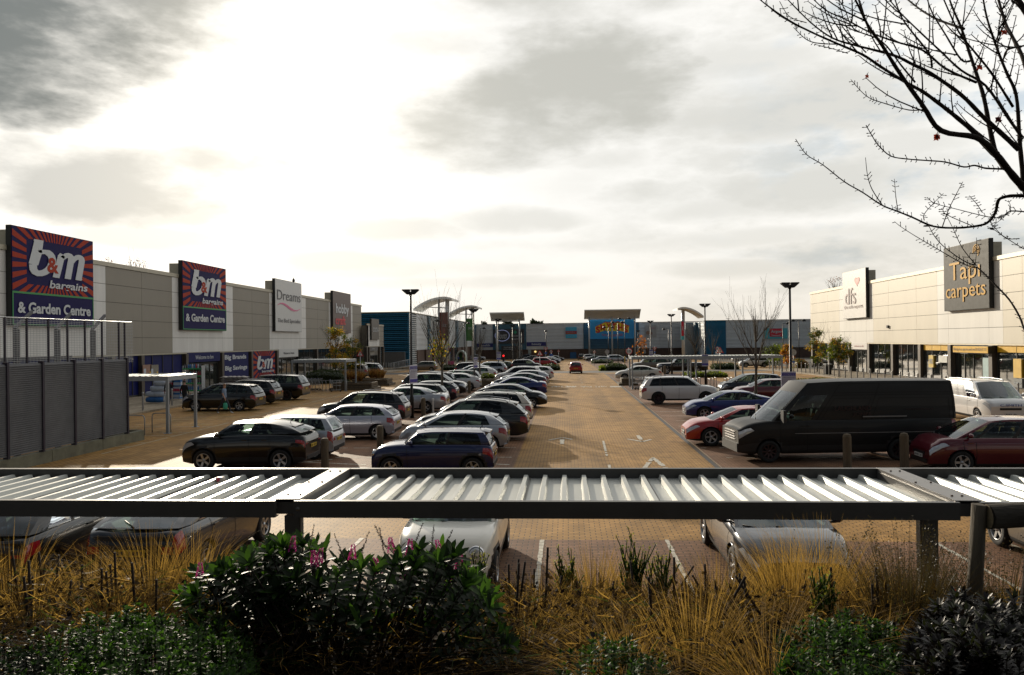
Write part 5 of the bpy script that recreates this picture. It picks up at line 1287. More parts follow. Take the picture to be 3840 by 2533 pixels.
mb = MB(); text_mb(mb, 'C.SMITH', (2.50, 0, .91), (0, 1, 0), .9, .10, ext=.02); mb.build('lettering', [mat('blue_text', (.02, .05, .3), .5)], e)
vehicle('hatch', 'white', 'white car nose just entering at the right edge behind the van', *(lambda p: (p.x+2.1, p.y+.9))(G(3822, 1572)), 'L', group=GR)
S('crossover', 'white', 'white crossover with black roof beyond the bare tree on the right', 'L', 2768, 1379, 'nose', group=GF, dark=True)
S('family', 'silver', 'silver car half hidden under the far end of the trolley shelter', 'L', 2742, 1358, 'nose', group=GF)
# below and beyond the foreground shelter
vehicle('fiat', 'black', 'black small rounded car at the bottom left, tail to the camera', PY(110, 2035, 11.9)[0]-.82, 13.7, 'N', group=GN)
vehicle('v40', 'slate', 'dark slate hatchback seen from behind under the shelter edge', PY(486, 2050, 12.2)[0], 14.4, 'N', group=GN)
vehicle('mini', 'cream', 'cream white small car facing the camera behind the flowering shrub', -2.0, 14.0, 'S', group=GN)
vehicle('civic', 'greyd', 'grey hatchback facing the camera with clouds mirrored in its bonnet', 3.55, 14.3, 'S', group=GN)
vehicle('family', 'bronze', 'grey car with dark lattice wheel behind the timber posts at far right', 9.15, 14.3, 'S', group=GN)
# ------------------------------------------------------------------ street furniture
lampm = mat('lamp_black', (.008, .008, .009), .45, .3, var=0); steel = mat('brushed_steel', (.33, .33, .33), .38, .8, var=.1, vs=8)
galv = mat('galvanised', (.36, .38, .40), .45, .6, var=.12, vs=5); wood = mat('weathered_wood', (.12, .09, .055), .85, var=.3, vs=6, stretch=(3, 3, .4), bump=.4)
woodr = mat('rail_wood', (.05, .042, .032), .85, var=.3, vs=5, stretch=(.5, 3, 3), bump=.5, bs=20)
signred = mat('road_sign_red', (.50, .015, .02), .35, var=0); signw = mat('road_sign_white', (.68, .68, .66), .35, var=0); signk = mat('road_sign_black', (.01, .01, .01), .4, var=0)
signb = mat('road_sign_blue', (.02, .10, .42), .35, var=0); notw = mat('notice_white', (.50, .50, .58), .4, var=.03); notp = mat('notice_purple', (.05, .04, .28), .4, var=0); nott = mat('notice_text', (.10, .09, .16), .5, var=0)
LAMPS = {}
def lamp(label, u, v, top=6.9, twin=True, notice=None, ys=None):
    p = G(u, v); k = 'twin'
    if k in LAMPS:
        e = copy_tree(LAMPS[k]); del e['label']
    else:
        e = empty('street_lamp')
        mb = MB(); mb.tube([(0, 0, 0), (0, 0, 1.1), (0, 0, 1.12), (0, 0, 1.25), (0, 0, 6.75)], [.11, .11, .11, .075, .055], 10); mb.box(-.15, .15, -.15, .15, 0, .03); mb.build('pole', [lampm], e)
        mb = MB(); mb.tube([(0, 0, 6.6), (0, 0, 6.8)], .08, 8); mb.box(-.14, .14, -.06, .06, 6.68, 6.78); mb.build('bracket', [lampm], e)
        for sg in (1, -1):                              # flat wedge shaped heads, deep side inwards
            mb = MB(); mb.prism([(sg*.07, -.15, 6.66), (sg*.20, -.15, 6.66), (sg*.46, -.15, 6.89), (sg*.43, -.15, 6.93), (sg*.03, -.15, 6.93)], (0, .30, 0)); mb.build('lamp_head', [lampm], e)
        LAMPS[k] = e
    e.location = p; e.scale.z = top/6.93
    tag(e, label, 'street lamp', 'black twin head lamp posts in the car park')
    return e, p
LP = [('tall twin head lamp post left of centre rising behind the silver saloon', 1545, 1569), ('tall twin head lamp post behind the grey van on the right', 2968, 1565), ('twin head lamp post in front of the second arched canopy', 1779, 1455),
      ('twin head lamp post in front of the pharmacy canopy', 1870, 1407), ('twin head lamp post in the gap left of the beauty sign', 1924, 1387), ('small far twin head lamp post right of the pharmacy canopy', 1958, 1368),
      ('twin head lamp post beside the bare tree and blue shed', 2647, 1458), ('twin head lamp post over the black pickup', 2520, 1408), ('twin head lamp post left of the advert with a baby', 2441, 1390), ('far twin head lamp post at the right edge of the toy shop', 2394, 1362)]
LPO = [lamp(l, u, v) for l, u, v in LP]
def globe(label, u, vt, vb, arms, Y=None):
    p = G(u, vb); h = PY(u, vt, p.y)[1]-p.z
    e = empty('street_lamp', p, label=label, cat='street lamp', group='round hooded lamps near the far buildings')
    mb = MB(); mb.tube([(0, 0, 0), (0, 0, h)], .08, 8); mb.build('pole', [lampm], e)
    for a in arms:
        mb = MB(); mb.tube([(0, 0, h), (a*.9, 0, h+.15)], .05, 6); mb.lathe([(0, .35), (.25, .28), (.42, .05), (.44, -.05), (.3, -.12), (0, -.15)], (a*1.0, 0, h+.02), 'z', 12); mb.build('lamp_head', [lampm], e)
globe('double hooded lamp in front of the right half of the toy shop sign', 2344, 1197, 1362, (-1, 1)); globe('double hooded lamp with yellow base before the toy shop', 2318, 1211, 1363, (-1, 1)); globe('double hooded lamp in front of the yellow toy shop blocks', 2283, 1229, 1356, (-1, 1))
globe('hooded lamp on a wall post left of the grey canopy', 1627, 1205, 1372, (1,)); globe('hooded lamp beside the green banner', 1742, 1214, 1365, (1,)); globe('hooded lamp above the health sign', 1802, 1233, 1360, (1,)); globe('hooded lamp right of the beauty sign', 2049, 1243, 1355, (.01,)); globe('hooded lamp left of the hanging red sign', 2508, 1236, 1356, (-1,)); globe('hooded lamp on the blue shed beyond the coffee shop', 1501, 1246, 1372, (-1,)); globe('hooded lamp left of the argos sign pole', 2937, 1215, 1362, (1,)); globe('double hooded lamp at the right end of the far shed', 2997, 1204, 1362, (-1, 1))
def board(label, p, w, h, zc, rz=0.0, txt=True):
    e = empty('parking_notice', (p.x, p.y-.1, zc+p.z), rz, label, 'sign', 'white and purple parking notices')
    mb = MB(); mb.box(-w/2, w/2, -.02, .02, -h/2, h/2); mb.build('notice_panel', [notw], e)
    mb = MB(); mb.box(-w/2+.02, w/2-.02, -.028, -.02, h*.27, h*.43); mb.box(-w/2, w/2, -.028, -.02, -h*.42, -h*.25); mb.build('purple_band', [notp], e)
    mb = MB()
    if txt: text_mb(mb, '2 Hours Maximum Stay', (0, -.03, h*.37), (1, 0, 0), w*.8, h*.05, 1); text_mb(mb, 'Customer Only Car Park', (0, -.03, h*.30), (1, 0, 0), w*.8, h*.05, 1); text_mb(mb, '\u00a3100 Parking Charge', (0, -.028, h*.18), (1, 0, 0), w*.8, h*.06)
    for k in range(6): mb.box(-w*.33, w*(.12+.2*rnd.random()), -.027, -.02, h*(.10-.055*k), h*(.115-.055*k)); mb.box(-w*.42, -w*.37, -.027, -.02, h*(.09-.055*k), h*(.125-.055*k))
    mb.build('notice_text', [nott, notw], e)
board('large parking notice on the lamp post behind the van roof', LPO[1][1]+Vector((-.15, 0, 0)), .74, .98, 1.85)
board('parking notice turned edgewise on the left centre lamp post', LPO[0][1]+Vector((.12, 0, 0)), .62, 1.0, 2.35, R(62)); board('parking notice on the lamp post by the second canopy, edge on', LPO[2][1]+Vector((.14, 0, 0)), .6, .98, 2.2, R(66))
board('parking notice on the lamp post before the pharmacy', LPO[3][1]+Vector((.05, 0, 0)), .52, 1.0, 2.35); board('parking notice above the trolley shelter roof by the blue shed', LPO[6][1]+Vector((-.05, 0, 0)), .52, .96, 2.3); board('parking notice right of the toy shop before the brick wall', LPO[8][1]+Vector((.05, 0, 0)), .52, .92, 2.45, txt=False)
def roadsign(label, u, v, D, kinds, hpole=2.3, size=.75, rz=0, side='S'):
    """kinds: list of (kind, height)"""
    x, z = PY(u, v, D); g = gz(D); e = empty('road_sign', (x, D, g), rz, label, 'road sign')
    mb = MB(); mb.tube([(0, 0, 0), (0, 0, z-g+size*.4)], .038, 8); mb.build('pole', [galv], e)
    for kd, dz, s in kinds:
        c = z-g+dz; P = lambda pts, d: [(a, d, c+b) for a, b in pts]
        if kd in ('tri', 'giveway'):
            f = 1 if kd == 'tri' else -1; r3 = s*.577
            tr = lambda r: [(math.cos(a)*r, f*math.sin(a)*r) for a in (math.pi/2, math.pi*7/6, math.pi*11/6)]
            mb = MB(); q = tr(r3); q = q if f > 0 else q[::-1]; mb.prism(P(q, -.05), (0, -.012, 0)); mb.build('sign_plate', [signred], e)
            mb = MB(); q = tr(r3*.66); q = q if f > 0 else q[::-1]; mb.prism(P(q, -.062), (0, -.006, 0)); mb.build('sign_face', [signw], e)
            mb = MB()
            if kd == 'tri':                              # walking figure
                k = s*.30
                mb.lathe([(0, -.004), (k*.14, -.003), (k*.15, 0)], (0, -.07, c+k*.62), 'y', 10)
                for a, b, w in (((0, .45), (-.05, -.1), .22), ((-.05, -.1), (-.38, -.72), .13), ((-.02, -.1), (.15, -.38), .14), ((.15, -.38), (.22, -.74), .11), ((.0, .38), (.32, .02), .08), ((0, .38), (-.30, .05), .08)):
                    a = Vector((a[0]*k, -.07, c+a[1]*k)); b = Vector((b[0]*k, -.07, c+b[1]*k)); t = (b-a).normalized(); n = Vector((t.z, 0, -t.x))*w*k/2
                    mb.prism([a-n, a+n, b+n*.8, b-n*.8], (0, -.004, 0))
                mb.build('walking_figure', [signk], e)
            else:
                text_mb(mb, 'GIVE', (0, -.072, c+s*.10), (1, 0, 0), s*.36, s*.09); text_mb(mb, 'WAY', (0, -.072, c-s*.02), (1, 0, 0), s*.28, s*.09); mb.build('lettering', [signk], e)
        elif kd == 'ten':
            mb = MB(); mb.lathe([(0, -.062), (s/2, -.062), (s/2, -.05), (0, -.05)], (0, 0, c), 'y', 24, smooth=False); mb.build('sign_plate', [signred], e)
            mb = MB(); mb.lathe([(0, -.068), (s*.39, -.068), (s*.39, -.06), (0, -.06)], (0, 0, c), 'y', 24, smooth=False); mb.build('sign_face', [signw], e)
            mb = MB(); text_mb(mb, '10', (0, -.074, c), (1, 0, 0), s*.48, s*.36, bold=.02); mb.build('lettering', [signk], e)
        elif kd in ('blue', 'white'):
            mb = MB(); mb.box(-s/2, s/2, -.06, -.045, c-s*.3, c+s*.3); mb.build('plate', [signb if kd == 'blue' else signw], e)
        elif kd == 'back':
            mb = MB(); mb.lathe([(0, -.05), (s/2, -.05), (s/2, -.04), (0, -.04)], (0, 0, c), 'y', 20, smooth=False); mb.build('sign_back', [galv], e)
roadsign('red edged walker warning sign beside the autumn trees on the left', 1351, 1329, 77, [('tri', 0, .75)])
roadsign('red edged walker warning sign left of the drive in front of the parked cars', 2024, 1327, 88, [('tri', 0, .75)])
roadsign('give way sign with blue plate left of the beauty sign base', 2046.6, 1309, 138, [('giveway', 0, .8), ('blue', -.75, .45)]); roadsign('small ten speed sign over blue plate near the distant red car', 2066.6, 1319, 135, [('ten', 0, .55), ('blue', -.6, .6), ('white', -1.25, .4)])
roadsign('faint walker warning sign in front of the far brick wall', 2094.7, 1317, 165, [('tri', 0, .62)]); roadsign('ten speed sign at the left pole of the toy shop', 2229, 1321, 150, [('ten', 0, .5)])
roadsign('back of a round road sign on a tall pole before the toy shop', 2277, 1322, 135, [('back', .1, .75)]); roadsign('large ten speed limit sign at the corner of the trolley shelter', 2359, 1318, 68, [('ten', 0, .58)])
roadsign('give way sign with blue plate right of the small notice', 2455, 1308, 125, [('giveway', 0, .7), ('blue', -.6, .3)]); roadsign('walker warning sign in front of the blue shed on the right', 2700, 1317, 88, [('tri', 0, .82)])
roadsign('ten speed sign just behind the right walker warning sign', 2690, 1308, 110, [('ten', 0, .55), ('white', -.55, .6)]); roadsign('give way sign by the left arched canopy', 1687, 1311, 120, [('giveway', 0, .62), ('blue', -.55, .3)]); roadsign('back of a triangular sign right of the tall lamp post', 2975, 1322, 90, [('back', 0, .7), ('blue', -1.1, .3)])
# traffic signal
p = G(1889, 1400); e = empty('traffic_signal', p, label='slim signal post with a lit red lamp before the pharmacy', cat='traffic light')
mb = MB(); zt = PY(1889, 1335, p.y)[1]-p.z; mb.tube([(0, 0, 0), (0, 0, zt)], .05, 8); mb.build('pole', [lampm], e); mb = MB(); mb.box(-.16, .16, -.12, .12, zt-.7, zt+.25); mb.build('signal_box', [lampm], e)
mb = MB(); mb.lathe([(0, -.18), (.11, -.15), (.13, -.12)], (0, 0, zt), 'y', 12); mb.build('red_lamp', [mat('lit_red', (.8, .02, .02), .3, emit=(1, .02, .02), es=1.6)], e)
# bollards
BO = {}
def bollard(kind, label, x, y, h, group):
    if kind not in BO:
        mb = MB()
        if kind == 'steel': mb.lathe([(.055, 0), (.055, .93), (.052, .95), (.052, .97), (.057, .98), (.057, 1.08), (.04, 1.10), (0, 1.10)], n=12); o = mb.build('steel_bollard', [steel])
        elif kind == 'wood': mb.lathe([(.13, 0), (.13, .93), (.10, 1.0), (0, 1.02)], n=10, smooth=False); o = mb.build('wooden_post', [wood])
        elif kind == 'white': mb.lathe([(.06, 0), (.06, .82), (.062, .83), (.062, 1.0), (0, 1.02)], n=10); o = mb.build('white_bollard', [mat('white_bollard_paint', (.55, .53, .50), .5)])
        else: mb.lathe([(.10, 0), (.10, .8), (.11, .81), (.11, 1.0), (.06, 1.08), (0, 1.09)], n=10); o = mb.build('yellow_bollard', [mat('yellow_bollard_paint', (.55, .40, .04), .5)])
        BO[kind] = o
    else:
        o = BO[kind].copy(); C.objects.link(o); del o['label']
    o.location = (x, y, gz(y)+(.11 if kind == 'steel' else 0)); o.scale.z = h; return tag(o, label, 'bollard', group)
for u, v, h, l in ((1219, 1763, 1.02, 'square topped wooden post right of the nearest black crossover'), (1426, 1688, .92, 'wooden post between the pale silver hatchback and the blue one'), (1588, 1560, .98, 'wooden post in front of the silver saloon'), (1760, 1476, .98, 'wooden post by the white three door car wheel'),
                   (3178, 1770, 1.14, 'wooden post standing before the dark grey van'), (3392, 1768, 1.15, 'dark wooden post between van and crimson car'), (2493, 1409, 1.1, 'wooden post beside the lamp over the black pickup'), (1535, 1452, 1.3, 'wooden post left of the left centre lamp post')):
    p = G(u, v); bollard('wood', l, p.x, p.y, h, 'wooden posts between the parking rows')
for u, v, l in ((1624, 1552, 'short white topped bollard behind the wooden post row'), (1731, 1478, 'short pale bollard left of the post by the white car'), (2480, 1408, 'short pale bollard by the black pickup wheel')):
    p = G(u, v); bollard('white', l, p.x, p.y, .85, 'short pale bollards')
SBL = 'identical steel bollard in the line along the sunny right hand shop fronts'
y = 46.0
while y < 106: bollard('steel', SBL, 26.9, y, 1.0, SBL[10:]); y += 1.55 if y > 60 else 2.2
SBL2 = 'identical steel bollard along the shaded discount shop pavement'
for y in (38.5, 42, 45.5, 49, 52.5, 56, 60, 64, 68, 72, 76, 80): bollard('steel', SBL2, -25.8, y, 1.0, SBL2[10:])
SBL3 = 'identical steel bollard in the cluster before the coffee shop'
for i in range(10): p = G(1390+i*9.6, 1391); bollard('steel', SBL3, p.x, p.y, 1.05, SBL3[10:])
SBL4 = 'pale bollard in the far line before the right shed'
for i in range(15): p = G(2672+i*8.5, 1366); bollard('white', SBL4, p.x, p.y, 1.15, SBL4)
for u, v, l in ((2343, 1364, 'yellow bollard at the lamp foot'), (1743, 1362, 'yellow bollard by the arched entrance')): p = G(u, v); bollard('yellow', l+' near the far shops', p.x, p.y, 1.4, 'yellow bollards')

# trolley shelters: flat ribbed roof on square posts
shm = mat('shelter_grey', (.28, .31, .34), .4, .4, var=.08, vs=3); shroof = mat('shelter_roof_sheet', (.55, .57, .55), .35, .4, var=.1, vs=2)
def shelter(label, x0, x1, y0, y1, H=2.65, px=None):
    g = gz(y0); e = empty('trolley_shelter', ((x0+x1)/2, y0, g), label=label, cat='shelter'); cx = (x0+x1)/2; D_ = y1-y0
    for n_, a, b in (('front_beam', 0, .12), ('rear_beam', D_-.12, D_)): mb = MB(); mb.box(x0-cx, x1-cx, a, b, H-.22, H); mb.build(n_, [shm], e)
    for x in (x0, x1-.12): mb = MB(); mb.box(x-cx, x-cx+.12, .12, D_-.12, H-.22, H); mb.build('side_beam', [shm], e)
    for x in (px or [x0+.06, x1-.06]):
        for y in (.06, D_-.06): mb = MB(); mb.box(x-cx-.06, x-cx+.06, y-.06, y+.06, 0, H-.22); mb.box(x-cx-.14, x-cx+.14, y-.14, y+.14, 0, .02); mb.build('post', [shm], e)
    mb = MB(); mb.box(x0-cx+.12, x1-cx-.12, .12, D_-.12, H-.10, H-.07)
    n = int((x1-x0)/.3)
    for i in range(n): a = lerp(x0-cx+.15, x1-cx-.3, i/n); mb.box(a, a+.10, .12, D_-.12, H-.07, H+.03)
    mb.build('roof_sheet', [shroof], e); return e
shelter('grey trolley shelter against the louvred wall on the far left', -23.4, -18.3, 34.4, 37.2); shelter('grey trolley shelter in front of the bed shop on the left', -23.2, -18.5, 63.9, 67.2)
shelter('long trolley shelter with bright ribbed roof right of the drive', 5.3, 17.4, 63.6, 66.4, px=[5.36, 9.85, 10.5, 14.2, 17.3])
def hoop(label, x, y, group, w=.9, h=.9, along='x', name='cycle_stand'):
    if name+along in BO: o = BO[name+along].copy(); C.objects.link(o); del o['label']
    else:
        mb = MB(); d = Vector((1, 0, 0)) if along == 'x' else Vector((0, 1, 0)); pts = [d*(-w/2), d*(-w/2)+Z*(h-.15)] + [d*(-w/2+.15-.15*math.cos(t))+Z*(h-.15+.15*math.sin(t)) for t in (.5, 1.0, 1.57)] + [d*(w/2-.15+.15*math.sin(t))+Z*(h-.15+.15*math.cos(t)) for t in (0, .5, 1.0, 1.57)] + [d*(w/2)]
        mb.tube(pts, .025, 8); o = mb.build(name, [galv]); BO[name+along] = o
    o.location = (x, y, gz(y)); return tag(o, label, 'cycle stand', group)
HL = 'bent steel hoop rail among the rails under the right trolley shelter'
for i in range(16): hoop(HL, 9.9+i*.42, 61.8+(i % 3)*.9, HL, along='y')
HL2 = 'bent steel hoop rail under the trolley shelter by the bed shop'
for i in range(7): hoop(HL2, -22.6+i*.6, 64.3, HL2)
hoop('left of two steel hoops beside the louvred wall', -19.6, 33.9, 'hoops beside the louvred wall', 1.1, .95); hoop('right of two steel hoops beside the louvred wall', -18.9, 34.9, 'hoops beside the louvred wall', 1.1, .95)
# shopping trolleys
blueh = mat('trolley_blue', (.02, .03, .12), .4)
def trolley(label, x, y, rz, group):
    if 'trolley' in BO: e = copy_tree(BO['trolley']); del e['label']
    else:
        e = empty('shopping_trolley'); mb = MB(); c = []
        for z, x0, x1, w in ((.50, -.35, .38, .20), (.95, -.42, .45, .28)):
            for a, b in (((x0, -w), (x1, -w*.8)), ((x1, -w*.8), (x1, w*.8)), ((x1, w*.8), (x0, w)), ((x0, w), (x0, -w))): mb.tube([(*a, z), (*b, z)], .012, 5)
        for i in range(9):
            t = i/8; xa, xb = lerp(-.35, .38, t), lerp(-.42, .45, t)
            for sg in (1, -1): mb.tube([(xa, sg*lerp(.20, .16, t), .50), (xb, sg*lerp(.28, .22, t), .95)], .006, 4)
            mb.tube([(xa, -.2, .5), (xa, .2, .5)], .006, 4)
        for sg in (1, -1): mb.tube([(-.5, sg*.27, 1.02), (-.35, sg*.22, .5), (-.4, sg*.24, .14), (.38, sg*.18, .14)], .014, 5)
        mb.build('basket', [galv], e); mb = MB(); mb.tube([(-.5, -.27, 1.02), (-.5, .27, 1.02)], .022, 6); mb.build('handle', [blueh], e)
        for a in (-.38, .36):
            for sg in (1, -1): mb = MB(); mb.lathe([(.06, -.015), (.065, 0), (.06, .015), (0, .015)], (a, sg*.2, .065), 'y', 10); mb.build('wheel', [tyre_m], e)
        BO['trolley'] = e
    e.location = (x, y, gz(y)); e.rotation_euler.z = rz; return tag(e, label, 'trolley', group)
TL = 'nested wire trolley with blue handle in the row under the right shelter'
for i in range(14): trolley(TL, 5.8+i*.27, 64.4, math.pi, TL)
TL = 'wire trolley in the lower front row under the right shelter'
for i in range(8): trolley(TL, 5.9+i*.24, 63.2, math.pi, TL)
TL = 'wire trolley with blue handle in front of the hedge by the bed shop'
for i in range(5): trolley(TL, -22.8+i*.3, 65.4, math.pi, TL)
trolley('lone flat wire trolley at the front corner of the bed shop shelter', -19.2, 63.4, .2, 'lone trolleys')
TL = 'wire trolley parked beyond the right shelter end by the blue car'
for i in range(6): trolley(TL, 15.0+i*.3, 62.8, math.pi, TL)

# garden centre louvred enclosure
fx0 = -18.2; Ye = 32.2
e = empty('louvred_wall', (fx0, Ye, 0), label='dark louvred metal wall on a concrete base at the left edge', cat='wall'); OO = -Vector((fx0, Ye, 0))
slat = mat('louvre_slat_grey', (.10, .10, .105), .6, 0, var=.2, vs=2, spec=.25); postm = mat('purple_black_post', (.02, .015, .03), .5, .2); conc = mat('stained_concrete', (.15, .145, .10), .85, var=.35, vs=1.5, bump=.4); 
fr = (OO+Vector((fx0, 0, 0)), Vector((0, 1, 0)), Vector((1, 0, 0)))
mb = MB(); 
for k in range(6): mb.fbox(fr, Ye-3*(k+1)+.01, Ye-3*k-.01, -.1, .42, -.25, 0)
mb.fbox((OO+Vector((0, Ye, 0)), Vector((1, 0, 0)), Vector((0, -1, 0))), -23.0, fx0-.25, -.1, .42, -.2, .0); mb.build('concrete_base', [conc], e)
ye_ = [PX(u, 1500, fx0)[0] for u in (29, 162, 282, 385.5, 479)]
ends = [17]+ye_
for a, b in zip(ends, ends[1:]):
    mb = MB(); n = 42
    for i in range(n):
        z = lerp(.5, 3.5, i/n); q = [(-.16, z), (-.02, z-.018), (-.0, z+.030), (-.03, z+.032), (-.05, z-.0+.02)]
        pts = [fr[0]+fr[1]*(a+.04)+Z*zz+fr[2]*(dd+.0) for dd, zz in ((-.075, z+.078), (-.012, z), (.0, z-.004), (.0, z+.006), (-.062, z+.086))]
        mb.prism(pts, fr[1]*(b-a-.08))
    mb.build('louvre_panel', [slat], e)
for y in ye_: mb = MB(); mb.fbox(fr, y-.05, y+.05, .42, 3.58, -.14, .03); mb.build('wall_post', [postm], e)
# mesh fence above
e2 = empty('mesh_fence', (fx0-.35, Ye, 3.5), label='wire mesh security fence rising above the louvred wall', cat='fence'); O2 = -Vector(e2.location)
mb = MB(); xx = fx0-.35
for i in range(27): z = lerp(3.4, 5.05, i/26); mb.obox(O2+Vector((xx, 24.6, z)), (.004, 0, 0), (0, 7.4, 0), (0, 0, .007))
y = 17.3
while y < 32: mb.obox(O2+Vector((xx, y, 4.2)), (.003, 0, 0), (0, .003, 0), (0, 0, .85)); y += .16
mb.build('wire_mesh', [galv], e2)
for u in (18, 101, 182, 253, 319, 383, 446, 468): y = PX(u, 1350, xx)[0]; mb = MB(); mb.obox(O2+Vector((xx, y, 4.2)), (.03, 0, 0), (0, .03, 0), (0, 0, .88)); mb.build('fence_post', [postm], e2)
mb = MB(); mb.tube([O2+Vector((xx, 17, 5.07)), O2+Vector((xx, 31.9, 5.07))], .022, 6); mb.build('top_rail', [galv], e2)
cr = mat('cranked_steel', (.10, .10, .11), .5, .5)
CK = 'cranked steel post behind the mesh fence above the louvred wall'
ck = None
for u in (62, 215, 350):
    y = PX(u, 1350, -20.3)[0]
    if ck is None: mb = MB(); mb.box(-.07, .07, -.10, .10, 0, 4.75); mb.prism([(-.05, -.1, 4.7), (.05, -.1, 4.7), (.05, .85, 5.35), (-.05, .85, 5.35)], (0, .0, .12)); mb.box(-.10, .10, -.02, .02, 0, 4.75); ck = mb.build('cranked_post', [cr]); o = ck
    else: o = ck.copy(); C.objects.link(o)
    o.location = (-20.3, y, 0); tag(o, CK, 'post', CK)
mb = MB(); mb.box(-.05, .05, -6, 6, 0, .14); mb.box(-.25, .25, -6, 6, -.35, -.28); o = mb.build('storage_rack', [cr], loc=(-21.0, 25.5, 3.55)); tag(o, 'dark steel rack beams behind the mesh fence over the louvred wall', 'rack')

# goods outside the discount shop
def stuff_box(name, label, cat, x, y, z, w, d, h, m, group=None, mats2=None, rz=0):
    mb = MB(); mb.box(-w/2, w/2, -d/2, d/2, 0, h); mb.box(-w/2+.03, w/2-.03, -d/2-.006, -d/2, h*.2, h*.7, 1); mb.box(w/2, w/2+.006, -d/2+.03, d/2-.03, h*.25, h*.75, 1)
    o = mb.build(name, [m, mats2 or m], loc=(x, y, z), rz=rz); return tag(o, label, cat, group)
bx1 = mat('box_blue', (.03, .14, .38), .5, var=.1); bx2 = mat('box_white', (.45, .5, .58), .5, var=.1); bx3 = mat('box_red_print', (.4, .04, .07), .5)
def at(u, v, D): x, z = PY(u, v, D); return x, z
D0 = 54.0
k = 0
for (u, v0) in ((618, 1470), (642, 1470), (666, 1470)):
    for r_ in range(4):
        x, z = at(u, 1440-0, D0); stuff_box('goods_carton', 'blue and white carton in the stack outside the discount shop', 'box', x+rnd.uniform(-.03, .03), D0, .2+r_*.44, .62, .5, .42, bx1 if (k+r_) % 3 else bx2, 'stacked cartons outside the discount shop', bx3 if (k+r_) % 2 else bx2)
    k += 1
for i, (u, r_) in enumerate(((592, 0), (592, 1), (592, 2), (575, 0), (575, 1), (605, 3))):
    x, z = at(u, 1440, 51); mb = MB(); mb.lathe([(0, -.5), (.16, -.48), (.2, -.2), (.2, .2), (.16, .48), (0, .5)], (0, 0, .2), 'x', 12); o = mb.build('wrapped_bundle', [bx2 if r_ else bx1], loc=(x, 51, .15+r_*.38)); tag(o, 'white wrapped bundle in the heap beside the cartons at the discount shop', 'bundle', 'wrapped bundles at the discount shop')
x, z = at(726, 1400, 52); e = empty('display_rack', (x, 52, .11), label='green shelved display rack of bottles by the discount shop doors', cat='rack')
mb = MB(); 
for sx in (-.7, .66): mb.box(sx, sx+.04, -.25, .25, 0, 2.5)
mb.build('rack_frame', [galv], e)
for i in range(5): mb = MB(); mb.box(-.66, .66, -.26, .25, .25+i*.5, .33+i*.5); mb.build('shelf', [mat('shelf_green', (.02, .28, .08), .5)], e)
PR = [bx1, bx2, bx3, mat('goods_dark', (.05, .05, .07), .5)]
for i in range(5):
    for j in range(9):
        mb = MB(); xx = -.58+j*.14; mb.lathe([(.05, 0), (.055, .02), (.055, .2), (.02, .26), (.02, .3), (0, .3)], (0, 0, 0), n=8)
        o = mb.build('bottle', [PR[rnd.randrange(4)]], loc=(x+xx, 52-.12, .11+.33+i*.5)); tag(o, 'plastic bottle on the green shelved rack outside the discount shop', 'bottle', 'bottles on the display rack')
bagm = mat('compost_bag', (.40, .36, .33), .5, var=.5, vs=9)
for i in range(5):
    for j in range(5):
        x, z = at(848+j*17, 1430, 57); mb = MB(); mb.patch(lambda u, v: ((u-.5)*.75, (v-.5)*.5, .09*math.sin(math.pi*u)**.5*math.sin(math.pi*v)**.5+.02*math.sin(9*u+i)), 8, 6); mb.patch(lambda u, v: ((u-.5)*.75, (v-.5)*.5, -.05*math.sin(math.pi*u)**.5*math.sin(math.pi*v)**.5), 8, 6, flip=True)
        o = mb.build('compost_bag', [bagm], loc=(x+rnd.uniform(-.05, .05), 57, 1.0+i*.14), rz=rnd.uniform(-.1, .1)); tag(o, 'pale printed bag in the piled bags under the Big Savings poster', 'bag', 'piled bags under the poster')
mb = MB(); x, z = at(882, 1430, 57); mb.box(-1.1, 1.1, -.4, .4, 0, .92); o = mb.build('timber_pallet_stack', [wood], loc=(x, 57, .05)); 
o.data.clear_geometry(); mb = MB()
for i in range(6): mb.box(-1.1, 1.1, -.4, .4, i*.155, i*.155+.03); [mb.box(a-.06, a+.06, -.4, .4, i*.155+.03, i*.155+.155) for a in (-1.0, 0, 1.0)]
o.data = mb.mesh('pallets', [wood]); tag(o, 'stack of timber pallets under the piled bags', 'pallets')
for u, c_, l in ((550, (.30, .17, .12), 'left of two small picture boards above the shelter roof on the discount shop front'), (577, (.2, .18, .14), 'right of two small picture boards above the shelter roof on the discount shop front')):
    y, z = PX(u, 1395, XL+.3); mb = MB(); mb.box(-.05, 0, -.62, .62, -.55, .55); mb.box(0, .01, -.5, -.2, -.3, .25, 1); mb.box(0, .01, .35, .5, -.4, .0, 2); o = mb.build('picture_board', [mat('board'+str(u), c_, .5, var=.2), bx2, MATS['yellow_fascia']], loc=(XL+.35, y, z)); tag(o, l, 'board')

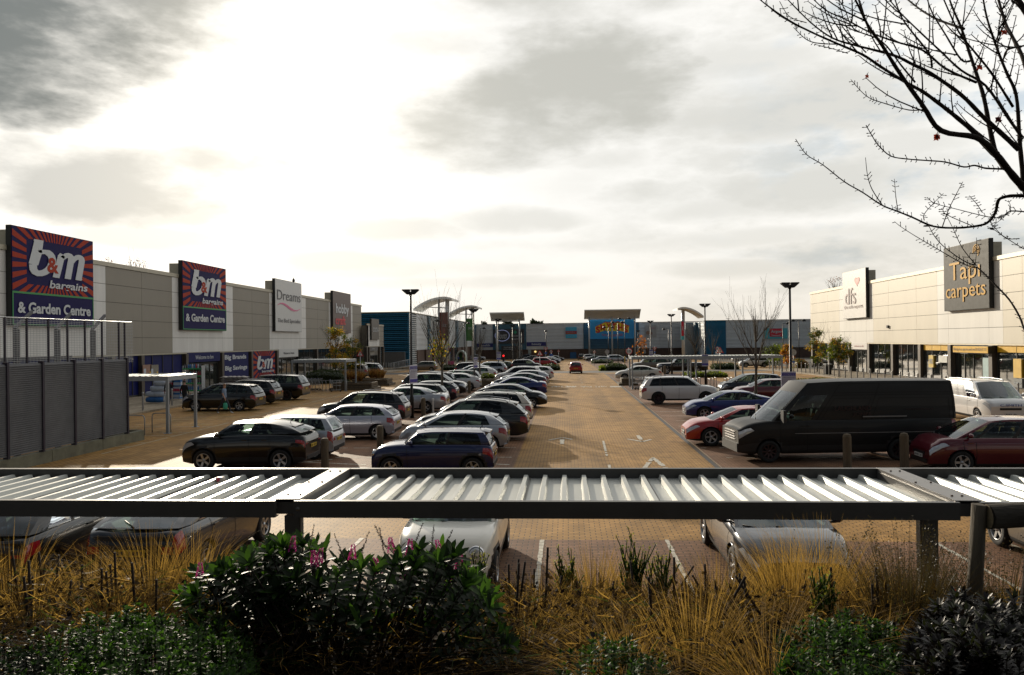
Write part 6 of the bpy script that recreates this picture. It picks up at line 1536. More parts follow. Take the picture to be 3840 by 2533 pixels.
# timber planters
dirt = mat('planter_soil', (.03, .02, .012), .95)
def planter(label, x, y, w, d):
    e = empty('timber_planter', (x, y, gz(y)), label=label, cat='planter')
    for k, (m_, h0) in enumerate(((.25, 0), (.0, .2), (.0, .42))):
        mb = MB(); a, b = w/2+m_, d/2+m_; t = .2; h1 = h0+.19
        mb.box(-a, a, -b, -b+t, h0, h1); mb.box(-a, a, b-t, b, h0, h1); mb.box(-a, -a+t, -b+t+.003, b-t-.003, h0, h1); mb.box(a-t, a, -b+t+.003, b-t-.003, h0, h1); mb.build('sleeper_course', [wood], e)
    mb = MB(); mb.box(-w/2+.2, w/2-.2, -d/2+.2, d/2-.2, 0, .5); mb.build('soil', [dirt], e)
p = G(1345, 1464); planter('stepped timber planter below the left walker sign', p.x-.6, p.y+1.2, 3.4, 2.2); p = G(1400, 1448); planter('stepped timber planter behind, nearer the coffee shop', p.x-.4, p.y+1.2, 3.4, 2.2)
p = G(2348, 1446); planter('small timber planter at the left post of the right shelter', p.x+.2, p.y+1.0, 1.2, 2.0); p = G(1822, 1452); planter('timber planter with low grass in the left centre row', p.x, p.y+1.2, 2.6, 2.2)
# ramp and railing by the coffee shop
p0, p1 = G(1462, 1391), G(1560, 1388); e = empty('ramp_railing', p0, label='sloping mesh panelled railing along the ramp beside the blue shed', cat='railing')
mb = MB(); d = p1-p0; d.z = 0
for i in range(7): q = d*(i/6); mb.tube([q+Z*(.1+i*.12), q+Z*(1.15+i*.12)], .03, 6)
for h in (.2, 1.15): mb.tube([Z*h, d+Z*(h+.72)], .03, 6)
for i in range(70): q = d*(i/70); mb.obox(q+Z*(.68+.72*i/70), (.008, 0, 0), (0, .008, 0), (0, 0, .46))
mb.build('railing_frame', [galv], e)
mb = MB(); mb.prism([p0+Vector((-3, 1, -.5)), p1+Vector((3, 1, -.5)), p1+Vector((3, 1, .9)), p0+Vector((-3, 1, .0))], (0, 6, 0)); tag(mb.build('ramp', [grey]), kind='structure')
mb = MB(); a, z = PY(1436, 1320, 143); b, z2 = PY(1520, 1320, 143); mb.box(a, b, 142.5, 143, -1.5, z); o = mb.build('service_wall', [mat('service_grey', (.10, .105, .11), .6)]); tag(o, 'dark grey screen wall in front of the blue shed', 'wall')
# odds and ends far off
x, z = PY(1691, 1352, 140); e = empty('pink_stall', (x, 140, gz(140)), label='pink striped stall curtain by the left arched canopy', cat='stall'); mb = MB()
for i in range(12): mb.box(-.52+i*.09, -.52+i*.09+.085, -.05-.02*(i % 2), .05, 0, 1.15)
mb.build('curtain', [mat('stall_pink', (.42, .07, .20), .6, var=.2)], e)
x, z = PY(1728, 1330, 190); e = empty('entrance_arch', (x, 190, gz(190)), label='white hooped entrance arch with green panel left of the health sign', cat='arch'); mb = MB()
for i in range(16): a = math.pi*i/16; b = math.pi*(i+1)/16; mb.prism([(math.cos(t)*r_, 0, 1.4+math.sin(t)*r_*1.5) for t, r_ in ((a, 1.15), (b, 1.15), (b, .95), (a, .95))], (0, 3, 0))
for sg in (1, -1): mb.box(sg*1.05-.1, sg*1.05+.1, 0, 3, 0, 1.4)
mb.build('arch_hood', [mat('arch_white', (.45, .52, .48), .5, var=.3, vs=4)], e); mb = MB(); mb.box(-.9, 0, 2.9, 3.0, .5, 2.6); mb.build('green_panel', [MATS['banner_dark_green']], e)
x, z = PY(3052, 1400, 84); e = empty('litter_bin', (27.6, 84, .11), label='dark litter bin among the steel bollards on the right pavement', cat='bin'); mb = MB(); mb.box(-.28, .28, -.28, .28, 0, 1.0); mb.build('bin_body', [lampm], e); mb = MB(); mb.box(-.34, .34, -.34, .34, 1.05, 1.12); mb.tube([(-.3, -.3, 1), (-.3, -.3, 1.06)], .02, 5); mb.tube([(.3, .3, 1), (.3, .3, 1.06)], .02, 5); mb.build('bin_lid', [galv], e)
# roof details: small weather cowl and vane above the bed shop sign
y, z = PX(1101, 1053, XL-1); mb = MB(); mb.lathe([(0, .5), (.03, .3), (.16, .1), (.18, -.1), (.1, -.2), (0, -.2)], n=10); mb.tube([(0, 0, -1.0), (0, 0, -.1)], .03, 6); o = mb.build('roof_cowl', [lampm], loc=(XL-1, y, z)); tag(o, 'small dark cowl on the roof above the bed shop sign', 'cowl')
for u, v, l in ((2061, 1222, 'thin rooftop mast left of the toy shop'), (2732, 1197, 'stubby rooftop vent on the right shed')):
    x, z = PY(u, v, 252 if u < 2500 else 232); mb = MB(); mb.tube([(0, 0, -1.2), (0, 0, .9)], .07, 6); mb.tube([(-.8, 0, .1), (.7, 0, .2)], .04, 5); o = mb.build('roof_mast', [lampm], loc=(x, 252 if u < 2500 else 232, z)); tag(o, l, 'mast')
# ------------------------------------------------------------------ trees, hedges and planting
bark = mat('bark_grey', (.09, .075, .055), .85, var=.25, vs=9); barkd = mat('bark_dark', (.022, .016, .013), .85, var=.3, vs=14, bump=.4, spec=.12)
def leafmat(n, c, tr=.35): return mat(n, c, .55, var=.35, vs=2.5, trans=tr, spec=.3)
lg = leafmat('leaf_green', (.045, .065, .012)); ly = leafmat('leaf_yellow', (.30, .17, .012)); lo = leafmat('leaf_orange', (.30, .10, .01)); ldk = leafmat('leaf_dark', (.018, .03, .010), .2); lh = leafmat('hedge_leaf', (.04, .055, .015), .2); lyg = leafmat('leaf_lime', (.12, .15, .015)); lrb = leafmat('leaf_russet', (.14, .05, .02))
straw = mat('straw_blade', (.26, .158, .050), .7, var=.4, vs=3, trans=.30, spec=.15); strawd = mat('straw_brown', (.045, .027, .011), .8, var=.3, vs=3, trans=.15, spec=.1)
def rv(r=1.0): 
    while True:
        v = Vector((rnd.uniform(-1, 1), rnd.uniform(-1, 1), rnd.uniform(-1, 1)))
        if v.length < 1: return v*r
def leafq(mb, p, s, mi=0, d=None):
    a = (d or rv()).normalized(); b = a.cross(rv()).normalized(); w = s*.32
    mb.add([p, p+a*s*.5+b*w, p+a*s, p+a*s*.5-b*w], [(0, 1, 2, 3)], mi)
def branch(mb, p, d, L_, r, depth, tips, spread=.5, upw=.25, n=3, seg=5, wig=.08, mi=0, kmin=.25):
    pts = [p]; q = p.copy(); dd = d.normalized(); rs = [r]
    for i in range(seg):
        dd = (dd + rv(wig) + Z*upw*.12).normalized(); q = q+dd*(L_/seg); pts.append(q); rs.append(max(.004, r*(1-.75*(i+1)/seg)))
    mb.tube(pts, rs, 6 if r > .03 else 4, mi)
    tips.append((pts[-1], dd))
    if depth <= 0: return
    for i in range(n):
        t = kmin+(1-kmin)*(i+rnd.random()*.8)/n; k = min(seg, max(0, int(t*seg))); o = pts[k]
        s = rv().normalized(); s = (s - dd*s.dot(dd)).normalized()
        nd = (dd + s*spread*(.7+.6*rnd.random()) + Z*upw*.6).normalized()
        branch(mb, o, nd, L_*(.50+.25*rnd.random()), max(.004, rs[k]*.62), depth-1, tips, spread, upw, n, max(3, seg-1), wig, mi)
def tree(label, u, vtop, D, wpx, fork, kind='bare', u_base=None, leaves=0, mats_=None, group=None, name='bare_tree', lsz=.14, nb=7, seed=1, depth=2, vbot=None):
    global rnd
    rnd = random.Random(seed)
    x, zt = PY(u, vtop, D); g = gz(D); H = zt-g; e = empty(name, (x, D, g), label=label, cat='tree', group=group)
    w = wpx/F*D; tr = MB(); r = .045+H*.006
    tr.tube([(0, 0, -.1), (rnd.uniform(-.04, .04), 0, fork*.5), (0, 0, fork), (0, 0, fork+(H-fork)*.5), (0, 0, H*.96)], [r*1.15, r, r*.9, r*.5, .008], 8); tr.build('trunk', [bark], e)
    br = MB(); tips = []
    for i in range(nb):
        a = 2*math.pi*i/nb+rnd.random()*.6; t = rnd.random()*.45; z0 = fork+(H-fork)*t; out = w/2*(1-.35*t)/(max(.6, (H-z0)*.8))
        d = Vector((math.cos(a)*out, math.sin(a)*out, 1)).normalized(); branch(br, Vector((0, 0, z0)), d, (H-z0)*(.72+.25*rnd.random()), r*.5, depth, tips, .42, .35, 4, 6, .07)
    br.build('branches', [bark], e)
    if leaves:
        cr = MB(); zb = (EYE+0)-(vbot-1266)/F*D-g if vbot else fork; pts = []
        cs = []
        for _ in range(34):
            a = rnd.random()*6.28; t = rnd.random(); rr = w/2*math.sqrt(rnd.random())*(math.sin(math.pi*(.12+.80*t))**.7); cs.append((Vector((math.cos(a)*rr, math.sin(a)*rr, lerp(zb, H, t))), rnd.uniform(.16, .34)*w*.5, rnd.randrange(len(mats_))))
        for i in range(leaves):
            c, s, mi = cs[rnd.randrange(len(cs))]; p = c+Vector((rnd.gauss(0, s*.6), rnd.gauss(0, s*.6), rnd.gauss(0, s*.5)))
            leafq(cr, p, lsz*(.6+.8*rnd.random()), mi if rnd.random() < .75 else rnd.randrange(len(mats_)))
        cr.build('crown', mats_, e)
    return e
tree('bare young tree with some yellow leaves before the white cars, centre left', 1655, 1150, 48, 190, 1.85, seed=3, leaves=0, nb=11, depth=2)
e = C.objects[-1]
tr_e = [o for o in C.objects if o.name.startswith('bare_tree')][-1]
cr = MB(); rnd = random.Random(5)
for i in range(420):
    x, z = PY(rnd.gauss(1648, 17), rnd.gauss(1302, 24), 48); leafq(cr, Vector((x-tr_e.location.x, rnd.gauss(0, .4), z)), .10*(.6+rnd.random()), rnd.randrange(2))
cr.build('crown', [ly, lyg], tr_e)
tree('tall bare tree between the parked cars and the van on the right', 2832, 1140, 44.6, 195, 2.1, seed=8, nb=8)
tree('small bare tree in front of the right louvred bay', 2606, 1235, 86, 110, 2.2, seed=4, nb=8); tree('thin bare tree left of the pharmacy lamp posts', 1797, 1245, 75, 70, 2.0, seed=6, nb=7)
tree('slim bare tree with russet twigs before the pharmacy', 1940, 1268, 120, 60, 2.4, seed=9, nb=6, depth=1); tree('thin tree with last russet leaves right of the toy shop', 2404, 1262, 130, 55, 2.2, seed=10, leaves=160, mats_=[lrb, lo], vbot=1335, lsz=.3, depth=1)
tree('bare upright saplings behind the right trolley shelter', 2672, 1235, 120, 60, 1.2, seed=12, nb=6, depth=1); tree('pair of faint bare trees by the blue shed roof', 2640, 1270, 160, 60, 2, seed=14, nb=5, depth=1)
tree('left of two autumn trees by the bed shop, golden green', 1258, 1236, 82, 100, 1.9, seed=21, leaves=3800, mats_=[lg, ly, lyg, ly], name='autumn_tree', vbot=1366); tree('right of two autumn trees by the bed shop, darker green', 1322, 1268, 86, 84, 2.0, seed=22, leaves=3000, mats_=[lg, lg, ly, lyg], name='autumn_tree', vbot=1370)
tree('left of two green trees on the sunny pavement, against the building end', 3062, 1238, 92, 66, 1.8, seed=23, leaves=3000, mats_=[lg, lyg, lg, ly], name='pavement_tree', vbot=1355); tree('right of two green trees on the sunny pavement, before the sofa shop', 3144, 1266, 79, 80, 1.9, seed=24, leaves=3400, mats_=[lg, lg, lyg, ly], name='pavement_tree', vbot=1352)
tree('glowing orange small tree beside the tall right lamp post', 2952, 1298, 112, 46, .4, seed=25, leaves=1500, mats_=[lo, ly], name='orange_tree', vbot=1368, lsz=.2); tree('loose olive shrub tree left of the orange one', 2905, 1300, 118, 84, .5, seed=26, leaves=1500, mats_=[lyg, lg, lh], name='shrub_tree', vbot=1368, lsz=.22)
tree('tree top peeping over the left roof beside the large sign', 402, 966, 75, 40, 9, seed=31, leaves=120, mats_=[ldk, lrb], vbot=1000, name='far_tree', nb=4, depth=1); tree('sparse tree top over the left roof right of the large sign', 510, 972, 80, 75, 9, seed=32, leaves=160, mats_=[ldk, lrb], vbot=1010, name='far_tree', nb=5, depth=1)
tree('tree top over the right roof left of the pale sofa sign', 3130, 1042, 110, 60, 9, seed=33, leaves=140, mats_=[ldk, lrb], vbot=1080, name='far_tree', nb=5, depth=1)
for o in [o for o in C.objects if o.name.startswith('far_tree')]: o.location.x *= 1.0
for i, (u, vt, w) in enumerate(((1815, 1212, 30), (1896, 1204, 34), (1912, 1207, 24), (1999, 1203, 30), (2016, 1207, 26), (2031, 1210, 20))):
    tree('dark evergreen top behind the far building, number of it from the left hidden by canopy' if False else ('dark evergreen top behind the pharmacy roof, left of the sheet canopy' if i == 0 else 'dark evergreen top seen under the grey sheet canopy' if i < 3 else 'dark evergreen top right of the grey sheet canopy pole'), u, vt, 300, w, 4, seed=40+i, leaves=900, mats_=[ldk, ldk], vbot=1240, name='evergreen_tree', lsz=.7, nb=3, depth=0, group='evergreens behind the far roof')
def hedge(label, x0, x1, y0, y1, h, ms, n, lsz=.10, name='hedge', base=0, kind=None, lump=.18):
    e = empty(name, ((x0+x1)/2, (y0+y1)/2, gz((y0+y1)/2)+base), label=label, cat='hedge'); w, d = (x1-x0)/2, (y1-y0)/2
    f = lambda a, b: h*(1-.35*abs(a)**4-.25*abs(b)**4)+lump*(noise.noise(Vector((a*w*.9+x0, b*d*.9, y0)))) 
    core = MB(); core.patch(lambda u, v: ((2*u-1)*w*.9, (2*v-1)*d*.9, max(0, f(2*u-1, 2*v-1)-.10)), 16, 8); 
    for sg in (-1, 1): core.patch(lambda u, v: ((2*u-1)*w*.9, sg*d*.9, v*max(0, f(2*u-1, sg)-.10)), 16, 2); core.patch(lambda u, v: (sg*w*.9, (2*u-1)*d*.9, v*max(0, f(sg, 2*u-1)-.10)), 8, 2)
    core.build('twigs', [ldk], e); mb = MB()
    for i in range(n):
        a, b = rnd.uniform(-1, 1), rnd.uniform(-1, 1); k = rnd.random()
        if k < .45: p = Vector((a*w, b*d, f(a, b)+rnd.gauss(0, .03)))
        elif k < .85: p = Vector((a*w, -d+rnd.gauss(0, .03), rnd.random()*f(a, -1)))
        else: sg = rnd.choice((-1, 1)); p = Vector((sg*w, b*d, rnd.random()*f(sg, b)))
        leafq(mb, p, lsz*(.6+.8*rnd.random()), rnd.randrange(len(ms)))
    mb.build('leaves', ms, e); return e
rnd = random.Random(77)
def hz(label, u0, u1, vb, h, depth, ms, n, lsz=.1, base=0, **k):
    a, b = G(u0, vb), G(u1, vb); y = (a.y+b.y)/2; return hedge(label, a.x, b.x, y, y+depth, h, ms, n, lsz, base=base, **k)
hz('long dark green hedge behind the bed shop trolley shelter', 1135, 1290, 1440, 1.25, 2.2, [lh, ldk], 3400, .12); hz('second dark hedge further back beside the autumn trees', 1215, 1330, 1416, .95, 2.2, [lh, ldk], 2200, .12)
hz('low hedge island right of the drive with lime tip', 2264, 2352, 1391, .85, 3.5, [lh, ldk, lh], 2200, .16); hz('lime green leafy clump at the left tip of the hedge island', 2250, 2270, 1392, .75, 3, [lyg, lyg], 900, .18)
hz('small dark hedge island left of the drive beyond the white hatchback', 2030, 2097, 1390, .8, 4, [lh, ldk], 1600, .16); hz('dark hedge behind the trolley shelter on the right', 2676, 2775, 1387, .8, 3, [lh, ldk], 1900, .16)
hz('strip of lime grass behind the right trolley rails', 2574, 2730, 1416, .45, 2.2, [lyg, lh], 2200, .16); hz('low bush beside the silver brown car on the left', 1655, 1707, 1390, .7, 3, [ldk, lh], 900, .16)
hz('yellow green grass tuft in the centre row planter', 1806, 1850, 1440, .45, 1.6, [lyg, lh], 900, .12, base=.45); hz('round olive bush by the sunny pavement', 2984, 3034, 1385, 1.3, 3.0, [lyg, lo, lh], 1500, .14)
hz('low planted strip behind the grey van roof on the right', 2995, 3180, 1436, .35, 1.2, [lh, ldk, lyg], 1500, .1)
hz('far low hedge before the toy shop cars', 2220, 2300, 1364, .7, 3, [ldk, lh], 900, .2)
def clump(label, x, y, z0, h, r, n, ms, name='grass_clump', lean=.35, bw=.004, cat='grass', group=None, droop=.35, seeds=False, dirx=0, seed=0, segs=4, kind=None):
    rr = random.Random(seed+int(x*37)+int(y*91)); mb = MB()
    for i in range(n):
        a = rr.random()*6.28; q = r*math.sqrt(rr.random()); b = Vector((math.cos(a)*q*.45, math.sin(a)*q*.45, 0)); hh = h*(.55+.5*rr.random())
        out = Vector((math.cos(a)+dirx, math.sin(a), 0))*(lean*(q/r)*rr.uniform(.4, 1.2)+.03*rr.random()); side = Vector((rr.uniform(-1, 1), rr.uniform(-.4, .4), 0)).normalized()*bw*.5
        vs = []
        for k in range(segs+1):
            t = k/segs; p = b + out*hh*(t+droop*t*t*2) + Z*hh*(t - droop*.9*t**3*(q/r+.2)); w = side*(1-t*.85)
            vs += [p-w, p+w]
        mb.add(vs, [(2*k, 2*k+1, 2*k+3, 2*k+2) for k in range(segs)], rr.randrange(len(ms)))
        if seeds and rr.random() < .35:
            p = vs[-1]
            for _ in range(4): leafq(mb, Vector(p)-Z*.01*_*2+rv(.004), .016, len(ms)-1)
    o = mb.build(name, ms, loc=(x, y, z0)); 
    return tag(o, label, cat, group, kind)
for i, (u, v) in enumerate(((1300, 1432), (1318, 1436), (1342, 1440), (1392, 1425), (1412, 1428), (1425, 1426))):
    p = G(u, v+12); clump('tuft of dry ornamental grass in the timber planters near the autumn trees', p.x, p.y+.6, p.z+.5, 1.25, .5, 420, [straw, strawd, lrb], bw=.02, group='dry grass tufts in the left planters', name='ornamental_grass')
# ------------------------------------------------------------------ foreground planting bed
def bed(y): return interp([(-3, 2.45), (3.5, 2.42), (4.8, 2.30), (6.3, 1.85), (7.7, 1.25), (7.9, 1.2)], y)
soil = mat('bed_soil', (.014, .009, .005), .95, var=.4, vs=6, bump=1.0, bs=25, spec=.05)
mb = MB(); mb.patch(lambda u, v: (lerp(-11, 9, u), lerp(-3, 7.9, v), bed(lerp(-3, 7.9, v))+.05*noise.noise(Vector((u*25, v*14, 0)))), 60, 36)
tag(mb.build('planting_bed', [soil]), kind='structure')
mb = MB(); mb.box(-11, 9, 7.9, 8.1, -.1, 1.28); o = mb.build('retaining_wall', [conc]); tag(o, 'low concrete retaining wall at the back of the foreground planting bed', 'wall')
def BP(u, D): return PY(u, 2200, D)[0]
GL = 'straw coloured feathery grass '
rnd = random.Random(99)
for u, D, h, n, ms, l, kw in ((30, 5.4, .75, 240, [straw, strawd], 'clump at the far left edge', dict(dirx=-.2)), (330, 5.9, .62, 320, [straw, strawd], 'clump under the small black car wheel', dict(dirx=-.4)),
        (560, 5.6, .72, 520, [straw, straw, strawd], 'fan in front of the slate hatchback', dict(dirx=-.25, lean=.5)), (720, 5.9, .74, 420, [straw, strawd], 'clump just left of the flowering shrub', dict(dirx=-.1)),
        (2230, 5.7, .62, 520, [straw, straw, strawd], 'dense clump left of the yellow weed', {}), (2370, 6.0, .62, 380, [straw, strawd], 'clump behind the yellow weed', {}), (2030, 5.2, .42, 260, [straw, strawd], 'small spiky tuft left of the white bay line', dict(lean=.7)),
        (2690, 6.0, .62, 330, [straw, strawd], 'clump at the left wheel of the grey hatchback', {}), (2960, 5.3, .72, 520, [straw, straw, strawd], 'thick golden clump before the grey hatchback', {}), (3085, 5.5, .80, 460, [straw, straw], 'tall golden clump right of the thick one', {}),
        (3230, 5.8, .60, 260, [straw, strawd], 'thin tuft between golden clumps and dark rushes', {}), (3290, 5.2, .5, 240, [straw, strawd], 'low tuft before the dark rushes', {}), (2330, 3.95, .42, 230, [straw], 'low arching tuft at the bottom centre', dict(lean=1.0, droop=.7, dirx=-.6)),
        (2900, 3.75, .55, 300, [straw], 'large arching plume leaning right at the bottom', dict(lean=1.1, droop=.8, dirx=.3)), (2960, 3.2, .40, 300, [straw], 'lowest arching plume touching the bottom edge', dict(lean=1.2, droop=.8)), (2600, 4.2, .55, 240, [straw, strawd], 'upright tuft at bottom centre right', {})):
    clump(GL+l, BP(u, D), D, bed(D)-.02, h*1.13, .42, int(n*1.25), ms, group='feathery grass clumps in the foreground bed', **kw)
rush = mat('rush_dark', (.045, .035, .018), .6, var=.3, trans=.2)
for u, D, h, n, l in ((3400, 5.0, .72, 460, 'dark rush clump with seed heads right of the golden grass'), (3470, 5.3, .62, 300, 'dark rush clump in front of the right shelter post'), (3740, 5.2, .62, 380, 'olive rush clump behind the timber posts'), (3600, 5.6, .55, 260, 'thin rush clump between the timber posts')):
    clump(l, BP(u, D), D, bed(D), h, .45, n, [rush, strawd, rush], name='rush_clump', lean=.5, droop=.15, seeds=True, cat='rush', group='dark rush clumps at the right')
for i, (u, D) in enumerate(((120, 4.9), (420, 4.7), (1960, 4.6), (2150, 4.9), (2280, 4.4), (2480, 4.9), (2640, 4.6), (2780, 5.0), (3150, 4.4), (3320, 4.5), (3560, 5.0), (3820, 4.8), (1880, 5.6), (230, 5.4), (850, 5.6))):
    clump('brown withered grass tuft low in the tangle of the foreground bed', BP(u, D), D, bed(D), rnd.uniform(.30, .46), .45, 260, [strawd, strawd, straw], name='withered_tuft', lean=.7, droop=.45, group='brown withered tufts in the foreground bed', seed=i)
# dead cut stems
for k in range(62):
    u = rnd.choice([rnd.uniform(1830, 3330), rnd.uniform(1830, 3330), rnd.uniform(60, 800)]); D = rnd.uniform(4.4, 6.0); x = BP(u, D); h = rnd.uniform(.28, .55)
    mb = MB(); t = Vector((rnd.uniform(-.12, .12), rnd.uniform(-.1, .1), 1)) if rnd.random() < .85 else Vector((rnd.choice((-.5, .5)), 0, .8))
    q = [Vector((0, 0, 0)), t*h*.5+rv(.01), t*h]; mb.tube(q, [.009, .008, .0075], 6)
    for j in range(rnd.randrange(8, 26)): p = t*h*rnd.random()*.9; leafq(mb, p+rv(.02), rnd.uniform(.02, .055), 1, Vector((rnd.uniform(-1, 1), rnd.uniform(-1, 1), -.5)))
    o = mb.build('dead_stem', [barkd, strawd], loc=(x, D, bed(D)-.02)); tag(o, 'cut dark dead stem with withered leaves in the foreground bed', 'stem', 'cut dead stems in the foreground bed')
# tangle of dry litter and small weeds over the bed: nobody could count it
mb = MB(); rnd = random.Random(5)
for i in range(24000):
    u = rnd.uniform(-150, 3990); D = rnd.uniform(3.7, 7.3); x = BP(u, D); z = bed(D)+rnd.random()**2*.26*(1.4 if u < 900 else 1)
    a = rnd.random()*6.28; l = rnd.uniform(.04, .16); d = Vector((math.cos(a), math.sin(a)*.6, rnd.uniform(-.2, .9))).normalized()*l; s = Vector((rnd.uniform(-1, 1), 0, rnd.uniform(-1, 1))).normalized()*rnd.uniform(.0012, .0032); p = Vector((x, D, z)); m_ = p+d*.5+rv(.015)
    mb.add([p-s, p+s, m_+s, m_-s, p+d], [(0, 1, 2, 3), (3, 2, 4)], 0 if rnd.random() < .15 else 1 if rnd.random() < .85 else 2)
tag(mb.build('dry_undergrowth', [straw, strawd, lh]), 'tangled dry stems and litter covering the foreground bed', 'undergrowth', kind='stuff')
mb = MB()
for i in range(9000):
    u = rnd.uniform(-150, 3990); D = rnd.uniform(3.7, 7.0); x = BP(u, D); 
    leafq(mb, Vector((x, D, bed(D)+rnd.random()**1.5*.28)), rnd.uniform(.015, .045), 0 if rnd.random() < .7 else 1)
tag(mb.build('withered_leaves', [barkd, strawd]), 'small withered dark leaves all over the foreground bed', 'leaf litter', kind='stuff')
# leaves with shape for the near shrubs
def bigleaf(mb, p, d, up_, L_, w, mi=0, curl=.25):
    d = d.normalized(); s = d.cross(up_).normalized(); n = s.cross(d); vs = []; prof = ((0, .15), (.22, .75), (.5, 1), (.8, .75), (1, .05))
    for t, k in prof:
        c = p+d*L_*t - n*curl*L_*t*t; vs += [c-s*w*k*.5+n*w*.10*k, c, c+s*w*k*.5+n*w*.10*k]
    mb.add(vs, [(3*i+j, 3*i+j+1, 3*i+j+4, 3*i+j+3) for i in range(4) for j in (0, 1)], mi, True)
hebe = mat('glossy_leaf', (.006, .016, .0035), .5, var=.35, vs=6, trans=.25, spec=.14); hebe2 = mat('fresh_leaf', (.026, .062, .008), .55, var=.3, vs=6, trans=.35, spec=.16)
ptip = mat('flower_purple', (.30, .02, .20), .6, var=.2, vs=30, trans=.3); seedm = mat('seed_spike', (.05, .028, .022), .8, var=.2)
def whorl(mb, p, d, n, L_, w, mis, spread=.9, open_=.5):
    d = d.normalized(); a0 = rnd.random()*6.28; o = d.orthogonal().normalized(); b = d.cross(o)
    for i in range(n):
        a = a0+2*math.pi*i/n*1.0+(i % 2)*.3; s = o*math.cos(a)+b*math.sin(a); t = open_+spread*rnd.random()*.6
        bigleaf(mb, p, d*(1-.5*t)+s*t, d, L_*(.7+.4*rnd.random()), w, rnd.choice(mis), rnd.uniform(.0, .25))
e = empty('flowering_shrub', (BP(1260, 4.3), 4.3, bed(4.3)), label='dark glossy leaved shrub with purple flower spikes at the bottom centre left', cat='shrub')
ox = e.location.x; st = MB(); lv = MB(); rnd = random.Random(12)
def topz(u): return 45+interp([(700, 2190), (760, 2110), (900, 2075), (1060, 1995), (1180, 2000), (1280, 2055), (1420, 2060), (1560, 2030), (1700, 2050), (1790, 2130), (1860, 2280), (1930, 2400)], u)
tips = []
for i in range(235):
    u = rnd.uniform(690, 1900) if rnd.random() < .9 else rnd.uniform(690, 1100); D = rnd.uniform(3.85, 4.75); f = rnd.random()**.8 if i % 3 else 1-.08*rnd.random()
    zt_ = PY(u, topz(u), D)[1]-.10*rnd.random()**1.5+.03*rnd.random(); z = lerp(bed(D)+.02, zt_, .12+.88*f) if i > 46 else zt_-.03*rnd.random()
    if z < bed(D)+.05: continue
    p = Vector((BP(u, D)-ox, D-4.3, z-e.location.z)); b = Vector((p.x*.55+rnd.uniform(-.1, .1), p.y*.5, 0)); mid = b.lerp(p, .55)+rv(.05)
    st.tube([b, mid, p], [.007, .005, .003], 5); d = (p-mid).normalized(); d = (d+Vector((0, -.15, .3))).normalized()
    whorl(lv, p, d, rnd.randrange(6, 10), rnd.uniform(.085, .125), .032, [0, 0, 0, 1] if f < .9 else [0, 1, 1], .9, .35)
    for k in range(4): q = p.lerp(mid, .12+.22*k); whorl(lv, q, d, 3, .085, .028, [0], .6, .8)
    if f > .9: tips.append((p, d))
st.build('stems', [barkd], e); lv.build('leaves', [hebe, hebe2], e)
fl = [(748, 2148, 0), (1095, 2050, 1), (1195, 2095, 1), (1320, 2080, 2), (1425, 2130, 1), (1468, 2055, 1), (1510, 2155, 2), (1535, 2060, 1), (1655, 2062, 1), (1722, 2100, 2), (915, 2140, 1), (1180, 2105, 0), (1700, 2160, 0)]
for u, v, k in fl:
    D = 3.95+rnd.random()*.2; x, z = PY(u, v+20, D); p = Vector((x-ox, D-4.3, z-e.location.z)); d = Vector((rnd.uniform(-.3, .3), -.1, 1)).normalized(); L_ = .085; mb = MB()
    for i in range(260): t = rnd.random(); a = rnd.random()*6.28; r_ = .016*(1-t*.8)*(1.0); leafq(mb, p+d*L_*t+Vector((math.cos(a)*r_, math.sin(a)*r_, 0)), .009, 0, Vector((math.cos(a), math.sin(a), .3)))
    mb.build('flower_spike', [ptip], e)
for u, v, dx in ((1450, 2035, -.5), (1442, 2050, -.2), (1550, 2030, .4), (1618, 2045, .1), (1655, 2050, .5), (1290, 2070, -.4), (1350, 2060, .4), (1160, 2040, .2)):
    D = 4.0; x, z = PY(u, v+25, D); p = Vector((x-ox, D-4.3, z-e.location.z)); d = Vector((dx, 0, 1)).normalized(); mb = MB(); mb.tube([p, p+d*.14], [.002, .001], 4)
    for i in range(110): t = rnd.random(); a = rnd.random()*6.28; leafq(mb, p+d*.14*t+Vector((math.cos(a), math.sin(a), 0))*.006*(1-t*.6), .007, 0)
    mb.build('seed_spike', [seedm], e)
# small leaved low shrubs along the bottom edge
def lowshrub(label, u0, u1, D, vt, n, ms, L_=.030, w=.011, name='low_shrub', dep=.5, wn=9, uw=None):
    e = empty(name, (BP((u0+u1)/2, D), D, bed(D)), label=label, cat='shrub'); mb = MB(); stm = MB(); o = Vector(e.location)
    for i in range(n):
        u = rnd.uniform(u0, u1); d = rnd.uniform(-dep, dep); c = 1-abs(2*(u-u0)/(u1-u0)-1)**2.5*.5; zt_ = PY(u, vt, D)[1]; z = bed(D)+(zt_-bed(D))*c*(.72+.3*rnd.random())+.05*noise.noise(Vector((u*.01, d*3, 1)))-max(0, d)*.10
        p = Vector((BP(u, D)*(1+d/D), D+d, z))-o; stm.tube([p-Z*.14, p], [.003, .002], 4); dd = (Z+rv(.5)).normalized(); whorl(mb, p, dd, wn, L_, w, list(range(len(ms)-1))+[0], .8, .45)
        for k in (1, 2, 3): whorl(mb, p-Z*.022*k, dd, 6, L_, w, [0], .4, .85)
    stm.build('stems', [barkd], e); mb.build('leaves', ms, e); return e
lowshrub('low bright green small leaved shrub along the bottom left', 180, 960, 3.45, 2370, 620, [hebe2, hebe, hebe2]); lowshrub('low bright green shrub at the bottom right of centre', 2900, 3400, 3.6, 2400, 480, [hebe2, hebe, hebe2])
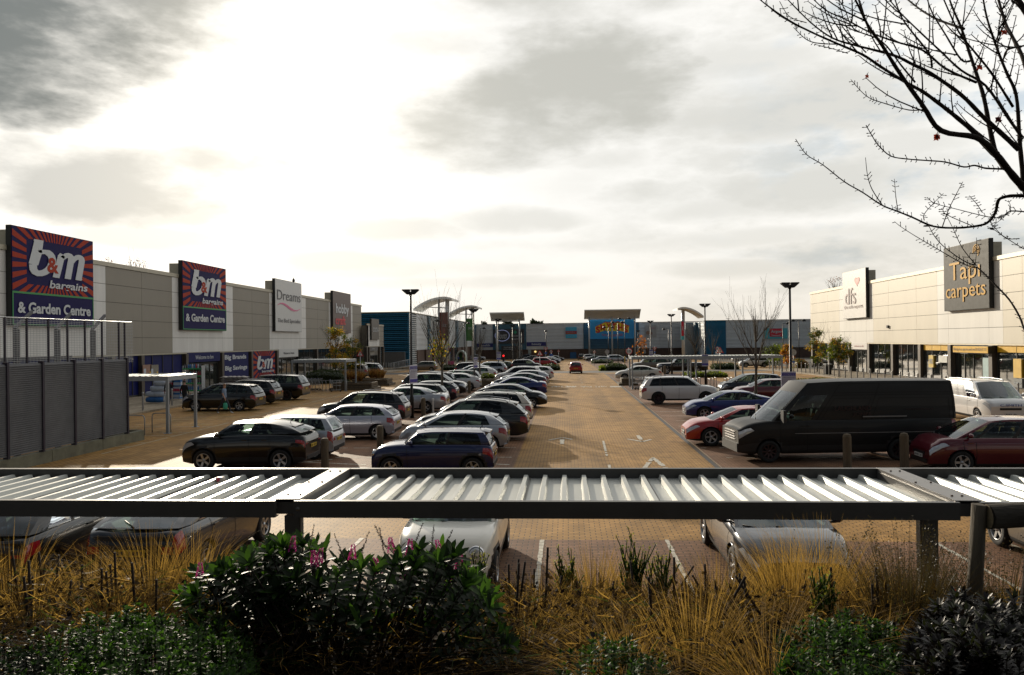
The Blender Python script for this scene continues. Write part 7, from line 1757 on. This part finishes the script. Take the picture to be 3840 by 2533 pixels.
lowshrub('thin green ground shrub at the bottom middle', 2080, 2500, 3.5, 2490, 150, [hebe2, hebe, hebe2]); lowshrub('sparse green leaves at the bottom left corner', -60, 230, 3.6, 2470, 150, [hebe, hebe2, hebe])
dkl = mat('purple_edged_leaf', (.007, .005, .005), .42, var=.3, vs=10, trans=.08, spec=.22); dkl2 = mat('olive_leaf', (.014, .017, .005), .42, var=.3, vs=10, trans=.15, spec=.22)
lowshrub('dark glossy shrub with pale rimmed leaves in the bottom right corner', 3400, 3900, 3.7, 2310, 360, [dkl, dkl2, dkl], L_=.058, w=.015, wn=9, dep=.45)
# yellow green weeds
fm = mat('weed_yellow', (.15, .15, .02), .6, var=.2, trans=.4)
for u, D, vt, l in ((2365, 5.4, 2050, 'tall yellow green weed standing against the red bay paving'), (2130, 5.6, 2105, 'pale green weed left of the tall weed'), (1790, 5.2, 2095, 'feathery lime weed beside the white small car'), (3065, 4.6, 2180, 'bushy pale green weed in front of the golden clumps'), (2590, 5.0, 2270, 'small green weed sprig before the right bay line'), (2480, 5.5, 2105, 'thin yellow weed right of the tall weed')):
    x = BP(u, D); zt_ = PY(u, vt, D)[1]; h = zt_-bed(D); mb = MB(); tips = []
    for k in range(5): branch(mb, Vector((rnd.uniform(-.04, .04), 0, 0)), Vector((rnd.uniform(-.22, .22), rnd.uniform(-.2, .2), 1)), h*(.55+.2*rnd.random()), .003, 2, tips, .32, .3, 4, 6, .06, 1, .45)
    for p, d in tips:
        for j in range(4): leafq(mb, p+rv(.012), .012, 0)
        if rnd.random() < .5: leafq(mb, p-d*.05+rv(.03), .022, 1)
    e = mb.build('weed', [fm, hebe2], loc=(x, D, bed(D))); tag(e, l, 'weed', 'weeds in the foreground bed')

# ------------------------------------------------------------------ foreground cycle shelter
bm_ = mat('shelter_dark_beam', (.075, .072, .068), .42, .4, var=.08, vs=2); rs = mat('ribbed_sheet', (.46, .47, .44), .42, .30, var=.12, vs=1.2, stretch=(1, .4, 1)); cap = mat('cap_plate', (.20, .19, .18), .38, .5, var=.1); rust = mat('rusty_bolt', (.06, .03, .02), .8)
e = empty('cycle_shelter', (.5, 8.65, 0), label='long low shelter with white ribbed metal roof crossing the foreground', cat='shelter'); O = -Vector(e.location)
Y0, Y1, HT = 8.62, 10.85, 2.30
mods = [(-10.85, -3.34), (-3.12, 4.20), (4.41, 11.8)]
for a, b in mods:
    mb = MB(); mb.box(a, b, Y0, Y0+.06, HT-.19, HT); mb.box(a, b, Y0+.06, Y0+.12, HT-.19, HT-.18); mb.box(a, b, Y0-.0+.06, Y0+.075, HT-.012, HT-.0); mb.v = [tuple(Vector(v)+O) for v in mb.v]; mb.build('front_beam', [bm_], e)
    mb = MB(); mb.box(a, b, Y1-.06, Y1, HT-.19, HT+.0); mb.box(a, b, Y1-.075, Y1+.01, HT, HT+.008); mb.v = [tuple(Vector(v)+O) for v in mb.v]; mb.build('rear_beam', [bm_], e)
    mb = MB(); mb.add([(a+.03, Y0+.06, HT-.115), (b-.03, Y0+.06, HT-.115), (b-.03, Y1-.06, HT-.125), (a+.03, Y1-.06, HT-.125)], [(0, 1, 2, 3)]); n = int((b-a-.1)/.265)
    for i in range(n):
        x = a+.16+i*.265; z = HT-.112; w0, w1, hh = .048, .026, .058
        mb.add([(x-w0, Y0+.06, z), (x-w1, Y0+.06, z+hh), (x+w1, Y0+.06, z+hh), (x+w0, Y0+.06, z), (x-w0, Y1-.14, z-.01), (x-w1, Y1-.14, z+hh-.01), (x+w1, Y1-.14, z+hh-.01), (x+w0, Y1-.14, z-.01)], [(0, 4, 5, 1), (1, 5, 6, 2), (2, 6, 7, 3), (4, 7, 6, 5)])
        if i % 6 == 3: mb.box(x+.052, x+.066, Y0+.06, Y1-.16, z, z+.012, 1)
    mb.v = [tuple(Vector(v)+O) for v in mb.v]; mb.build('roof_sheet', [rs, bm_], e)
for xa, xb in ((-3.40, -3.06), (4.14, 4.47)):
    mb = MB(); mb.box(xa+.04, xb-.02, Y0+.07, Y1, HT+.001, HT+.010); mb.box(xb-.03, xb-.02, Y0+.07, Y1, HT-.10, HT+.001); mb.box(xa+.04, xa+.05, Y0+.07, Y1, HT-.10, HT+.001); mb.v = [tuple(Vector(v)+O) for v in mb.v]; o = mb.build('cover_plate', [cap], e)
    mb = MB()
    for k in range(3):
        for x in (xa+.10, xb-.09): mb.lathe([(.014, .010), (.014, .022), (0, .024)], Vector((x+rnd.uniform(-.02, .02), lerp(Y0+.3, Y1-.3, k/2), HT))+O, n=8)
    mb.build('bolts', [rust], e); mb = MB(); mb.box(xa+.02, xb-.04, Y0+.10, Y1-.1, HT-.17, HT-.03); mb.v = [tuple(Vector(v)+O) for v in mb.v]; mb.build('cross_beam', [bm_], e)
for x in (PY(1101, 2000, 8.75)[0], PY(3480, 2000, 8.75)[0]):
    for y in (Y0+.10,): mb = MB(); mb.box(x-.095, x+.095, y, y+.10, 0, HT-.19); mb.box(x-.085, x+.085, y-.012, y, .1, HT-.19); mb.v = [tuple(Vector(v)+O) for v in mb.v]; mb.build('post', [bm_], e)
for x in (-3.07, 4.47): mb = MB(); mb.lathe([(.025, 0), (.024, -.012), (.012, -.02), (0, -.022)], Vector((x, Y0-.001, HT-.09))+O, 'y', 12); mb.build('bolt', [bm_], e)
x, z = PY(832, 1796, 10.4); mb = MB(); mb.lathe([(0, -.06), (.032, -.058), (.033, .055), (.028, .06), (0, .06)], (0, 0, 0), 'x', 12); mb.lathe([(.0335, -.05), (.0335, -.01)], (0, 0, 0), 'x', 12, 1); o = mb.build('drink_can', [mat('can_white', (.5, .45, .4), .3, .5), bx3], loc=(x, 10.35, 2.235), rz=.5); tag(o, 'crumpled drink can lying at the back of the ribbed shelter roof', 'can')

# ------------------------------------------------------------------ timber tree guard and the big bare tree
wd = mat('guard_timber', (.065, .050, .030), .85, var=.35, vs=7, stretch=(2, 2, .25), bump=.5, bs=25); wend = mat('timber_end', (.14, .11, .06), .9, var=.5, vs=25)
e = empty('tree_guard', (3.0, 4.85, bed(4.85)), label='round timber tree guard posts with a cross rail at the lower right', cat='tree guard'); O = -Vector(e.location)
def PP(u, v, D): x, z = PY(u, v, D); return Vector((x, D, z))
mb = MB(); mb.tube([PP(3645, 2400, 4.8)+O, PP(3672, 1892, 4.8)+O], [.044, .041], 14, smooth=True); mb.build('post', [wd], e)
mb = MB(); a = PP(3702, 1938, 4.78); mb.tube([a+O, a+O+Vector((1.4, .25, .015))], [.074, .072], 16); mb.lathe([(.0, -.004), (.074, -.003)], a+O, 'x', 16, 1); mb.build('rail', [woodr, wend], e)
mb = MB(); mb.tube([PP(3965, 2420, 5.0)+O, PP(3975, 1900, 5.0)+O], [.052, .050], 12); mb.build('post', [wd], e)
te = empty('big_bare_tree', (PY(3850, 2300, 4.6)[0], 4.6, bed(4.6)), label='large bare tree reaching in from the right edge with a few red leaves', cat='tree'); O = -Vector(te.location)
z5 = lambda x, y: (2800+x*.574, y*.574); z6 = lambda x, y: (3100+x*.3507, 850+y*.3507)
limbs = [
 ([(3850,2480),(3862,2250),(3885,2000),(3935,1600),(3950,1200),(3905,850),(3868,740),(3840,680)], .052, .040, None),
 ([z5(1812,1230),z5(1740,1150),z5(1620,1000),z5(1500,900),z5(1270,855),z5(1150,690),z5(1000,480),z5(880,290),z5(800,180),z5(710,0),z5(660,-90)], .034, .004, 0),
 ([z5(1640,1010),z5(1480,860),z5(1350,750),z5(1260,680),z5(1150,600),z5(1040,540),z5(880,440),z5(760,360),z5(600,290),z5(420,210),z5(270,130),z5(100,10),z5(40,-60)], .022, .003, 0),
 ([z5(1780,980),z5(1650,860),z5(1540,760),z5(1400,620),z5(1200,480),z5(1080,420),z5(980,370),z5(840,330),z5(700,295),z5(560,250),z5(420,150),z5(270,0),z5(200,-80)], .024, .003, 0),
 ([z5(1690,1100),z5(1630,1010),z5(1590,850),z5(1550,640),z5(1500,480),z5(1440,300),z5(1400,180),z5(1340,40),z5(1310,-60)], .026, .006, 0),
 ([z5(1810,1190),z5(1790,1000),z5(1780,860),z5(1760,620),z5(1700,480),z5(1640,330),z5(1570,120),z5(1540,-40)], .022, .006, 0),
 ([z5(1860,620),z5(1812,400),z5(1740,250),z5(1690,150),z5(1640,-20)], .020, .010, 0), ([z5(1900,200),z5(1812,60),z5(1750,-30)], .028, .02, 0),
 ([z5(1860,1285),z5(1780,1280),z5(1700,1285),z5(1645,1310),z5(1625,1390),z5(1580,1450),z5(1520,1475),z5(1380,1490),z5(1220,1480),z5(1080,1420),z5(980,1380),z5(880,1340),z5(760,1260),z5(640,1190),z5(500,1080),z5(390,1010),z5(320,910)], .017, .003, 1),
 ([z5(1670,1105),z5(1560,1100),z5(1490,1082),z5(1420,1092),z5(1300,1060),z5(1180,1050),z5(1050,1040),z5(940,1020),z5(860,950),z5(820,890),z5(780,820)], .009, .003, 1),
 ([z5(1860,1390),z5(1730,1380),z5(1680,1410),z5(1640,1425),z5(1560,1415),z5(1380,1370),z5(1230,1330),z5(1180,1290)], .007, .002, 1),
 ([z5(1170,715),z5(1060,720),z5(880,670),z5(800,640),z5(740,590),z5(680,520)], .006, .002, 1), ([z5(1540,1390),z5(1500,1330),z5(1455,1280)], .004, .002, 1), ([z5(1480,1480),z5(1300,1400),z5(1290,1350)], .004, .002, 1), ([z5(1280,1480),z5(1320,1370),z5(1380,1250),z5(1412,1190)], .005, .002, 1),
 ([z5(1160,1440),z5(1160,1400),z5(1220,1330),z5(1285,1265)], .0045, .002, 1), ([z5(990,1385),z5(975,1290),z5(965,1170)], .005, .002, 1), ([z5(885,1340),z5(820,1240),z5(790,1150),z5(776,1030)], .005, .002, 1),
 ([z5(1420,190),z5(1250,130),z5(1130,60),z5(1030,-20)], .012, .006, 0), ([z5(1460,400),z5(1400,390),z5(1300,230),z5(1210,80),z5(1170,-40)], .010, .004, 0), ([z5(1210,440),z5(1190,350),z5(1080,210),z5(1010,110),z5(960,-30)], .010, .004, 0), ([z5(1500,540),z5(1300,450),z5(1150,330),z5(960,270),z5(800,210),z5(650,130),z5(520,70),z5(430,-10)], .011, .003, 0),
 ([z5(1800,900),z5(1700,760),z5(1560,560),z5(1400,460),z5(1260,330),z5(1100,180),z5(1000,80),z5(900,-40)], .014, .004, 0), ([z5(1100,540),z5(1010,430),z5(880,270),z5(700,190),z5(640,60),z5(580,-30)], .009, .003, 0), ([z5(1740,700),z5(1600,480),z5(1480,330),z5(1380,200),z5(1280,-20)], .012, .005, 0), ([z5(1812,300),z5(1700,330),z5(1670,400),z5(1640,280),z5(1660,100),z5(1700,-20)], .008, .003, 0),
 ([z5(780,345),z5(690,250),z5(640,150),z5(600,0)], .006, .003, 0), ([z5(600,290),z5(480,285),z5(400,265),z5(340,215),z5(305,180)], .006, .002, 1), ([z5(660,350),z5(560,320),z5(440,290)], .004, .002, 1), ([z5(560,210),z5(470,150),z5(420,40)], .004, .002, 1), ([z5(390,150),z5(280,110),z5(215,10)], .004, .002, 1),
 ([z6(2200,1260),z6(2110,1090),z6(2060,960),z6(1950,780),z6(1800,620),z6(1700,520),z6(1610,435)], .010, .006, 2), ([z6(1610,435),z6(1540,432),z6(1390,360),z6(1220,262),z6(1080,180),z6(920,85),z6(790,0),z5(965,1448)], .0055, .002, 2), ([z6(1600,415),z6(1470,370),z6(1270,230),z6(1160,115),z6(1095,0),z5(1190,1480)], .005, .002, 2), ([z6(1590,405),z6(1450,230),z6(1350,20),z5(1300,1400)], .0045, .002, 2), ([z6(1590,405),z6(1600,290),z6(1602,120)], .003, .0015, 2), 
 ([z5(1780,1560),z5(1700,1560),z5(1640,1510),z5(1590,1450)], .004, .002, 1), ([z6(2110,240),z6(2040,200),z6(1900,110),z6(1800,40),z6(1775,0),z5(1720,1380),z5(1710,1310)], .004, .002, 1)]
tb = MB(); sm = MB(); rnd = random.Random(31); pts_all = []
def cm(P, n=4):
    o = []
    for i in range(len(P)-1):
        p0, p1, p2, p3 = P[max(0, i-1)], P[i], P[i+1], P[min(len(P)-1, i+2)]
        for k in range(n):
            t = k/n; o.append(.5*((2*p1)+(-p0+p2)*t+(2*p0-5*p1+4*p2-p3)*t*t+(-p0+3*p1-3*p2+p3)*t**3))
    o.append(P[-1]); return o
for li, (pl, ra, rb_, ty) in enumerate(limbs):
    D0, D1 = 4.6, (4.6 if ty is None else 4.6+rnd.uniform(-.9, .7)); n = len(pl)
    P = [PP(u, v, lerp(D0, D1, i/(n-1))) for i, (u, v) in enumerate(pl)]; P = cm([p+O for p in P]); m_ = len(P)
    rr = [lerp(ra*(.66 if ty is not None else 1), rb_*.75, (i/(m_-1))**.8)*(1+.06*math.sin(i*2.1)) for i in range(m_)]
    (tb if ty is None else sm).tube(P, rr, 12 if ra > .03 else 8 if ra > .01 else 5)
    if ty is None: continue
    # twigs and paired buds
    L_ = 0
    for i in range(1, m_-1):
        seg = (P[i]-P[i-1]); L_ += seg.length; d = seg.normalized()
        if rr[i] < .012 and rnd.random() < .75:
            s = rt if abs(d.dot(rt)) < .7 else up; s = (s-d*s.dot(d)).normalized()
            for sg in (1, -1):
                if rnd.random() < .8: q = P[i]+(s*sg*.9+d*.7).normalized()*rnd.uniform(.010, .024); sm.tube([P[i], q], [.0022, .0016], 4); sm.tube([q, q+(q-P[i]).normalized()*.008], [.0032, .001], 5)
        if ty == 0 and rnd.random() < .26 and rr[i] < .03:
            s = (rt*rnd.choice((-1, 1))+up*rnd.uniform(-.3, 1)); s = (s-d*s.dot(d)).normalized(); nd = (d+s*.75+rv(.2)).normalized(); q = P[i]; tw = [q]; L2 = rnd.uniform(.12, .38)
            for k in range(5):
                nd = (nd+up*.10+rv(.10)).normalized(); q = q+nd*L2/5; tw.append(q)
                t2 = (s-nd*s.dot(nd)).normalized()
                for sg in (1, -1):
                    if rnd.random() < .7: b = q+(t2*sg+nd*.6).normalized()*rnd.uniform(.008, .02); sm.tube([q, b], [.0018, .0012], 4); sm.tube([b, b+(b-q).normalized()*.007], [.0028, .0008], 5)
            sm.tube(tw, [.0042, .0038, .0034, .003, .0025, .002], 5)
tb.build('trunk', [barkd], te); sm.build('branches', [barkd], te)
rl_ = mat('red_leaf', (.10, .010, .005), .6, var=.3, trans=.4)
for u, v, s, n in ((3257, 275, .016, 1), (3680, 253, .026, 1), (3765, 132, .024, 1), (3745, 455, .026, 2), (3515, 510, .022, 3), (3290, 230, .009, 1)):
    for _ in range(n):
        p = PP(u+rnd.uniform(-6, 6), v+rnd.uniform(-12, 12), 4.3)+O; mb = MB(); k = 11
        vs = [p+rt*math.cos(a)*s*q+up*math.sin(a)*s*q+fw*.3*s*math.sin(a*2) for a, q in [(2*math.pi*i/k, .85 if i % 2 else .45) for i in range(k)]]
        mb.add([p]+vs, [(0, i+1, (i+1) % k+1) for i in range(k)]); mb.tube([p, p+up*s*1.4+rt*s*.4], .0012, 4); mb.build('red_leaf', [rl_], te)
for u, v in ((3585, 2247), (3505, 2272)):
    D = 4.6; x, z = PY(u, v, D); mb = MB(); [leafq(mb, rv(.012), .05, 0) for _ in range(3)]; o = mb.build('fallen_leaf', [rl_], loc=(x, D, z)); tag(o, 'fallen red leaf caught in the stems before the timber guard', 'leaf', 'fallen red leaves')
# ------------------------------------------------------------------ people
skin = mat('skin', (.42, .24, .17), .55, var=.05)
def person(label, x, y, rz, h=1.72, top=(.02, .02, .025), legs=(.02, .02, .03), shoe=(.02, .02, .02), hair=(.03, .02, .015), stride=.25, bag=None, zoff=0, long=True, arm=.1):
    e = empty('person', (x, y, gz(y)+zoff), rz, label, 'person'); k = h/1.72
    # joints, facing +X; y lateral
    J = {'pel': (0, 0, .95), 'bel': (.01, 0, 1.08), 'che': (.0, 0, 1.30), 'nek': (-.01, 0, 1.47), 'hd0': (.015, 0, 1.55), 'hd1': (.02, 0, 1.64)}
    E = [('pel', 'bel'), ('bel', 'che'), ('che', 'nek'), ('nek', 'hd0'), ('hd0', 'hd1')]
    Rr = {'pel': (.155, .115), 'bel': (.14, .105), 'che': (.165, .11), 'nek': (.052, .055), 'hd0': (.078, .088), 'hd1': (.080, .088)}
    for s, f in ((1, 1), (-1, -1)):
        a = stride*f; n = 'l' if s > 0 else 'r'
        J.update({n+'hip': (0, s*.09, .90), n+'kne': (a*.55+.03, s*.09, .50), n+'ank': (a*.95-(.10 if f < 0 else 0), s*.085, .085+(.05 if f < 0 else 0)), n+'toe': (a*.95+.16-(.10 if f < 0 else 0), s*.10, .035)})
        E += [('pel', n+'hip'), (n+'hip', n+'kne'), (n+'kne', n+'ank'), (n+'ank', n+'toe')]
        Rr.update({n+'hip': (.09, .09), n+'kne': (.058, .06), n+'ank': (.045, .045), n+'toe': (.04, .028)})
        b = -f*arm
        J.update({n+'sho': (-.01, s*.17, 1.40), n+'elb': (b*.5-.02, s*.215, 1.13), n+'wri': (b+.06, s*.22, .90), n+'pal': (b+.085, s*.22, .84)})
        E += [('che', n+'sho'), (n+'sho', n+'elb'), (n+'elb', n+'wri'), (n+'wri', n+'pal')]
        Rr.update({n+'sho': (.062, .062), n+'elb': (.045, .045), n+'wri': (.028, .030), n+'pal': (.022, .036)})
        for i in range(4): J[n+'f%d' % i] = (b+.10+.004*i, s*(.20+.014*i), .775+(.006 if i in (0, 3) else 0)); J[n+'g%d' % i] = (b+.088, s*(.20+.014*i), .745+(.006 if i in (0, 3) else 0)); E += [(n+'pal', n+'f%d' % i), (n+'f%d' % i, n+'g%d' % i)]; Rr[n+'f%d' % i] = (.009, .009); Rr[n+'g%d' % i] = (.008, .008)
        J[n+'t'] = (b+.125, s*.195, .82); E += [(n+'wri', n+'t')]; Rr[n+'t'] = (.010, .010)
    names = list(J); idx = {n: i for i, n in enumerate(names)}
    me = bpy.data.meshes.new('body'); me.from_pydata([tuple(c*k for c in J[n]) for n in names], [(idx[a], idx[b]) for a, b in E], []); o = bpy.data.objects.new('body', me); C.objects.link(o)
    md = o.modifiers.new('s', 'SKIN'); md.use_smooth_shade = True
    for n in names: v = me.skin_vertices[0].data[idx[n]]; v.radius = (Rr[n][0]*k, Rr[n][1]*k); v.use_root = (n == 'pel')
    sb = o.modifiers.new('u', 'SUBSURF'); sb.levels = 1; sb.render_levels = 1
    bpy.context.view_layer.update(); dg = bpy.context.evaluated_depsgraph_get(); me2 = bpy.data.meshes.new_from_object(o.evaluated_get(dg)); bpy.data.objects.remove(o)
    ms = [mat('cloth_%.2f_%.2f_%.2f' % tuple(top), top, .85, var=.1), mat('cloth_%.2f_%.2f_%.2f' % tuple(legs), legs, .85, var=.1), mat('cloth_%.2f_%.2f_%.2f' % tuple(shoe), shoe, .6, var=.1), skin]
    me2.materials.clear(); [me2.materials.append(q) for q in ms]
    for p in me2.polygons:
        c = p.center/k; ay = abs(c.y)
        if c.z > 1.47: mi = 3
        elif ay > .155 and c.z < (.93 if long else 1.22) and c.z > .6: mi = 3
        elif c.z > .93: mi = 0
        elif c.z > .11: mi = 1
        else: mi = 2
        p.material_index = mi; p.use_smooth = True
    b = bpy.data.objects.new('body', me2); C.objects.link(b); b.parent = e
    hm = mat('hair_%.2f' % hair[0], hair, .7, var=.2); mb = MB()                 # hair cap, ears, nose, eyes
    mb.patch(lambda u, v: ((.012-math.cos(v*1.75)*0-.098*math.sin(v*1.9)*math.cos(u*6.283)*(.86 if math.cos(u*6.283) < 0 else 1))*k, .088*math.sin(v*1.9)*math.sin(u*6.283)*k, (1.655+.093*math.cos(v*1.9)-(.0))*k), 14, 7); mb.build('hair', [hm], e)
    mb = MB(); mb.prism([(.095*k, -.010*k, 1.585*k), (.095*k, .010*k, 1.585*k), (.100*k, 0, 1.625*k)], (.018*k, 0, -.004)); 
    for s in (1, -1): mb.obox((.02*k, s*.082*k, 1.60*k), (.014, 0, 0), (0, .008, 0), (0, 0, .026))
    mb.build('nose_and_ears', [skin], e); mb = MB()
    for s in (1, -1): mb.obox((.098*k, s*.030*k, 1.625*k), (.004, 0, 0), (0, .011, 0), (0, 0, .005))
    mb.obox((.097*k, 0, 1.558*k), (.004, 0, 0), (0, .022, 0), (0, 0, .004)); mb.build('eyes_and_mouth', [hm], e)
    if bag:
        s, cm_, lab = bag; px_ = (J['lpal'] if s > 0 else J['rpal']); w = Vector((px_[0]*k, px_[1]*k, .74*k)); mb = MB()
        mb.patch(lambda u, v: (w.x+.13*math.cos(u*6.283)*(.75+.35*math.sin(v*2.6)), w.y+.075*math.sin(u*6.283)*(.75+.35*math.sin(v*2.6)), w.z-.10-.36*v+.01*math.sin(u*25)), 16, 6)
        for q in (-.05, .05): mb.tube([(w.x+q, w.y, w.z-.10), (w.x+q*.5, w.y, w.z+.03), (w.x, w.y, w.z+.045)], .006, 5)
        mb.prism([(w.x+.11*math.cos(a), w.y+.06*math.sin(a), w.z-.46) for a in [6.283*i/10 for i in range(10)]], (0, 0, .01))
        M4 = Matrix.Translation(e.location) @ Matrix.Rotation(rz, 4, 'Z'); mb.v = [tuple(M4 @ Vector(v)) for v in mb.v]
        bg_ = mb.build('carrier_bag', [mat('bag_%.2f' % cm_[1], cm_, .35, var=.1, trans=.2)]); tag(bg_, lab, 'bag')
    return e
p = G(842, 1552); person('person in blue shouldered grey t-shirt walking past the black people carrier with a green bag', p.x, p.y, -.1, 1.74, (.16, .22, .32), (.03, .03, .04), (.6, .6, .6), (.25, .13, .07), .36, (-1, (.06, .38, .30), 'bright green carrier bag carried by the walking person'), long=False)
p = G(632, 1523); person('person in black coat walking away beside the stacked cartons with a white bag', p.x, p.y, 1.9, 1.78, (.008, .008, .009), (.01, .01, .012), (.02, .02, .02), (.015, .01, .01), .2, (1, (.5, .52, .55), 'white carrier bag hanging by the dark walking person'))
p = G(692, 1535); person('heavily built person in dark jacket beside the black people carrier nose', p.x, p.y, 1.5, 1.80, (.008, .008, .010), (.01, .013, .025), (.3, .3, .3), (.03, .02, .015), .28)
p = G(1392, 1384); person('person in pale top standing outside the coffee shop, left of two', p.x, p.y, -1.2, 1.7, (.30, .32, .36), (.03, .03, .05), (.1, .1, .1), (.06, .03, .02), .05); p = G(1408, 1384); person('person in grey blue top standing outside the coffee shop, right of two', p.x, p.y, -1.8, 1.75, (.12, .14, .20), (.02, .02, .03), (.1, .1, .1), (.02, .01, .01), .05)
p = G(1719, 1362); person('person with blue jacket and white scarf walking by the pink stall', p.x, p.y, -1.4, 1.75, (.04, .07, .25), (.02, .02, .03), (.05, .05, .05), (.02, .01, .01), .15); p = G(1736, 1364); person('person in dark grey coat beside the blue jacketed one', p.x, p.y, -1.5, 1.72, (.03, .03, .04), (.03, .03, .04), (.3, .3, .3), (.02, .01, .01), .15)
p = G(1686, 1350); person('person in black standing behind the pink stall', p.x, p.y+6, -1.5, 1.72, (.01, .01, .012), (.01, .01, .012), (.05, .05, .05), (.02, .01, .01), .05)
